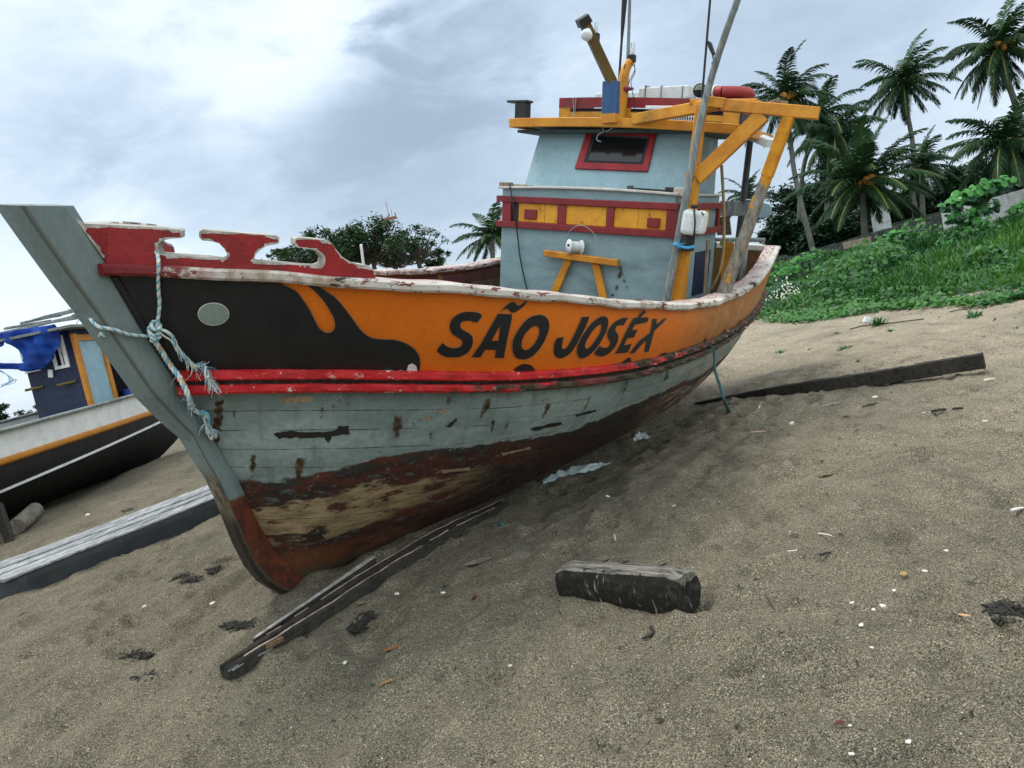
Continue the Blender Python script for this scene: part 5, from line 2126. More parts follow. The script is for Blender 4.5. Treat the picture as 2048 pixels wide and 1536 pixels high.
def fray(mbs, p, d, n, L, droop=.3, r=.0014, spread=.5):
    for _ in range(n):
        v = (d + Vector((rnd.gauss(0, spread), rnd.gauss(0, spread), rnd.gauss(0, spread)))).normalized()
        l_ = L * rnd.uniform(.35, 1)
        q1 = p + v * l_ * .5
        q2 = q1 + (v + Vector((0, 0, -droop)) + Vector((rnd.gauss(0, .4), rnd.gauss(0, .4), rnd.gauss(0, .4)))).normalized() * l_ * .5
        mbs[rnd.randrange(len(mbs))].tube(spline([p, q1, q2], 3), r, 3, False)


rope = bempty('bow_rope', on_bow(313, 655, .03), 'twisted blue and white rope knotted on the bow, its two frayed tails hanging', 'rope')
m3 = [MB(), MB(), MB()]
dn_ = spline([on_bow(316, 506, .012) + Vector((-.02, -.04, .01)), on_bow(317, 512, .012), on_bow(318, 535, .016), on_bow(318, 570, .016), on_bow(320, 605, .016), on_bow(316, 640, .02), on_bow(312, 652, .022)], 14)
twisted(m3, dn_, .008, .040)
lf_ = spline([on_bow(308, 668, .02), on_bow(285, 671, .018), on_bow(255, 668, .016), on_bow(222, 658, .016), on_bow(198, 648, .016), on_y(178, 633, .03), on_y(170, 622, -.02)], 14)
twisted(m3, lf_, .008, .040)
t1_ = spline([on_bow(308, 672, .025), on_bow(322, 695, .022), on_bow(338, 722, .022), on_bow(358, 752, .022), on_bow(375, 785, .03), on_bow(388, 810, .03), on_bow(396, 828, .03)], 14)
twisted(m3, t1_, .0125, .070)
for k, (q) in enumerate(((402, 838), (410, 830), (406, 850), (420, 845))):
    tt_ = spline([on_bow(394, 822, .03), on_bow(399, 832, .03 + .006 * k), on_bow(q[0], q[1], .03), on_bow(q[0] + 8, q[1] + 14, .03)], 5)
    m3[k % 3].tube(tt_, [.007 * (1 - i / len(tt_)) + .002 for i in range(len(tt_))], 5)
t2_ = spline([on_bow(318, 650, .03), on_bow(334, 655, .035), on_bow(346, 666, .03), on_bow(356, 690, .028), on_bow(370, 707, .028), on_bow(388, 725, .03), on_bow(404, 742, .03), on_bow(416, 754, .03)], 10)
twisted(m3, t2_, .0075, .11, 3, None, 1.3)
t3_ = spline([on_bow(318, 655, .03), on_bow(330, 664, .035), on_bow(344, 675, .03), on_bow(354, 694, .03)], 8)
m3[1].tube(t3_, .005, 5)
# the knot
for kk, (q, r__) in enumerate((((313, 645), 9), ((309, 655), 11), ((311, 663), 10), ((306, 669), 8))):
    cpt = on_bow(q[0], q[1], .02)
    pts = []
    for th in np.linspace(0, 2 * math.pi, 15):
        pts.append(on_bow(q[0] + r__ * math.cos(th), q[1] + r__ * .45 * math.sin(th) + 2 * math.cos(th), .026 + .016 * math.sin(th)))
    twisted(m3, pts, .009, .045)
for _ in range(11):
    i = rnd.randrange(len(t1_) // 3, len(t1_))
    fray(m3, t1_[i], Vector((0, .2, -.8)), 3, .06, .3, .001, .5)
for i in range(len(t2_) // 3, len(t2_) - 2, 2):
    fray(m3, t2_[i], (t2_[i + 2] - t2_[i]).normalized() * 1.2 + Vector((0, 0, -.2)), 5, .05 + .05 * i / len(t2_), .5, .0011, .38)
fray(m3, t2_[-1], Vector((-.4, .2, -.9)), 46, .10, .5, .0016, .28)
fray(m3, on_bow(426, 850, .03), Vector((-.2, .1, -1)), 40, .06, .4, .0016, .3)
fray(m3, on_bow(412, 838, .03), Vector((-.2, .1, -1)), 40, .09, .4, .0016, .3)
fray(m3, on_bow(380, 795, .03), Vector((.0, .3, -.5)), 20, .05, .4, .0014, .5)
fray(m3, lf_[-1], Vector((.3, -.1, .3)), 90, .075, -.1, .0016, .8)
fray(m3, on_bow(204, 660, .012), Vector((0.2, .1, -1)), 16, .035, .2, .0014, .4)
for mbx, nm, mt in zip(m3, ('blue_strand', 'white_strand', 'tan_strand'), ('rope_white', 'rope_blue', 'rope_tan')):
    pass
bpart(m3[0], 'strand', M['rope_blue'], rope)
bpart(m3[1], 'strand', M['rope_white'], rope)
bpart(m3[2], 'strand', M['rope_white'], rope)
mt_ = MB()
off_t = [p + Vector((.0, .010, .0)) for p in t1_[8:-20]]
for i0 in range(0, len(off_t) - 7, 17):
    mt_.tube(off_t[i0:i0 + 7], .007, 5)
bpart(mt_, 'tan_strand', M['rope_tan'], rope)

gr = MB()
g_end = gp(1456, 830)
ge = BW.inverted() @ g_end
pts = spline([on_planks(1408, 686, BV_UP, .03), on_planks(1417, 700, BV_LOW, .05), on_x(1430, 740, .55), on_x(1441, 775, .6), on_x(1449, 803, .65), ge + Vector((0, 0, .05)), ge + Vector((0, .02, .0))], 10)
g3 = [MB(), MB(), MB()]
twisted(g3, pts, .014, .06)
for k in range(3):
    gr.add(g3[k].v, g3[k].f, True)
gr.tube([pts[-12], pts[-9]], [.02, .026], 8)
f3 = [MB()]
fray(f3, pts[-8], Vector((0, 0, -1)), 30, .09, .3, .003, .4)
gr.add(f3[0].v, f3[0].f)
bthing(gr, 'mooring_rope', plain('green_rope', (.045, .115, .125), .8, .4, 50), 'dark blue green rope hanging from the stern side strake down to the sand', 'rope')

# ---------------------------------------------------------------- second boat, to the left


def at_xp(px, py, X):
    d = px_dir(px, py)
    return CAM + d * (X / d.x)


def at_zp(px, py, Z):
    d = px_dir(px, py)
    return CAM + d * ((Z - CAM.z) / d.z)


b2 = empty('fishing_boat', (-7.5, 11, 0), 'black hulled fishing boat with white bulwark, ochre rail and dark blue cabin at left', 'fishing boat')
O2 = -b2.location


def part2(mbx, name, mat, parent=None):
    o = mbx.build(name, mat, None, O2 if parent is None else None)
    o.parent = parent or b2
    return o


def c2(y):
    return -7.62 + .085 * (y - 11)


hb2 = pchip([3.6, 5, 7, 9.5, 12, 14, 15.5, 16.6, 17.2], [1.0, 1.2, 1.36, 1.42, 1.40, 1.22, .85, .4, .06])
gz2 = lambda y: 1.28 + .032 * (y - 9.5) + .010 * max(0, y - 13)**2
st2 = lambda y: .56 + .072 * (y - 9.6)
mats2 = {'black': paint('tar_black', (.018, .018, .019), (.013, .013, .013), chip=(.05, .05, .045), chip_amt=.05, chip_scale=3, dirt_amt=.0, rough=.55),
         'white': paint('bulwark_white', (.80, .81, .78), (.68, .69, .66), chip=(.20, .14, .08), chip_amt=.03, dirt_amt=.2, rough=.5),
         'ochre': paint('rail_ochre', (.56, .22, .02), (.44, .17, .02), chip=(.05, .04, .03), chip_amt=.12, chip_scale=5, rough=.45)}


def sec2(y, k):
    """k 0 gunwale .. 1 keel"""
    z0 = gz2(y)
    zb_ = .02 + .5 * sstep(15, 17.2, y)
    b_ = hb2(y)
    if k < .25:
        return Vector((b_ - .02 * k / .25, 0, z0 - .36 * k / .25))
    q = (k - .25) / .75
    return Vector(((b_ - .02) * (1 - q**2.6 * .92) - .10 * q * min(1, b_), 0, (z0 - .36) + (zb_ - z0 + .36) * q))


def loft2(k0, k1, nk, side, off=0.0, y0=3.6, y1=17.2, n=60):
    vs_, fs_ = [], []
    for i in range(n):
        y = y0 + (y1 - y0) * i / (n - 1)
        for j in range(nk):
            p = sec2(y, k0 + (k1 - k0) * j / (nk - 1))
            vs_.append(Vector((c2(y) + side * max(p.x + off, .01), y, p.z)))
    for i in range(n - 1):
        for j in range(nk - 1):
            q = (i * nk + j, (i + 1) * nk + j, (i + 1) * nk + j + 1, i * nk + j + 1)
            fs_.append(q if side < 0 else q[::-1])
    return vs_, fs_


m1 = MB()
for sd in (1, -1):
    m1.add(*loft2(.25, 1, 14, sd), True)
a, b = [Vector((c2(3.6) + sd * sec2(3.6, k).x, 3.6, sec2(3.6, k).z)) for sd in (1,) for k in np.linspace(0, 1, 12)], [Vector((c2(3.6) - sec2(3.6, k).x, 3.6, sec2(3.6, k).z)) for k in np.linspace(1, 0, 12)]
m1.add(a + b, [tuple(range(24))])
part2(m1, 'hull', mats2['black'])
m1 = MB()
for sd in (1, -1):
    v_, f_ = loft2(0, .24, 4, sd)
    m1.add(v_, f_, True)
    v_, f_ = loft2(0, .24, 4, sd, -.06)
    m1.add(v_, [q[::-1] for q in f_], True)
part2(m1, 'bulwark', mats2['white'])


def rail2(name, mat, k, sd, rx, rz, dz=0, n=60, y0=3.6, y1=17.1, zf=None):
    m_ = MB()
    for i in range(n):
        ya, yb = y0 + (y1 - y0) * i / n, y0 + (y1 - y0) * (i + 1) / n
        pa, pb_ = sec2(ya, k), sec2(yb, k)
        za, zb_ = (pa.z + dz, pb_.z + dz) if zf is None else (zf(ya), zf(yb))
        m_.beam((c2(ya) + sd * (pa.x), ya, za), (c2(yb) + sd * (pb_.x), yb, zb_), rx, rz, ch=min(rx, rz) * .4)
    return part2(m_, name, mat)


for sd in (1, -1):
    rail2('rail', mats2['ochre'], .25, sd, .09, .085)
    rail2('gunwale', M['greypole'], 0, sd, .16, .045, .01)
# the thin white stripe lies on the side planking
for sd in (1, -1):
    m1 = MB()
    n = 60
    for i in range(n):
        pr_ = []
        for y in (4 + 12 * i / n, 4 + 12 * (i + 1.0) / n - .002):
            z = st2(y)
            lo, hi = .25, 1.0
            for _ in range(24):
                m_ = (lo + hi) / 2
                if sec2(y, m_).z > z:
                    lo = m_
                else:
                    hi = m_
            p = sec2(y, lo)
            pr_.append(Vector((c2(y) + sd * (p.x + .004), y, z)))
        m1.beam(pr_[0], pr_[1], .03, .036, ch=.004)
    part2(m1, 'stripe', mats2['white'])
m1 = MB()
vs_ = []
for i in range(30):
    y = 3.8 + 12.6 * i / 29
    vs_ += [(c2(y) - hb2(y) + .1, y, .72), (c2(y) + hb2(y) - .1, y, .72)]
m1.add(vs_, [(2 * i, 2 * i + 1, 2 * i + 3, 2 * i + 2) for i in range(29)])
part2(m1, 'deck', M['deck'])
# cabin
XS = -6.62
ca, cb_ = at_xp(137, 655, XS), at_xp(182, 822, XS)
YC = (ca.y + cb_.y) / 2
YE = YC + 4.2
ZT = 2.60
xl = at_y(52, 740, YC).x
m1 = MB()
m1.box(((XS + xl) / 2, (YC + YE) / 2, (.72 + ZT) / 2), (XS - xl, YE - YC, ZT - .72), None, .01)
cab2 = part2(m1, 'cabin', M['navy'])
dl, dr_ = YC + .07, at_xp(212, 740, XS).y
m1 = MB()
for yy in (YC + .02, dr_ + .02):
    m1.box((XS + .025, yy, 1.72), (.06, .11, 1.62), None, .006)
m1.box((XS + .025, (YC + dr_) / 2 + .02, 2.46), (.055, dr_ - YC, .10), None, .006)
part2(m1, 'door_frame', mats2['ochre'])
m1 = MB()
m1.box((XS + .008, (YC + dr_) / 2 + .02, 1.70), (.03, dr_ - YC - .11, 1.44), None, .004)
part2(m1, 'door', paint('pale_blue_door', (.30, .46, .52), (.24, .38, .44), chip=(.4, .45, .45), chip_amt=.08, dirt_amt=.3))
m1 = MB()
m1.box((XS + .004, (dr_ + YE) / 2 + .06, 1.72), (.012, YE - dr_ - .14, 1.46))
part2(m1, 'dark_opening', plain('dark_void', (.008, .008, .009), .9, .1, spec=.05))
m1 = MB()
m1.tube([(XS + .18, dr_ + .3, .74), (XS + .18, dr_ + .3, 1.52)], .14, 14)
part2(m1, 'blue_drum', plain('blue_drum', (.03, .05, .30), .4, .2))
for (a, b, nm) in (((38, 690), (80, 742), 'window'), ((97, 680), (139, 735), 'window')):
    p, q = at_y(*a, YC - .02), at_y(*b, YC - .02)
    zc, hgt = (p.z + q.z) / 2 + .02, abs(p.z - q.z) * .95
    xc, wd_ = (p.x + q.x) / 2, abs(p.x - q.x) * .86
    m1 = MB()
    for s_ in (-1, 1):
        m1.box((xc + s_ * wd_ / 2, YC - .02, zc), (.05, .05, hgt + .05), None, .004)
        m1.box((xc, YC - .02, zc + s_ * hgt / 2), (wd_ - .05, .045, .05), None, .004)
    m1.box((xc + wd_ * .12, YC - .018, zc), (.035, .035, hgt - .05), None, .004)
    w2 = part2(m1, nm, mats2['white'])
    m1 = MB()
    m1.box((xc, YC - .008, zc), (wd_ - .05, .012, hgt - .05))
    o = m1.build('pane', M['dark_glass'], w2, None)
    o.location = (0, 0, 0)
m1 = MB()
m1.box(((XS + xl) / 2 + .05, (YC + YE) / 2 - .1, ZT + .02), (XS - xl + .35, YE - YC + .5, .04))
roof2 = part2(m1, 'roof', M['greypole'])
m1 = MB()
for (a, b, yo, w_, h_) in (((-20, 672), (172, 628), -.18, .10, .04), ((10, 657), (100, 642), -.1, .14, .03), ((45, 646), (95, 635), .1, .10, .04), ((85, 636), (150, 621), .3, .2, .055), ((95, 645), (180, 632), -.2, .07, .04), ((150, 630), (182, 618), .1, .12, .03), ((70, 638), (120, 632), .5, .10, .02)):
    m1.beam(at_y(*a, YC + yo), at_y(*b, YC + yo + .5), w_, h_, ch=.004)
part2(m1, 'roof_board', M['greypole'])
for (a, b) in (((50, 781), (86, 773)), ((114, 771), (152, 762))):
    m1 = MB()
    m1.tube([at_y(*a, YC - .12), at_y(*b, YC - .02)], .022, 7)
    part2(m1, 'handrail', M['olive'])
m1 = MB()
p = at_y(101, 747, YC - .03)
m1.box(p, (.07, .02, .12), Matrix.Rotation(R(12), 3, 'Y'))
part2(m1, 'paper_scrap', M['foam'])

# blue net hanging from the roof
TP = [(-25, 668), (0, 666), (30, 661), (60, 655), (90, 652), (113, 648), (118, 668), (116, 688), (108, 708), (96, 727), (80, 738), (62, 743), (40, 741), (15, 738), (-10, 738), (-25, 738), (-25, 726), (0, 725), (28, 727), (50, 726), (44, 722), (40, 710), (34, 700), (26, 690), (14, 683), (9, 690), (4, 694), (-25, 690)]


def tarp_fn(px, py):
    p = at_y(px, py, YC - .30)
    return p + Vector((0, .05 * math.sin(px * .10 + py * .05) + .03 * math.sin(px * .23 - py * .11) + .012 * math.sin(py * .3), 0))


def sheet(name, loop, fn, mat, step, thick=None):
    dense = []
    for i in range(len(loop)):
        p, q = Vector(loop[i]), Vector(loop[(i + 1) % len(loop)])
        m = max(1, int((q - p).length / step))
        dense += [p.lerp(q, t / m) for t in range(m)]
    nb = len(dense)
    vs2 = list(dense)
    gx_ = min(v.x for v in dense) + step / 2
    while gx_ < max(v.x for v in dense):
        gy_ = min(v.y for v in dense) + step / 2
        while gy_ < max(v.y for v in dense):
            if min((v - Vector((gx_, gy_))).length for v in dense) > step * .5:
                vs2.append(Vector((gx_, gy_)))
            gy_ += step
        gx_ += step
    cv, _, cf, _, _, _ = delaunay_2d_cdt(vs2, [(i, (i + 1) % nb) for i in range(nb)], [], 0, 1e-4)

    def inside(p):
        c = False
        for i in range(nb):
            a_, b_ = dense[i], dense[(i + 1) % nb]
            if (a_.y > p.y) != (b_.y > p.y) and p.x < (b_.x - a_.x) * (p.y - a_.y) / (b_.y - a_.y) + a_.x:
                c = not c
        return c
    fs_ = [tuple(f) for f in cf if inside((cv[f[0]] + cv[f[1]] + cv[f[2]]) / 3)]
    cv, fs_ = used_only(cv, fs_)
    o = mesh_obj(name, [fn(v.x, v.y) for v in cv], fs_, mat, None, True)
    if thick:
        md = o.modifiers.new('thickness', 'SOLIDIFY')
        md.thickness = thick
    return o


t = NT('blue_net')
t.done(t.mix(t.step(t.noise(3.5, 5), .35, .65), (.012, .085, .42), (.02, .05, .26)), .6, t.bump(t.noise(9, 5), .03, .9), .3)
tr_ = t.n('ShaderNodeBsdfTranslucent')
tr_.inputs[0].default_value = (.02, .16, .62, 1)
mx_ = t.n('ShaderNodeMixShader')
mx_.inputs[0].default_value = .4
t.t.links.new(t.b.outputs[0], mx_.inputs[1])
t.t.links.new(tr_.outputs[0], mx_.inputs[2])
t.t.links.new(mx_.outputs[0], t.out.inputs[0])
o = sheet('blue_cloth', TP, tarp_fn, t.m, 5, .006)
tag(o, 'bright blue torn cloth draped from the roof edge of the dark blue cabin', 'cloth')
m1 = MB()
for k in range(9):
    pts = spline([at_y(-6 + k, 741, YC - .3), at_y(12 + k * 2.2, 748 + k * 1.5, YC - .3 + .02 * k), at_y(18 + k * 1.5, 762 + rnd.uniform(-4, 4), YC - .3), at_y(2, 772 + rnd.uniform(-3, 3), YC - .28)], 5)
    m1.tube(pts, .004, 4)
tag(m1.build('cord_bundle', plain('pale_blue_cord', (.25, .45, .6), .6, .3)), 'loose bundle of thin pale blue cord hanging below the blue cloth', 'cord')

# ---------------------------------------------------------------- long timbers and logs on the sand
Z_UP = Vector((0, 0, 1))
# flat weathered raft-like hull on the left
n0, n1_ = at_zp(4, 1166, .15), at_zp(470, 982, .19)
f0_, f1_ = at_zp(-8, 1130, .15), at_zp(470, 950, .19)
raft = empty('raft', (gp(200, 1110)), 'long low wooden raft with pale grooved top boards and dark side at left', 'raft')
dirl = (n1_ - n0).normalized()
acr = (f0_ - n0)
acr = (acr - dirl * acr.dot(dirl))
wid = acr.length
acr.normalize()
Lr = (n1_ - n0).length + .6
m1 = MB()
rings = []
for i in range(33):
    t_ = i / 32
    w0 = min(1, math.sqrt(max(0, 1 - (1 - min(1, t_ / .07))**2)) * .55 + .45)
    c = n0 + dirl * (Lr * t_) + acr * (wid / 2)
    bz = .02
    hw = wid / 2 * w0
    ri = []
    for (a_, z_) in ((-hw * .93, bz), (-hw, bz + .03), (-hw * 1.0, c.z - .05), (-hw * .985, c.z - .012), (hw * .985, c.z - .012), (hw, c.z - .05), (hw, bz + .03), (hw * .93, bz)):
        q = c + acr * a_
        ri.append(Vector((q.x, q.y, (z_ if z_ > .08 else z_ - .10) + gz(q.x, q.y) * .6)))
    rings.append(ri)
vs_ = [v for r__ in rings for v in r__]
fs_ = []
for i in range(32):
    for k in range(8):
        fs_.append((i * 8 + k, i * 8 + (k + 1) % 8, (i + 1) * 8 + (k + 1) % 8, (i + 1) * 8 + k))
fs_ += [tuple(range(7, -1, -1)), tuple(range(32 * 8, 33 * 8))]
m1.add(vs_, fs_)
o = m1.build('side', paint('dark_hull_side', (.034, .042, .052), (.048, .055, .056), chip=(.13, .14, .13), chip_amt=.03, chip_scale=5, dirt_amt=.4, rough=.7, bump=.008), None, -raft.location)
o.parent = raft
nb_ = 7
for k in range(nb_):
    a0 = -wid / 2 * .97 + wid * .97 * k / nb_
    m1 = MB()
    pts = []
    for i in range(13):
        t_ = .012 + .985 * i / 12
        c = n0 + dirl * (Lr * t_) + acr * (wid / 2 + a0 + wid * .97 / nb_ / 2)
        pts.append(Vector((c.x, c.y, c.z + .004 + gz(c.x, c.y) * .6 + rnd.uniform(-.004, .004) + (.012 if k in (2, 4) else 0))))
    for i in range(12):
        m1.beam(pts[i], pts[i + 1], wid * .97 / nb_ - .016, .028, ch=.008)
    o = m1.build('top_board', weathered_wood('silver_board', (.29, .305, .315), (.07, .074, .078), (6, .9, 12), .7, .008) if k == 0 else bpy.data.materials['silver_board'], None, -raft.location)
    o.parent = raft

# grooved dark beam lying before the bow
dark_wood = weathered_wood('dark_wet_wood', (.038, .034, .028), (.014, .013, .011), (7, 2, 7), .7, .012)
pale_edge = weathered_wood('pale_worn_wood', (.34, .27, .22), (.12, .095, .075), (5, 2, 5), .8, .008)


def on_sand(px, py, dz=0.0):
    p = gp(px, py)
    return Vector((p.x, p.y, p.z + dz))


A_, B_ = on_sand(452, 1362, .03), on_sand(1010, 1012, -.015)
bm_ = empty('timber_beam', A_, 'long dark grooved timber beam with pale split edges lying before the bow', 'beam')
dd = (B_ - A_).normalized()
sd_ = dd.cross(Z_UP).normalized()
m1 = MB()
n = 26
rings = []
for i in range(n + 1):
    t_ = i / n
    c = A_.lerp(B_, t_)
    c.z = gz(c.x, c.y) + .042 - .034 * t_
    w_ = .040 + .020 * sstep(.05, .3, t_) - .015 * sstep(.7, 1, t_)
    tip_ = 0.55 + .45 * sstep(0, .06, t_)
    pr = [(-w_, -.09), (w_, -.09), (w_ * 1.02, .016), (w_ * .80, .030), (w_ * .42, .024), (w_ * .30, .002), (-w_ * .25, -.004), (-w_ * .42, .028), (-w_ * .8, .036), (-w_, .02)]
    rings.append([c + sd_ * (a_ * tip_ + rnd.uniform(-.0025, .0025)) + Z_UP * (z_ + rnd.uniform(-.003, .003)) for a_, z_ in pr])
K = 10
vs_ = [v for r__ in rings for v in r__]
fs_ = [(i * K + k, i * K + (k + 1) % K, (i + 1) * K + (k + 1) % K, (i + 1) * K + k) for i in range(n) for k in range(K)]
fs_ += [tuple(range(K - 1, -1, -1)), tuple(range(n * K, (n + 1) * K))]
m1.add(vs_, fs_)
o = m1.build('timber', dark_wood, None, -bm_.location)
o.parent = bm_
for (a_, z_, w_, i0, i1) in ((.80, .0335, .010, 1, 24), (-.72, .040, .006, 3, 26)):
    m1 = MB()
    for i in range(i0, i1):
        if rnd.random() < .08:
            continue
        p, q = [rings[j][3] if a_ > 0 else rings[j][8] for j in (i, i + 1)]
        m1.beam(p + Z_UP * .001, q + Z_UP * .001, w_ * rnd.uniform(.6, 1.3), .007, ch=.002)
    o = m1.build('worn_edge', pale_edge, None, -bm_.location)
    o.parent = bm_
m1 = MB()
p, q = A_.lerp(B_, .085) + Z_UP * .030, A_.lerp(B_, .125) + Z_UP * .026
m1.beam(p + sd_ * .028, q + sd_ * .028, .05, .026, ch=.004)
o = m1.build('brown_block', weathered_wood('brown_block', (.16, .105, .065), (.09, .06, .04)), None, -bm_.location)
o.parent = bm_
m1 = MB()
for k in range(12):
    p = A_ + dd * rnd.uniform(-.02, .16) + sd_ * rnd.uniform(-.04, .04) + Z_UP * rnd.uniform(.0, .03)
    m1.beam(p, p + dd * rnd.uniform(.05, .14) + sd_ * rnd.uniform(-.02, .02), rnd.uniform(.006, .014), .006, ch=.001)
o = m1.build('splinter', M['greypole'], None, -bm_.location)
o.parent = bm_
# thin plank on edge beside it
p, q = on_sand(513, 1300, .02), on_sand(752, 1136, .03)
tpk = empty('thin_plank', p, 'thin plank on edge with pale worn upper edge, against the dark grooved beam', 'plank')
m1, m2 = MB(), MB()
for i in range(10):
    a_, b_ = p.lerp(q, i / 10), p.lerp(q, (i + 1) / 10)
    m1.beam(a_, b_, .018 + .002 * i, .075, ch=.003, wob=.0015)
    m2.beam(a_ + Z_UP * .041, b_ + Z_UP * .041, .018 + .0022 * i, .008, ch=.002, wob=.001)
o = m1.build('board', dark_wood, None, -tpk.location)
o.parent = tpk
o = m2.build('worn_edge', weathered_wood('grey_plank', (.36, .35, .33), (.16, .15, .14), (5, 5, 5), .8, .006), None, -tpk.location)
o.parent = tpk

# palm log in front
lg = empty('palm_log', gp(1250, 1205), 'short thick piece of dark palm log with flat pale top on the sand', 'log')


_a, _b = gp(1122, 1196), gp(1368, 1226)
LOG_A = -math.atan2(_b.y - _a.y, _b.x - _a.x)


def log_mat():
    t = NT('palm_log')
    mp_ = t.n('ShaderNodeMapping', vector_type='TEXTURE')
    mp_.inputs['Rotation'].default_value = (0, 0, -LOG_A)
    mp_.inputs['Scale'].default_value = (1.0, .13, .13)
    t.l(t.obj(), mp_.inputs[0])
    LOGV = mp_.outputs[0]
    x, y, z = t.xyz()
    a = t.attr('top')
    n1 = t.noise(5, 7, .68, t.map(scale=(14, 14, 2.2), rot=(0, 0, R(20))))
    n2 = t.noise(24, 6, .7)
    side = t.mix(t.step(n2, .5, .66), (.020, .018, .015), (.055, .050, .042))
    side = t.mix(t.step(t.noise(3.5, 6, .7, t.map(scale=(9, 9, .8))), .60, .66), side, (.36, .33, .29))
    top = t.mix(t.step(t.noise(5, 8, .7, LOGV), .35, .62), (.035, .038, .034), (.29, .265, .225))
    col = t.mix(t.step(t.math('ADD', a, t.math('MULTIPLY', t.math('SUBTRACT', n2, .5), .5)), .45, .6), side, top)
    red = t.step(t.noise(7, 5, .6, t.map(loc=(.6, .3, .1))), .66, .70)
    col = t.mix(t.math('MULTIPLY', red, .7), col, (.14, .065, .028))
    h = t.math('ADD', n1, t.math('MULTIPLY', n2, .7))
    return t.done(col, .85, t.bump(h, .016, 1), .2)


P0, P1 = on_sand(1122, 1196), on_sand(1368, 1226)
dl_ = (P1 - P0).normalized()
ac_ = Z_UP.cross(dl_).normalized()
if ac_.y < 0:
    ac_ = -ac_
K, n = 18, 22
vs_, fs_, at_ = [], [], []
for i in range(n + 1):
    t_ = i / n
    c = P0.lerp(P1, t_)
    hgt = .150 + .012 * t_
    dep = .165 - .012 * abs(t_ - .5)
    endk = 1 - .13 * sstep(.90, 1.0, t_) - .12 * sstep(.06, 0, t_)
    prf = [(0.0, -.02), (-.012, .03), (-.016, .07), (-.012, .105), (.0, .135), (.012, 1), (.05, 1.03), (.09, 1.02), (.125, .98), (.150, .88), (.165, .70), (.172, .5), (.17, .3), (.16, .1), (.14, -.02), (.1, -.03), (.06, -.03), (.03, -.03)]
    for k, (a_, z_) in enumerate(prf):
        zz = z_ * hgt if k >= 5 and k <= 13 and z_ > .09 else z_ * hgt / .150
        jig = .0022
        q = c + ac_ * (a_ * dep / .165 + rnd.uniform(-jig, jig)) + Z_UP * (zz * (endk if k in (4, 5, 6, 7) else (endk * .95 if k > 7 else 1)) + rnd.uniform(-jig, jig)) + dl_ * rnd.uniform(-.002, .002)
        vs_.append(q)
        at_.append(1.0 if 5 <= k <= 9 else (.35 if k == 4 else 0))
for i in range(n):
    for k in range(K):
        fs_.append((i * K + k, i * K + (k + 1) % K, (i + 1) * K + (k + 1) % K, (i + 1) * K + k))
b_ = len(vs_)
cc0 = sum((vs_[k] for k in range(K)), Vector()) / K
cc1 = sum((vs_[n * K + k] for k in range(K)), Vector()) / K - dl_ * .02
vs_ += [cc0, cc1]
at_ += [0, 0]
for k in range(K):
    fs_.append((b_, (k + 1) % K, k))
    fs_.append((b_ + 1, n * K + k, n * K + (k + 1) % K))
o = mesh_obj('trunk', vs_, fs_, log_mat(), None, False, {'top': at_}, -lg.location)
bm = bmesh.new()
bm.from_mesh(o.data)
bmesh.ops.recalc_face_normals(bm, faces=bm.faces[:])
bm.to_mesh(o.data)
bm.free()
o.parent = lg
m1 = MB()
for f_ in (.30, .46, .76):
    c = P0.lerp(P1, f_)
    m1.box(c + ac_ * .07 + Z_UP * .152, (.005, .15, .006), Matrix.Rotation(math.atan2(dl_.y, dl_.x) - .35, 3, 'Z'))
o = m1.build('saw_cut', M['black_thing'], None, -lg.location)
o.parent = lg

# dark plank at the right, one end lifted
PA, PM, PB = on_sand(1395, 806, .0), on_sand(1720, 772, .05), on_sand(1972, 746, .11)
m1 = MB()
pts = spline([PA, on_sand(1540, 790, .035), PM, on_sand(1860, 757, .085), PB], 5)
for i in range(len(pts) - 1):
    t_ = i / len(pts)
    m1.beam(pts[i], pts[i + 1], .10, .03 + .10 * sstep(0, .45, t_), ch=.006, h1=.03 + .10 * sstep(0, .45, (i + 1) / len(pts)), wob=.004)
pk = tag(m1.build('long_plank', dark_wood), 'long near black plank at right, its far end lifted off the sand', 'plank')
m1 = MB()
for f_ in (.40, .48, .79, .83):
    c = pts[int(f_ * (len(pts) - 1))]
    m1.box(c + Vector((0, -.052, 0)), (.012, .006, .11))
o = m1.build('pale_mark', M['rawwood'], pk)

# pieces by the second boat
m1 = MB()
p, q = on_sand(36, 1068, .09), on_sand(76, 1038, .12)
m1.tube([p, p.lerp(q, .5), q], [.10, .105, .10], 12, wob=.05)
tag(m1.build('grey_log', weathered_wood('driftwood', (.22, .195, .16), (.10, .09, .075), (8, 8, 2))), 'short grey driftwood log lying under the black hulled boat', 'log')
m1 = MB()
p = on_sand(22, 1088, -.02)
m1.beam(p, at_y(-4, 1010, p.y + .2), .10, .06, (0, 1, 0))
tag(m1.build('prop_timber', dark_wood), 'dark prop timber leaning at the far left under the black hull', 'timber')

# ---------------------------------------------------------------- small litter on the sand
plastic = plain('plastic_film', (.42, .50, .50), .3, .4, 9)


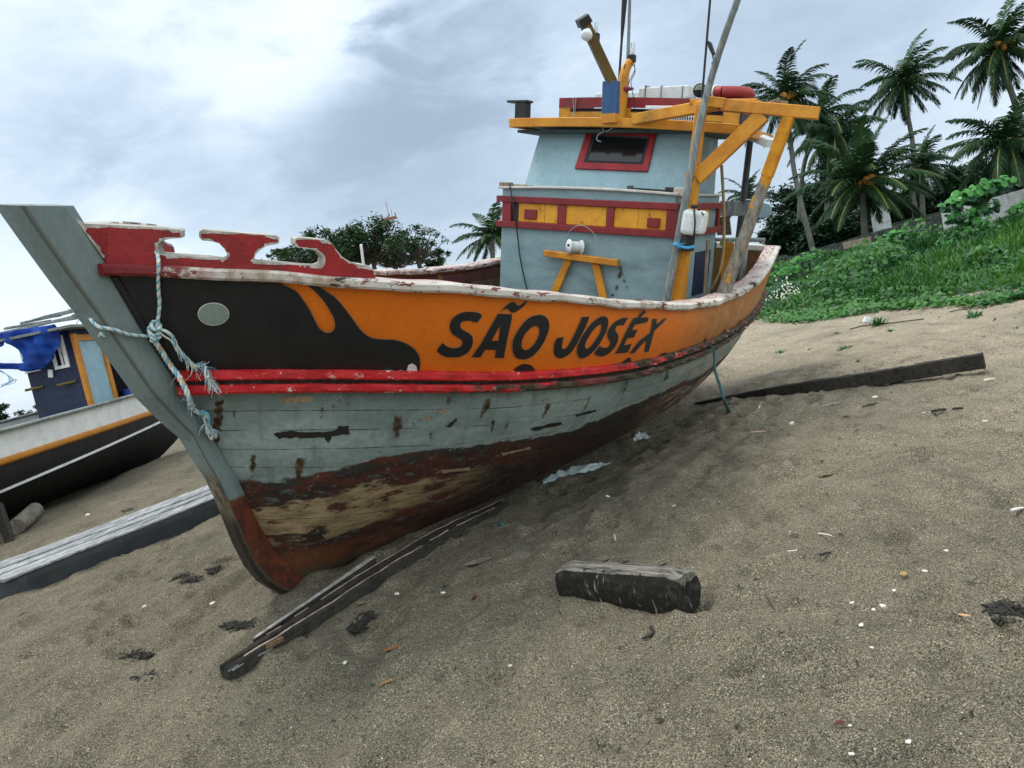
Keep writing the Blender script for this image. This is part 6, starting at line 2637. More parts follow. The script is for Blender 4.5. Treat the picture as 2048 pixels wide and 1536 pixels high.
def crumple(name, pxs, pys, h, mat, label, cat, seed):
    r2 = random.Random(seed)
    n_, m_ = 16, 7
    vs_, fs_ = [], []
    for i in range(n_):
        t_ = i / (n_ - 1)
        k = t_ * (len(pxs) - 1)
        j = min(int(k), len(pxs) - 2)
        f_ = k - j
        c = on_sand(pxs[j] + (pxs[j + 1] - pxs[j]) * f_, pys[j] + (pys[j + 1] - pys[j]) * f_)
        w_ = h * 1.6 * math.sin(math.pi * (t_ * .9 + .05))**.6
        for l_ in range(m_):
            a_ = math.pi * l_ / (m_ - 1)
            rr = w_ * r2.uniform(.55, 1.2)
            vs_.append(c + Vector((r2.uniform(-.012, .012), -math.cos(a_) * rr * .8, max(math.sin(a_) * rr * .75, -.005) + r2.uniform(-.004, .01))))
    for i in range(n_ - 1):
        for l_ in range(m_ - 1):
            fs_.append((i * m_ + l_, (i + 1) * m_ + l_, (i + 1) * m_ + l_ + 1, i * m_ + l_ + 1))
    return tag(mesh_obj(name, vs_, fs_, mat), label, cat)


crumple('plastic_bag', (1085, 1130, 1175, 1220), (968, 952, 940, 930), .05, plastic, 'crumpled translucent plastic bag half buried under the hull', 'bag', 3)
crumple('paper_litter', (1266, 1282, 1300), (882, 876, 878), .05, M['foam'], 'small crumpled white litter in the shade under the stern', 'litter', 5)
crumple('plastic_sheet', (880, 915, 950), (1026, 1018, 1000), .04, plain('grey_film', (.10, .13, .13), .3, .4), 'dull grey plastic scrap behind the dark grooved beam', 'litter', 8)
crumple('plastic_scrap', (998, 1010), (1052, 1050), .03, plain('teal_film', (.05, .12, .12), .4, .4), 'small dark teal plastic scrap past the end of the beam', 'litter', 9)


def seaweed(name, cx, cy, rx, ry, n_, label, seed, thick=.0034):
    r2 = random.Random(seed)
    m_ = MB()
    for _ in range(n_):
        a_ = r2.uniform(0, 2 * math.pi)
        q = math.sqrt(r2.random())
        p = on_sand(cx + rx * q * math.cos(a_), cy + ry * q * math.sin(a_), r2.uniform(-.002, .012))
        pts = [p]
        d = Vector((r2.gauss(0, 1), r2.gauss(0, .6), 0)).normalized()
        for _k in range(4):
            d = (d + Vector((r2.gauss(0, .7), r2.gauss(0, .7), r2.gauss(0, .12)))).normalized()
            nx_ = pts[-1] + d * r2.uniform(.006, .016)
            nx_.z = min(max(nx_.z, p.z - .008), p.z + .010)
            pts.append(nx_)
        m_.tube(pts, thick * r2.uniform(.4, 1.3), 4)
    return tag(m_.build(name, bpy.data.materials.get('seaweed') or plain('seaweed', (.026, .024, .018), .6, .4)), label, 'seaweed')


seaweed('seaweed', 2010, 1226, 34, 17, 374, 'dark round clump of seaweed at the right edge of the sand', 1)
seaweed('seaweed', 42, 1436, 18, 13, 242, 'dark tuft of seaweed near the lower left corner', 2)
seaweed('seaweed', 365, 1158, 38, 9, 220, 'stretched out seaweed wisp between the raft and the bow', 3)
seaweed('seaweed', 425, 1140, 14, 6, 110, 'small seaweed bit just left of the forefoot', 4)
seaweed('seaweed', 480, 1252, 36, 8, 154, 'brown seaweed strand above the near end of the beam', 5)
seaweed('seaweed', 275, 1313, 26, 6, 110, 'pale tipped seaweed strand left of the beam end', 6)
seaweed('seaweed', 290, 1358, 18, 6, 88, 'lower seaweed strand left of the beam end', 7)
seaweed('seaweed', 728, 1238, 26, 9, 132, 'tangled seaweed and twig heap below the beam', 8)
seaweed('seaweed', 712, 1258, 10, 7, 88, 'shiny black seaweed knot below the beam', 9, .006)
seaweed('seaweed', 60, 1110, 34, 6, 132, 'seaweed strip on the sand behind the raft', 10)
seaweed('seaweed', 262, 1022, 20, 5, 88, 'little seaweed wisp between raft and black hull', 11)


def flat_leaf(cx, cy, L, ang, col, label, curl=.25, w=.36, name='dry_leaf'):
    p = on_sand(cx, cy, .006)
    sc_ = (p - CAM).length / F_PX
    L *= sc_ * 1.25
    m_ = MB()
    vs_ = []
    n_ = 9
    ca_, sa_ = math.cos(R(ang)), math.sin(R(ang))
    for i in range(n_):
        t_ = i / (n_ - 1)
        ww = L * w * math.sin(math.pi * min(1, t_ * .96 + .03))**.8 / 2
        for s_ in (-1, 0, 1):
            x_, y_ = (t_ - .5) * L, s_ * ww
            vs_.append(p + Vector((x_ * ca_ - y_ * sa_, (x_ * sa_ + y_ * ca_), curl * L * ((t_ - .5)**2 * 1.2) + abs(s_) * ww * .35 + .002)))
    fs_ = [(i * 3 + k, (i + 1) * 3 + k, (i + 1) * 3 + k + 1, i * 3 + k + 1) for i in range(n_ - 1) for k in (0, 1)]
    m_.add(vs_, fs_, True)
    return tag(m_.build(name, plain('leaf_' + label[:12].replace(' ', '_'), col, .5, .25, 90)), label, 'leaf')


flat_leaf(784, 1302, 30, 25, (.24, .10, .035), 'orange brown dry leaf below the middle of the beam')
flat_leaf(774, 1369, 24, 35, (.30, .15, .055), 'tan dry leaf, the lower one below the beam')
flat_leaf(951, 1198, 24, 75, (.10, .022, .018), 'dark red leaf on edge between beam and log')
flat_leaf(894, 1197, 18, 10, (.09, .035, .022), 'small dark red brown leaf nearest the beam')
flat_leaf(752, 1253, 18, 20, (.14, .06, .03), 'dull brown leaf touching the seaweed heap')
flat_leaf(1225, 1442, 30, 8, (.12, .040, .024), 'red brown leaf near the bottom middle', w=.5)
flat_leaf(1682, 1452, 16, 0, (.085, .018, .016), 'tiny dark maroon leaf low on the right side', w=.7)
flat_leaf(1808, 1152, 16, 60, (.32, .20, .06), 'yellowish curled leaf on the right side of the sand', w=.6)
flat_leaf(1930, 1236, 16, -50, (.48, .26, .14), 'pale orange chip left of the round seaweed clump', w=.45)
flat_leaf(1536, 1507, 28, -12, (.030, .022, .018), 'black brown leaf on the bottom edge at right')
flat_leaf(1655, 953, 34, -20, (.15, .10, .06), 'faded brown leaf with twig right of the hull', w=.3)
flat_leaf(723, 1211, 14, 0, (.22, .17, .10), 'small tan leaf by the seaweed heap', w=.8)
flat_leaf(958, 1130, 46, 12, (.20, .165, .125), 'pale leaf half covered with sand between beam and log', w=.5)


rb = random.Random(77)
m_ = MB()
for _ in range(1100):
    d_ = 2.2 + rb.random()**1.15 * 11
    a_ = rb.uniform(-.62, .60)
    x_, y_ = d_ * math.sin(a_), d_ * math.cos(a_)
    if float(vnoise(np.array([x_ * .8 + 2]), np.array([y_ * .8]), 15)[0]) < -.05 and rb.random() < .7:
        continue
    c_ = Vector((x_, y_, float(ground_z(np.array([x_]), np.array([y_]), True)[0]) + .007))
    L_ = rb.uniform(.004, .013) * (1 + d_ * .12) * (1.8 if rb.random() < .08 else 1)
    th_ = rb.uniform(0, 6.28)
    u_ = Vector((math.cos(th_), math.sin(th_), rb.uniform(-.1, .3)))
    w_ = Vector((-math.sin(th_), math.cos(th_), 0)) * rb.uniform(.15, .5)
    m_.add([c_ - u_ * L_, c_ - w_ * L_ * .8 + Z_UP * .002, c_ + u_ * L_, c_ + w_ * L_ + Z_UP * .004, c_ + Z_UP * L_ * .35], [(0, 1, 4), (1, 2, 4), (2, 3, 4), (3, 0, 4)])
o = m_.build('beach_debris', plain('debris', (.034, .030, .023), .8, .5, 9))
o['kind'] = 'stuff'
tag(o, 'tiny dark bits of bark and weed strewn over the sand', 'debris')


def stick(a, b, rad, mat, label, name='stick', bend=0.0):
    p, q = on_sand(*a, rad * .8), on_sand(*b, rad * .8)
    m_ = MB()
    md = (p + q) / 2 + Vector((bend, -bend, 0))
    md.z = gz(md.x, md.y) + rad
    m_.tube(spline([p, md, q], 4), [rad, rad, rad, rad * 1.1, rad, rad, rad * .9, rad * .8, rad * .6], 6, wob=.1)
    return tag(m_.build(name, mat), label, 'stick')


pale_s = plain('pale_straw', (.60, .56, .50), .5, .2)
dark_s = plain('dark_twig', (.030, .026, .022), .7, .3)
stick((1303, 1258), (1285, 1280), .008, dark_s, 'curved black twig below the right end of the log', bend=.02)
stick((1560, 1050), (1579, 1042), .005, pale_s, 'short white straw lying right of the hull middle')
stick((1637, 1068), (1664, 1073), .004, pale_s, 'thin white straw below the faded leaf', bend=.01)
stick((2022, 1024), (2048, 1018), .008, pale_s, 'white stick at the right edge above the seaweed clump')
stick((1229, 1072), (1231, 1083), .007, plain('pink_chip', (.50, .36, .28), .6, .2), 'small pinkish wood chip above the log')
stick((1502, 867), (1532, 864), .008, plain('pink_straw', (.52, .36, .30), .5, .2), 'pinkish straw on the sand near the green rope')
stick((1516, 822), (1523, 806), .008, pale_s, 'white crossed straw standing beside the green rope end')
stick((1512, 826), (1534, 817), .007, pale_s, 'white straw lying flat beside the green rope end')
stick((1818, 832), (1862, 826), .008, pale_s, 'long pale straw right of centre on the upper sand')
stick((1640, 815), (1680, 806), .008, plain('tan_straw', (.34, .27, .19), .6, .2), 'tan stick just below the long dark plank')
stick((1725, 815), (1756, 807), .007, dark_s, 'thin dark twig below the long dark plank')
stick((1860, 825), (1893, 820), .010, dark_s, 'dark twig on the right side below the plank end')
stick((1905, 820), (1927, 818), .010, dark_s, 'short dark twig farthest right below the plank end')
stick((1530, 1190), (1545, 1215), .003, dark_s, 'hair thin dark twig right of the log end')
stick((1600, 1480), (1622, 1474), .005, dark_s, 'short dark twig low on the right side')
stick((1640, 1112), (1662, 1106), .006, dark_s, 'dark twig right of and above the log')
stick((1968, 763), (1990, 760), .012, pale_s, 'pale stick by the lifted end of the dark plank')
stick((545, 1298), (530, 1306), .003, dark_s, 'fine twig lying against the thin plank')
stick((1575, 1104), (1594, 1101), .004, pale_s, 'bent white straw on the sand right of the log', bend=.01)
# stones and shells
shell_m = plain('shell_white', (.66, .62, .54), .5, .2, 30)
r3 = random.Random(21)
SH = [(1384, 1137), (1376, 1145), (1743, 1297), (1700, 1452), (1722, 1251), (1747, 1220), (1766, 1212), (1703, 1509), (1840, 1530), (1655, 1334), (1817, 1484), (1704, 1206), (1788, 1181), (1850, 1143), (1995, 1366), (1972, 1320), (794, 1188), (888, 1187), (905, 1240), (681, 1247), (865, 1367), (914, 1315), (997, 1167), (975, 1172), (940, 1337), (690, 1326), (632, 1278), (1020, 1332), (1088, 1370), (425, 1207), (289, 1213), (193, 1213), (433, 1368), (358, 1096), (176, 1030), (215, 1048), (55, 1098), (1348, 1012), (1215, 993), (1583, 847), (1970, 843), (2010, 830), (1750, 795), (1893, 1103), (1815, 1370), (1640, 1475)]
shells = []
for k, (x_, y_) in enumerate(SH):
    p = on_sand(x_, y_, .002)
    s_ = (p - CAM).length / F_PX * r3.uniform(3.0, 5.5)
    bm = bmesh.new()
    bmesh.ops.create_icosphere(bm, subdivisions=1, radius=1)
    for v in bm.verts:
        v.co = Vector((v.co.x * s_ * 1.3, v.co.y * s_ * 1.1, v.co.z * s_ * .55)) * r3.uniform(.82, 1.15)
    me_ = bpy.data.meshes.new('shell_fragment')
    bm.to_mesh(me_)
    bm.free()
    me_.materials.append(shell_m)
    o = bpy.data.objects.new('shell_fragment', me_)
    o.location = p
    o.rotation_euler = (r3.uniform(-.3, .3), r3.uniform(-.3, .3), r3.uniform(0, 6))
    link(o)
    shells.append((o, x_, y_))
LMK = (('the right end of the palm log', 1390, 1180), ('the round seaweed clump', 2010, 1226), ('the bottom right corner', 2040, 1530), ('the tiny maroon leaf', 1682, 1452), ('the tan dry leaf', 774, 1369), ('the seaweed heap', 728, 1238), ('the dark red leaf', 951, 1198),
       ('the near end of the dark beam', 452, 1362), ('the raft', 220, 1110), ('the lifted plank end', 1972, 746), ('the faded twig leaf', 1655, 953), ('the plastic bag', 1150, 948))
ORD = ('nearest', 'second nearest', 'third nearest', 'fourth nearest', 'fifth nearest', 'sixth nearest', 'seventh nearest', 'eighth nearest', 'ninth nearest', 'tenth nearest', 'eleventh nearest', 'twelfth nearest')
byl = {}
for o, x_, y_ in shells:
    lm = min(LMK, key=lambda q: (q[1] - x_)**2 + (q[2] - y_)**2)
    byl.setdefault(lm[0], []).append((math.hypot(lm[1] - x_, lm[2] - y_), o))
for lm, lst in byl.items():
    for k, (_d, o) in enumerate(sorted(lst, key=lambda q: q[0])):
        tag(o, 'white shell bit on sand, ' + ORD[min(k, 11)] + ' shell to ' + lm, 'shell', 'shell fragments scattered over the sand')
for k, (x_, y_, rr, lab) in enumerate(((935, 1132, 13, 'smooth grey brown stone nearest the beam shadow'), (965, 1126, 15, 'flat grey brown stone right of its smoother neighbour'), (1040, 1112, 22, 'sand covered flat stone above and left of the log'), (772, 1224, 8, 'small tan pebble right of the seaweed heap'))):
    p = on_sand(x_, y_)
    s_ = (p - CAM).length / F_PX * rr
    bm = bmesh.new()
    bmesh.ops.create_icosphere(bm, subdivisions=3, radius=1)
    for v in bm.verts:
        n_ = float(vnoise(np.array([v.co.x * 1.7 + k * 5]), np.array([v.co.y * 1.7 + v.co.z]), 40)[0])
        v.co = Vector((v.co.x * s_ * 1.1, v.co.y * s_, v.co.z * s_ * .5)) * (1 + n_ * .5)
    me_ = bpy.data.meshes.new('stone')
    bm.to_mesh(me_)
    bm.free()
    me_.polygons.foreach_set('use_smooth', [True] * len(me_.polygons))
    me_.materials.append(bpy.data.materials.get('stone') or plain('stone', (.13, .115, .09), .9, .35, 60, bump=.01))
    o = bpy.data.objects.new('stone', me_)
    o.location = p
    link(o)
    tag(o, lab, 'stone')

# ---------------------------------------------------------------- walls on the bank
WX = 12.0


def wall_top(y):
    return 1.36 + (.03 if y > 32 else .03 + (32 - y) * .0235) - (.0 if y > 20 else 0)


stone_m = NT('field_stone')
vv = stone_m.map(scale=(1, 1, 1.4))
vd = stone_m.voro(3.4, vv)
n_ = stone_m.noise(5, 7, .7)
c_ = stone_m.mix(stone_m.step(n_, .35, .65), (.030, .036, .034), (.075, .082, .075))
c_ = stone_m.mix(stone_m.step(stone_m.voro(3.4, vv, 'DISTANCE_TO_EDGE'), .02, .06, True), c_, (.018, .02, .019))
stone_m = stone_m.done(c_, .9, stone_m.bump(stone_m.math('ADD', vd, n_), .05, 1), .15)
m1 = MB()
ys_ = np.linspace(20.35, 44, 40)
for i in range(len(ys_) - 1):
    ya, yb = float(ys_[i]), float(ys_[i + 1])
    za, zb_ = wall_top(ya) + .02 * math.sin(ya * 3), wall_top(yb) + .02 * math.sin(yb * 3)
    m1.add([(WX, ya, .3), (WX, yb, .3), (WX, yb, zb_), (WX, ya, za), (WX + .35, ya, .3), (WX + .35, yb, .3), (WX + .35, yb, zb_), (WX + .35, ya, za)],
           [(0, 3, 2, 1), (4, 5, 6, 7), (3, 7, 6, 2)] + ([(0, 4, 7, 3)] if i == 0 else []) + ([(1, 2, 6, 5)] if i == len(ys_) - 2 else []))
sw = tag(m1.build('stone_wall', stone_m), 'long dark field stone wall along the top of the grassy bank', 'wall')
pa, pb2 = at_xp(1687, 492, WX - .01), at_xp(1743, 480, WX - .01)
m1 = MB()
m1.box((WX - .012, (pa.y + pb2.y) / 2, (pa.z + pb2.z) / 2), (.03, abs(pa.y - pb2.y), .24))
o = m1.build('pale_render_patch', M['rawwood'], sw)
m1 = MB()
wall_white = paint('whitewash', (.52, .54, .53), (.36, .38, .37), chip=(.2, .2, .18), chip_amt=.04, dirt_amt=.45, rough=.9, bump=.01)
prev = None
for i in range(12):
    ya, yb = 20.33 - .62 * i, 20.33 - .62 * (i + 1)
    za, zb_ = 1.70 + .022 * (20.3 - ya), 1.70 + .022 * (20.3 - yb)
    m1.add([(WX - .02, yb, .3), (WX - .02, ya, .3), (WX - .02, ya, za), (WX - .02, yb, zb_), (WX + .3, yb, .3), (WX + .3, ya, .3), (WX + .3, ya, za), (WX + .3, yb, zb_)],
           [(0, 3, 2, 1), (4, 5, 6, 7), (3, 7, 6, 2)] + ([(1, 2, 6, 5)] if i == 0 else []) + ([(0, 4, 7, 3)] if i == 11 else []))
tag(m1.build('white_wall', wall_white), 'whitewashed wall behind the big leafed bush at the right edge', 'wall')

# ---------------------------------------------------------------- plants on the bank
LM = {}


class Leaves:
    """many leaf faces with a tone per face"""

    def __init__(s):
        s.v, s.f, s.t = [], [], []

    def face(s, pts, tone):
        b = len(s.v)
        s.v += pts
        s.t += [tone] * len(pts)
        s.f.append(tuple(range(b, b + len(pts))))

    def build(s, name, mat, parent=None, off=None, smooth=False):
        return mesh_obj(name, s.v, s.f, mat, parent, smooth, {'tone': s.t}, off)


rg = random.Random(5)
grass_m = leaf_mat('bank_grass', (.014, .066, .018), (.078, .200, .042), .5, .3)
vine_m = leaf_mat('vine_leaf', (.014, .070, .024), (.075, .205, .045), .45, .25)


def edge_x(y):
    return 6.0 + .5 * math.sin(y * .55 + 1) + 1.2 * float(sstep(12.5, 10.0, y)) + .25 * math.sin(y * 1.7)


def on_bank():
    y = 9.6 + (rg.random()**1.35) * 26
    x0 = edge_x(y)
    x = x0 + .35 + rg.random() * (12.2 - x0)
    return x, y


cnt = 0
L = Leaves()
xs_a, ys_a = [], []
for _ in range(52000):
    x, y = on_bank()
    if x > 11.9 or x / y > .80 or x / y < .17:
        continue
    xs_a.append(x)
    ys_a.append(y)
za = ground_z(np.array(xs_a), np.array(ys_a), False)
for x, y, z in zip(xs_a, ys_a, za):
    cl = float(vnoise(np.array([x * 1.1]), np.array([y * 1.1]), 77)[0]) + .5
    if rg.random() > .35 + .9 * cl:
        continue
    k = sstep(0.2, 1.4, x - edge_x(y))
    h = rg.uniform(.10, .30) * (.45 + .75 * cl) * (.55 + .6 * float(k))
    a_ = rg.uniform(0, 6.283)
    w_ = rg.uniform(.007, .014) * (1 + y / 22)
    ln = rg.uniform(.15, .9) * h
    dx, dy = math.cos(a_), math.sin(a_)
    px_, py_ = -dy * w_, dx * w_
    p0 = Vector((x, y, z - .02))
    p1 = Vector((x + dx * ln * .4, y + dy * ln * .4, z + h * .65))
    p2 = Vector((x + dx * ln, y + dy * ln, z + h))
    sdv = Vector((px_, py_, 0))
    tn = min(1, max(0, cl * .9 + 1.5 * float(vnoise(np.array([x * .45]), np.array([y * .35]), 55)[0]) + rg.uniform(-.3, .3)))
    L.face([p0 - sdv, p0 + sdv, p1 + sdv * .8, p1 - sdv * .8], tn)
    L.face([p1 - sdv * .8, p1 + sdv * .8, p2], tn)
o = L.build('grass', grass_m)
o['kind'] = 'stuff'
tag(o, 'tall green grass covering the bank below the stone wall', 'grass')


def round_leaf(Lx, p, r_, nrm, tone, n=7, cup=.15, heart=False):
    a_ = nrm.orthogonal().normalized()
    b_ = nrm.cross(a_)
    th0 = rg.uniform(0, 6.28)
    pts = []
    for k in range(n):
        th = th0 + 2 * math.pi * k / n
        q = r_ * (1.0 if k else (.7 if heart else 1.05))
        pts.append(p + a_ * (math.cos(th) * q) + b_ * (math.sin(th) * q * .9) + nrm * (cup * r_ * (abs(math.cos(th))**2 - .3)))
    Lx.face(pts, tone)


# creeping vine along the foot of the bank, thinning out onto the sand
L = Leaves()
for _ in range(15000):
    y = 9.8 + (rg.random()**1.3) * 14
    q = rg.random()**1.5
    x = edge_x(y) - .75 + 3.0 * q + rg.gauss(0, .12)
    cl = float(vnoise(np.array([x * 1.6]), np.array([y * 1.3]), 31)[0]) + .5
    if x < edge_x(y) + .45 and rg.random() > .14 + (cl > .56) * .8:
        continue
    if cl < .32 and rg.random() < .6:
        continue
    z = gz(x, y)
    h = rg.uniform(.01, .09) + .10 * min(1, max(0, x - edge_x(y))) * rg.random()
    nv = Vector((rg.gauss(0, .5), rg.gauss(-.25, .5), 1)).normalized()
    round_leaf(L, Vector((x, y, z + h)), rg.uniform(.028, .055), nv, min(1, max(0, cl + rg.uniform(-.45, .35))), 6, .2, True)
for _ in range(26000):
    y = 9.8 + (rg.random()**1.25) * 22
    x = edge_x(y) + .5 + rg.random()**.9 * (11.8 - edge_x(y))
    if x / y > .80 or x / y < .18 or (y < 21 and x > 10.4):
        continue
    cl = float(vnoise(np.array([x * .95 + 9]), np.array([y * .75]), 91)[0]) + .5
    if cl < .52 or rg.random() > (cl - .45) * 4:
        continue
    z = gz(x, y)
    hm = (cl - .5) * 1.5
    nv = Vector((rg.gauss(0, .6), rg.gauss(-.4, .5), .8)).normalized()
    round_leaf(L, Vector((x, y, z + hm * rg.random()**.7)), rg.uniform(.02, .055) * (1 + y / 40), nv, min(1, max(0, cl * .6 + rg.uniform(-.4, .45))), 5, .25, True)
o = L.build('ground_vine', vine_m)
o['kind'] = 'stuff'
tag(o, 'round leafed creeping vine along the foot of the grassy bank', 'ground vine')
# trailing stems on the sand
vs_m = plain('vine_stem', (.05, .065, .03), .7, .3)
for (pp, lab) in ((((1848, 640), (1780, 648), (1735, 652), (1700, 660)), 'vine runner trailing down over the sand above the dark plank'), (((2020, 598), (1960, 612), (1900, 626)), 'vine runner along the sand at the right edge')):
    m1 = MB()
    m1.tube(spline([on_sand(*q, .015) for q in pp], 6), .008, 5)
    tag(m1.build('vine_runner', vs_m), lab, 'vine')
# single tufts on the sand
tuft_m = leaf_mat('sand_tuft', (.03, .12, .05), (.05, .17, .06), .5, .2)
for k, (x_, y_, r_, lab) in enumerate(((1563, 706, 9, 'small green tuft standing alone right of the stern'), (1620, 700, 5, 'tiny upright green sprig on bare sand'), (1685, 700, 9, 'low spreading green sprig left of its twin on the sand'), (1697, 697, 8, 'low spreading green sprig touching its left twin'), (2031, 659, 7, 'small green seedling at the right edge on bare sand'), (1760, 650, 18, 'green vine patch around the white scrap on the sand'), (1945, 634, 15, 'grass tuft on the sand just below the vine at right'), (1672, 668, 6, 'thin green sprig on the sand left of the vine patch'), (1782, 664, 8, 'small green tuft just right of the vine patch'))):
    c = on_sand(x_, y_)
    s_ = (c - CAM).length / F_PX * r_
    L = Leaves()
    for _ in range(28):
        a_ = rg.uniform(0, 6.28)
        d = Vector((math.cos(a_), math.sin(a_), rg.uniform(.3, 1.6))).normalized()
        p = c + Vector((rg.gauss(0, s_ * .4), rg.gauss(0, s_ * .4), -.005))
        q = p + d * s_ * rg.uniform(.6, 1.4)
        sv = d.cross(Z_UP).normalized() * s_ * .13
        L.face([p - sv * .5, p + sv * .5, (p + q) / 2 + sv, q, (p + q) / 2 - sv], rg.random())
    tag(L.build('grass_tuft', tuft_m), lab, 'tuft')
m1 = MB()
c = on_sand(1735, 647)
m1.box(c + Vector((0, 0, .05)), (.10, .06, .09), Matrix.Rotation(.5, 3, 'Y'), .015)
tag(m1.build('white_scrap', M['foam']), 'white scrap of litter lying in the vine patch', 'litter')

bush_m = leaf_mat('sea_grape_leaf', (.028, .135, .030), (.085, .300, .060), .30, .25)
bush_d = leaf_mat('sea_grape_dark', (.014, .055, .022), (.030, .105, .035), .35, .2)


def bush(name, lobes, stems, r_, label, cat, mat_top, mat_low, depth, nper, seed):
    """lobes: (px,py,rx,ry) in photo pixels at a depth y; leaves on shells round each lobe"""
    global rg
    rg = random.Random(seed)
    base = at_y(stems[0][0], stems[0][1], depth)
    base.z = gz(base.x, base.y)
    root = empty(name, base, label, cat)
    Lt, Ll = Leaves(), Leaves()
    for (px_, py_, rx, ry, dy) in lobes:
        c = at_y(px_, py_, depth + dy)
        sc_ = (depth + dy) / F_PX
        for _ in range(int(nper * rx * ry / 600)):
            while True:
                v = Vector((rg.uniform(-1, 1), rg.uniform(-1, 1), rg.uniform(-1, 1)))
                if v.length < 1:
                    break
            v = v.normalized() * (.55 + .45 * rg.random())
            p = c + Vector((v.x * rx * sc_, v.y * min(rx, ry * 1.5) * sc_, v.z * ry * sc_))
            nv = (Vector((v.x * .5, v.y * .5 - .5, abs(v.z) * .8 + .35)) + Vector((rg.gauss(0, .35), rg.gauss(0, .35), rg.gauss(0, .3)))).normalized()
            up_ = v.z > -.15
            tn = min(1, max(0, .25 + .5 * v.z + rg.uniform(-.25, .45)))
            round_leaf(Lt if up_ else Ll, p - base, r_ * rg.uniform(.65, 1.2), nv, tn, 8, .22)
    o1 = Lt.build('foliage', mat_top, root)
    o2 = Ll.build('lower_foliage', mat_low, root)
    m_ = MB()
    for (px_, py_, rx, ry, dy) in lobes:
        c = at_y(px_, py_, depth + dy)
        s0 = base + Vector((rg.uniform(-.1, .1), rg.uniform(-.1, .1), -.05))
        md = (s0 + c) / 2 + Vector((rg.uniform(-.15, .15), 0, .1))
        m_.tube(spline([s0 - base, md - base, c - base], 5), [.03, .028, .026, .024, .022, .02, .018, .016, .014, .012, .01], 6)
    m_.build('stem', plain('bush_stem', (.07, .06, .045), .8, .3), root)
    return root


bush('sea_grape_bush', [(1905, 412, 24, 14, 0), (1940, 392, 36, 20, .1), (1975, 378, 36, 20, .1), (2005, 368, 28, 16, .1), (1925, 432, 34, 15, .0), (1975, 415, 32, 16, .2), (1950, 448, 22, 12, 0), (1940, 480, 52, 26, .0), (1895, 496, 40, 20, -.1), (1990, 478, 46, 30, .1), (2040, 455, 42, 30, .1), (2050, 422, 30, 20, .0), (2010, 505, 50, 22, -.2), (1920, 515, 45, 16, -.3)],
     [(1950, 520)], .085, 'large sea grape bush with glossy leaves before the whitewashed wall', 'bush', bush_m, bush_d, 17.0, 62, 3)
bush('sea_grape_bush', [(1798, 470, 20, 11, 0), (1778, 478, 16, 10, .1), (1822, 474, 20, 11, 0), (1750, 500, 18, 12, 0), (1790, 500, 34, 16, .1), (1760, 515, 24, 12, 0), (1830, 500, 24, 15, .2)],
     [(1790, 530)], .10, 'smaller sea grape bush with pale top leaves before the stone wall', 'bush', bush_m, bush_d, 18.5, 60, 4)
bush('flowering_bush', [(1560, 590, 30, 24, 0), (1600, 582, 30, 18, .3), (1545, 612, 28, 16, -.3), (1580, 606, 30, 14, -.2)],
     [(1570, 625)], .045, 'low dark bush dotted with white flowers beside the boat stern', 'bush', bush_d, bush_d, 18.0, 240, 6)
fl_b = bpy.data.objects['flowering_bush']
L = Leaves()
for _ in range(130):
    px_, py_ = rg.gauss(1572, 26), rg.gauss(588, 16)
    p = at_y(px_, py_, 17.4 + rg.uniform(-.2, .2))
    round_leaf(L, p - fl_b.location, rg.uniform(.014, .026), Vector((rg.gauss(0, .4), -1, rg.gauss(.5, .3))).normalized(), 1, 6, .1)
o = L.build('flower', leaf_mat('white_petal', (.6, .62, .52), (.72, .72, .62), .6, .2), fl_b)
o['kind'] = 'stuff'
bush('leafy_shrub', [(1610, 520, 26, 14, 0), (1575, 545, 34, 16, .0), (1640, 545, 34, 14, .3), (1690, 535, 30, 14, .2), (1720, 560, 40, 16, -1)],
     [(1620, 560)], .07, 'mixed green shrub along the foot of the stone wall behind the stern', 'bush', bush_m, bush_d, 23.0, 90, 8)

for k, (x_, y_, d_, rx, ry, lab) in enumerate(((1650, 596, 17.5, 40, 13, 'low leafy shrub in the grass right of the white flowered bush'), (1735, 580, 16.5, 44, 13, 'low leafy shrub in the grass under the smaller sea grape'), (1835, 556, 15.5, 46, 14, 'low leafy shrub in the middle of the grassy bank'), (1935, 570, 13.5, 48, 13, 'low leafy shrub in front of the large sea grape'), (2020, 545, 13.5, 40, 14, 'low leafy shrub at the right edge of the bank'), (1700, 540, 21, 40, 12, 'low leafy shrub just under the pale patch on the stone wall'))):
    bush('leafy_shrub', [(x_, y_, rx, ry, 0), (x_ - rx * .6, y_ + 4, rx * .6, ry * .7, .2), (x_ + rx * .7, y_ + 2, rx * .5, ry * .8, -.1)], [(x_, y_ + ry)], .045, lab, 'shrub', vine_m, bush_d, d_, 130, 50 + k)

# ---------------------------------------------------------------- palms and trees
trunk_m = weathered_wood('palm_trunk', (.15, .155, .14), (.07, .075, .068), (3, 3, 9), .9, .02)
palm_m = leaf_mat('palm_leaf', (.006, .022, .012), (.024, .070, .020), .7, .08)
palm_y = leaf_mat('palm_rachis', (.10, .13, .03), (.28, .26, .05), .4, .1)
nut_m = plain('golden_coconut', (.42, .19, .03), .4, .3, 6)
bark_m = weathered_wood('bark', (.075, .068, .055), (.03, .028, .024), (4, 4, 2), .9, .02)


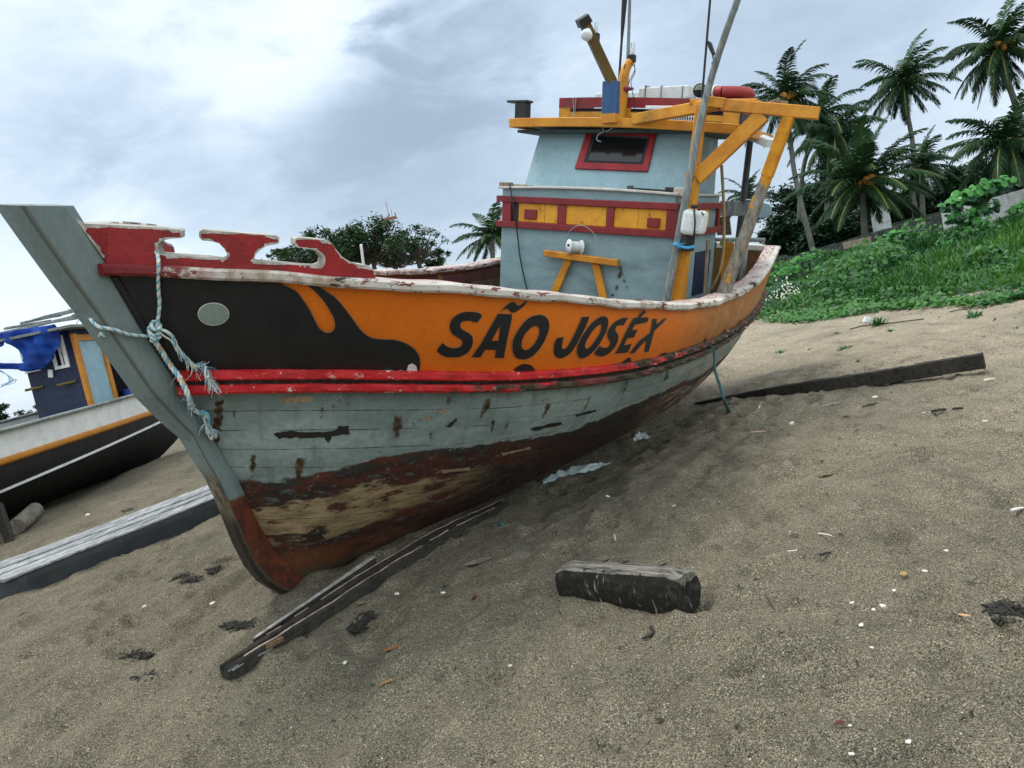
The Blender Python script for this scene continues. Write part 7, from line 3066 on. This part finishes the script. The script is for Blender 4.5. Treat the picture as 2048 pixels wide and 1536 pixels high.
def palm(px_, py_, depth, crown_px, label, trunk_px, seed, n_fr=26, droop=1.0, nuts=0, bright=.0, up=.9, low=-.75):
    r5 = random.Random(seed)
    c = at_y(px_, py_, depth)
    Rr = crown_px * depth / F_PX
    gl = [at_y(q[0], q[1], depth) for q in trunk_px]
    foot = gl[-1].copy()
    foot.z = gz(foot.x, foot.y) - .1
    if gl[-1].z < foot.z:
        foot.z = gl[-1].z - .1
    root = empty('coconut_palm', foot, label, 'palm tree', 'coconut palms behind the bank')
    m_ = MB()
    path = spline([p - foot for p in [c] + gl + ([foot] if gl[-1].z - foot.z > .3 else [])], 6)
    m_.tube(path, [.10 + .06 * (i / len(path)) + .02 * (i % 2) * .4 for i in range(len(path))], 9, wob=.05)
    m_.build('trunk', trunk_m, root)
    L, Y = Leaves(), Leaves()
    for k in range(n_fr):
        az = k * 2.399 + r5.uniform(-.3, .3)
        t_ = k / (n_fr - 1)
        el = math.radians((up - (up - low) * t_**.85) * 80) + r5.uniform(-.12, .12)
        Lf = Rr * r5.uniform(1.0, 1.28) * (1.0 if t_ < .8 else .88)
        h = Vector((math.cos(az), math.sin(az), 0))
        d = h * math.cos(el) + Z_UP * math.sin(el)
        pos = c - foot + Vector((r5.gauss(0, .06), r5.gauss(0, .06), 0))
        nseg = 15
        pts, dirs = [pos.copy()], [d.copy()]
        for s_ in range(nseg):
            d = (d + Vector((0, 0, -1)) * (.030 + .105 * droop * (s_ / nseg)**1.2) + h * .012).normalized()
            pos = pos + d * (Lf / nseg)
            pts.append(pos.copy())
            dirs.append(d.copy())
        tone0 = r5.uniform(.0, .6) + .35 * (1 - t_)
        yel = min(1, max(0, bright * (t_ > .45) + r5.uniform(0, .4)))
        side0 = Vector((-h.y, h.x, 0))
        for s_ in range(nseg):
            w_ = .050 * Rr / 2.4 * (1 - s_ / nseg * .8)
            Y.face([pts[s_] - side0 * w_, pts[s_] + side0 * w_, pts[s_ + 1] + side0 * w_ * .9, pts[s_ + 1] - side0 * w_ * .9], yel)
        nl = 54
        tw = r5.uniform(-.5, .5)
        for q in range(3, nl):
            f_ = q / nl * nseg
            i0 = min(int(f_), nseg - 1)
            p = pts[i0].lerp(pts[i0 + 1], f_ - i0)
            d = dirs[i0]
            un = d.cross(side0).normalized()
            if un.z < 0:
                un = -un
            ll = Lf * .235 * math.sin(math.pi * min(1, (q / nl) * .80 + .17))**.75
            hang = r5.uniform(.25, .6) * droop * (1.25 - .5 * max(0, d.z))
            for sg in (-1, 1):
                ld = (side0 * sg * (.72 + .2 * tw * sg) + d * (.55 + .45 * q / nl) + un * .16 + Z_UP * (-hang) + Vector((r5.gauss(0, .05), r5.gauss(0, .05), r5.gauss(0, .05)))).normalized()
                e = p + ld * ll * r5.uniform(.85, 1.08) + Vector((0, 0, -.22 * ll * droop * r5.uniform(.7, 1.3)))
                md = p + ld * ll * .55
                wv = d * (.027 * Rr / 2.4 + .006)
                L.face([p - wv * .7, md - wv, e, md + wv, p + wv * .7], min(1, max(0, tone0 + r5.uniform(-.15, .15) + yel * .25)))
    L.build('frond', palm_m, root)
    Y.build('rachis', palm_y, root)
    if nuts:
        for _ in range(nuts):
            a_ = r5.uniform(0, 6.28)
            bm = bmesh.new()
            bmesh.ops.create_uvsphere(bm, u_segments=9, v_segments=7, radius=.105 * Rr / 2.4 + .02)
            me_ = bpy.data.meshes.new('coconut')
            for v in bm.verts:
                v.co.z *= 1.25
            bm.to_mesh(me_)
            bm.free()
            me_.materials.append(nut_m)
            me_.polygons.foreach_set('use_smooth', [True] * len(me_.polygons))
            o = bpy.data.objects.new('coconut', me_)
            link(o, root)
            o.location = c - foot + Vector((math.cos(a_) * .22 * r5.uniform(.5, 1.5) * Rr / 2.4, math.sin(a_) * .22 * Rr / 2.4 - .36 * Rr / 2.4, -.06 * Rr / 2.4 + r5.uniform(-.14, .1)))
    return root


palm(1570, 192, 40, 92, 'coconut palm with golden nuts rising just right of the yellow beam end', [(1578, 260), (1588, 340), (1605, 420), (1625, 497)], 1, 34, 1.0, 9, .1)
palm(1640, 228, 46, 80, 'leaning coconut palm, its crown partly behind the palm with golden nuts', [(1625, 280), (1608, 330), (1600, 400), (1598, 480)], 2, 28, 1.1)
palm(1668, 262, 44, 88, 'dark drooping coconut palm left of the low bright fronded palm', [(1662, 330), (1655, 400), (1652, 500)], 3, 34, 1.5, 0, 0, .7, -1)
palm(1726, 362, 30, 128, 'low wide coconut palm with orange nuts and arching yellow ribbed fronds', [(1727, 420), (1730, 470)], 4, 38, .85, 16, .9, 1.0, -.5)
palm(1807, 160, 44, 88, 'tall slender coconut palm standing free against the sky', [(1813, 215), (1825, 285), (1828, 350), (1830, 440)], 5, 34, 1.1)
palm(2000, 92, 34, 108, 'tallest coconut palm at the upper right corner, with orange nuts', [(2012, 150), (2030, 205), (2052, 270), (2090, 380)], 6, 36, 1.05, 8, .2)
palm(2012, 282, 28, 118, 'broad coconut palm at the right edge below the tallest one', [(2032, 300), (2042, 330), (2062, 390)], 7, 36, 1.0)
palm(1842, 330, 40, 78, 'coconut palm half hidden behind the thin tall trunk', [(1844, 390), (1846, 450)], 8, 28, 1.0)
palm(1492, 392, 42, 58, 'small coconut palm glimpsed between the post and the leaning leg', [(1492, 430), (1490, 470)], 9, 25, .9)
palm(985, 470, 40, 72, 'coconut palm beside the cabin at its left edge', [(985, 520), (985, 600)], 10, 28, 1.0, 0, 0, .9, -.4)


def tree(px_, py_, depth, rx_px, ry_px, label, seed, n_cl=60, per=60, leaf=.16, mat=None, sparse=.0, name='broadleaf_tree', group=None, tiers=1):
    r6 = random.Random(seed)
    c = at_y(px_, py_, depth)
    k = depth / F_PX
    rx, ry = rx_px * k, ry_px * k
    foot = Vector((c.x, c.y, gz(c.x, c.y) - .1))
    root = empty(name, foot, label, 'tree', group)
    L = Leaves()
    m_ = MB()
    bz = c.z - foot.z
    m_.tube(spline([(0, 0, 0), (r6.uniform(-.2, .2), 0, (bz - ry) * .5 + .2), (0, 0, max(bz - ry * .5, .5))], 5), [.26 - .012 * i for i in range(11)], 8)
    for _ in range(n_cl):
        while True:
            v = Vector((r6.uniform(-1, 1), r6.uniform(-1, 1), r6.uniform(-.85, 1)))
            if .35 < v.length < 1:
                break
        cc = Vector((v.x * rx, v.y * rx * .8, bz + v.z * ry))
        s0 = Vector((cc.x * .25, cc.y * .25, max(bz - ry * .75, .3) + v.z * ry * .25))
        md = s0.lerp(cc, .55) + Vector((0, 0, -.12 * ry))
        m_.tube(spline([s0, md, cc], 4), [.07, .06, .05, .045, .04, .03, .025, .02, .012], 5)
        cr_ = r6.uniform(.18, .34) * (rx + ry) * .5 * (1 - sparse * .4)
        tn0 = r6.uniform(.0, .65) + .25 * v.z
        for _k in range(per):
            d = Vector((r6.gauss(0, .55), r6.gauss(0, .55), r6.gauss(0, .32)))
            p = cc + d * cr_
            nv = Vector((r6.gauss(0, .6), r6.gauss(0, .6), 1)).normalized()
            a_ = nv.orthogonal().normalized()
            b_ = nv.cross(a_)
            s_ = leaf * r6.uniform(.6, 1.3)
            th = r6.uniform(0, 6.28)
            e1, e2 = (a_ * math.cos(th) + b_ * math.sin(th)) * s_, (-a_ * math.sin(th) + b_ * math.cos(th)) * s_ * .5
            L.face([p - e1, p + e2, p + e1, p - e2], min(1, max(0, tn0 + r6.uniform(-.2, .25))))
    m_.build('trunk', bark_m, root)
    L.build('crown', mat or leaf_mat('tree_leaf', (.009, .034, .012), (.026, .075, .022), .45, .2) if 'tree_leaf' not in bpy.data.materials else (mat or bpy.data.materials['tree_leaf']), root)
    return root


dark_leaf = leaf_mat('dark_tree_leaf', (.010, .030, .016), (.022, .060, .024), .5, .15)
GB = 'trees beyond the far gunwale'
tree(738, 482, 55, 74, 44, 'tall rounded tree, highest of those seen over the boat rail', 21, 90, 70, .12, None, .1, group=GB)
tree(632, 500, 52, 74, 40, 'spreading low tree behind the middle of the bow fairleads', 22, 80, 62, .12, None, .3, group=GB)
tree(828, 488, 52, 62, 40, 'open branched tree to the right of the highest tree', 23, 54, 50, .11, None, .55, group=GB)
tree(872, 520, 56, 36, 22, 'low bushy tree left of the palm by the cabin', 24, 22, 60, .15, None, .1, group=GB)
tree(562, 520, 58, 44, 22, 'low tree crown just showing left above the fairleads', 25, 20, 60, .15, None, .2, group=GB)
tree(690, 500, 56, 60, 34, 'mid height tree filling the gap left of the highest tree', 26, 60, 62, .12, None, .2, group=GB)
tree(785, 508, 57, 56, 30, 'low tree in the gap just right of the highest tree', 27, 60, 62, .12, None, .2, group=GB)
GF = 'dark trees behind the palms'
for k, (x_, y_, d_, rx, ry, lab) in enumerate(((1600, 440, 52, 60, 70, 'dark rounded tree behind the leaning leg'), (1680, 405, 54, 56, 80, 'tall dark tree between the left palm trunks'), (1760, 440, 50, 66, 46, 'dark tree behind the low palm with orange nuts'),
                                                (1850, 410, 50, 66, 52, 'dark tree behind the foot of the tall slender palm'), (1940, 385, 46, 60, 56, 'dark tree above the large sea grape bush'), (2045, 365, 40, 56, 60, 'dark tree at the right edge under the broad palm'),
                                                (1578, 470, 46, 46, 36, 'low dark tree nearest the boat stern'), (1665, 476, 44, 60, 30, 'low dark tree just above the stone wall'))):
    tree(x_, y_, d_, rx * 1.15, ry * 1.05, lab, 30 + k, 95, 80, .17, dark_leaf, 0, group=GF)
tree(5, 838, 62, 16, 36, 'feathery far tree at the left edge beyond the black boat', 41, 18, 60, .14, None, .2, group='far trees at left')
tree(62, 836, 60, 26, 24, 'round far tree seen left of the dark blue cabin', 42, 18, 60, .14, None, .2, group='far trees at left')

# ---------------------------------------------------------------- house, terrace and mast beyond
hs = at_y(1754, 440, 37)
house = empty('white_house', (hs.x, hs.y, gz(hs.x, hs.y)), 'white house wall showing between the palm trunks behind the stone wall', 'house')
hz_ = at_y(1754, 412, 37).z - house.location.z
m1 = MB()
m1.box((.34, .3, hz_ / 2 - .1), (.62, .6, hz_ + .2))
m1.build('wall', wall_white, house)
m1 = MB()
m1.box((.12, -.01, hz_ - .36), (.16, .06, .55))
m1.build('window', M['dark_glass'], house)
m1 = MB()
m1.box((.34, .3, hz_ + .04), (.8, .8, .08))
m1.build('roof', plain('grey_roof', (.10, .10, .10), .8, .3), house)
hs = at_y(1915, 372, 48)
ter = empty('terrace', (hs.x, hs.y, gz(hs.x, hs.y)), 'white terrace with railing and posts on the rise behind the palms', 'terrace')
zt_ = hs.z - ter.location.z
m1 = MB()
m1.box((0, 1, zt_ - .15), (4.4, 2.4, .16))
m1.build('slab', wall_white, ter)
m1 = MB()
for k in range(12):
    m1.box((-2.1 + 4.2 * k / 11, -.1, zt_ + .35), (.05, .05, .9))
m1.box((0, -.1, zt_ + .8), (4.3, .07, .07))
m1.build('railing', wall_white, ter)
for xx in (-1.9, 0, 1.9):
    m1 = MB()
    m1.box((xx, 1.8, (zt_ - .2) / 2), (.25, .25, zt_ - .2))
    m1.build('post', wall_white, ter)
tb = at_y(793, 500, 120)
tp_ = at_y(785, 436, 120)
mast = empty('radio_mast', (tb.x, tb.y, gz(tb.x, tb.y)), 'thin lattice radio mast with red and white sections far behind the trees', 'mast')
H_ = tp_.z - mast.location.z
mr_, mw_ = plain('mast_red', (.30, .10, .08), .6, .1), plain('mast_white', (.55, .55, .55), .6, .1)
m1 = MB()
for k in range(14):
    za_, zb_ = H_ * k / 14, H_ * (k + 1) / 14
    w0 = .55
    cs = [(-w0, -w0), (w0, -w0), (w0, w0), (-w0, w0)]
    for j in range(4):
        a_, b_ = cs[j], cs[(j + 1) % 4]
        m1.tube([(a_[0], a_[1], za_), (a_[0], a_[1], zb_)], .06, 4)
        m1.tube([(a_[0], a_[1], za_), (b_[0], b_[1], zb_)], .04, 4)
        m1.tube([(a_[0], a_[1], zb_), (b_[0], b_[1], zb_)], .04, 4)
m1.build('lattice', mw_, mast)
m1 = MB()
m1.box((0, 0, H_), (2.2, 2.2, .15))
for s_ in (-1, 1):
    m1.box((s_ * 1.0, 0, H_ + .35), (.12, .5, .8))
m1.tube([(0, 0, H_), (0, 0, H_ + 2.6)], .05, 5)
m1.tube([(.5, 0, H_), (.5, 0, H_ + 1.4)], .04, 5)
m1.build('platform', mr_, mast)
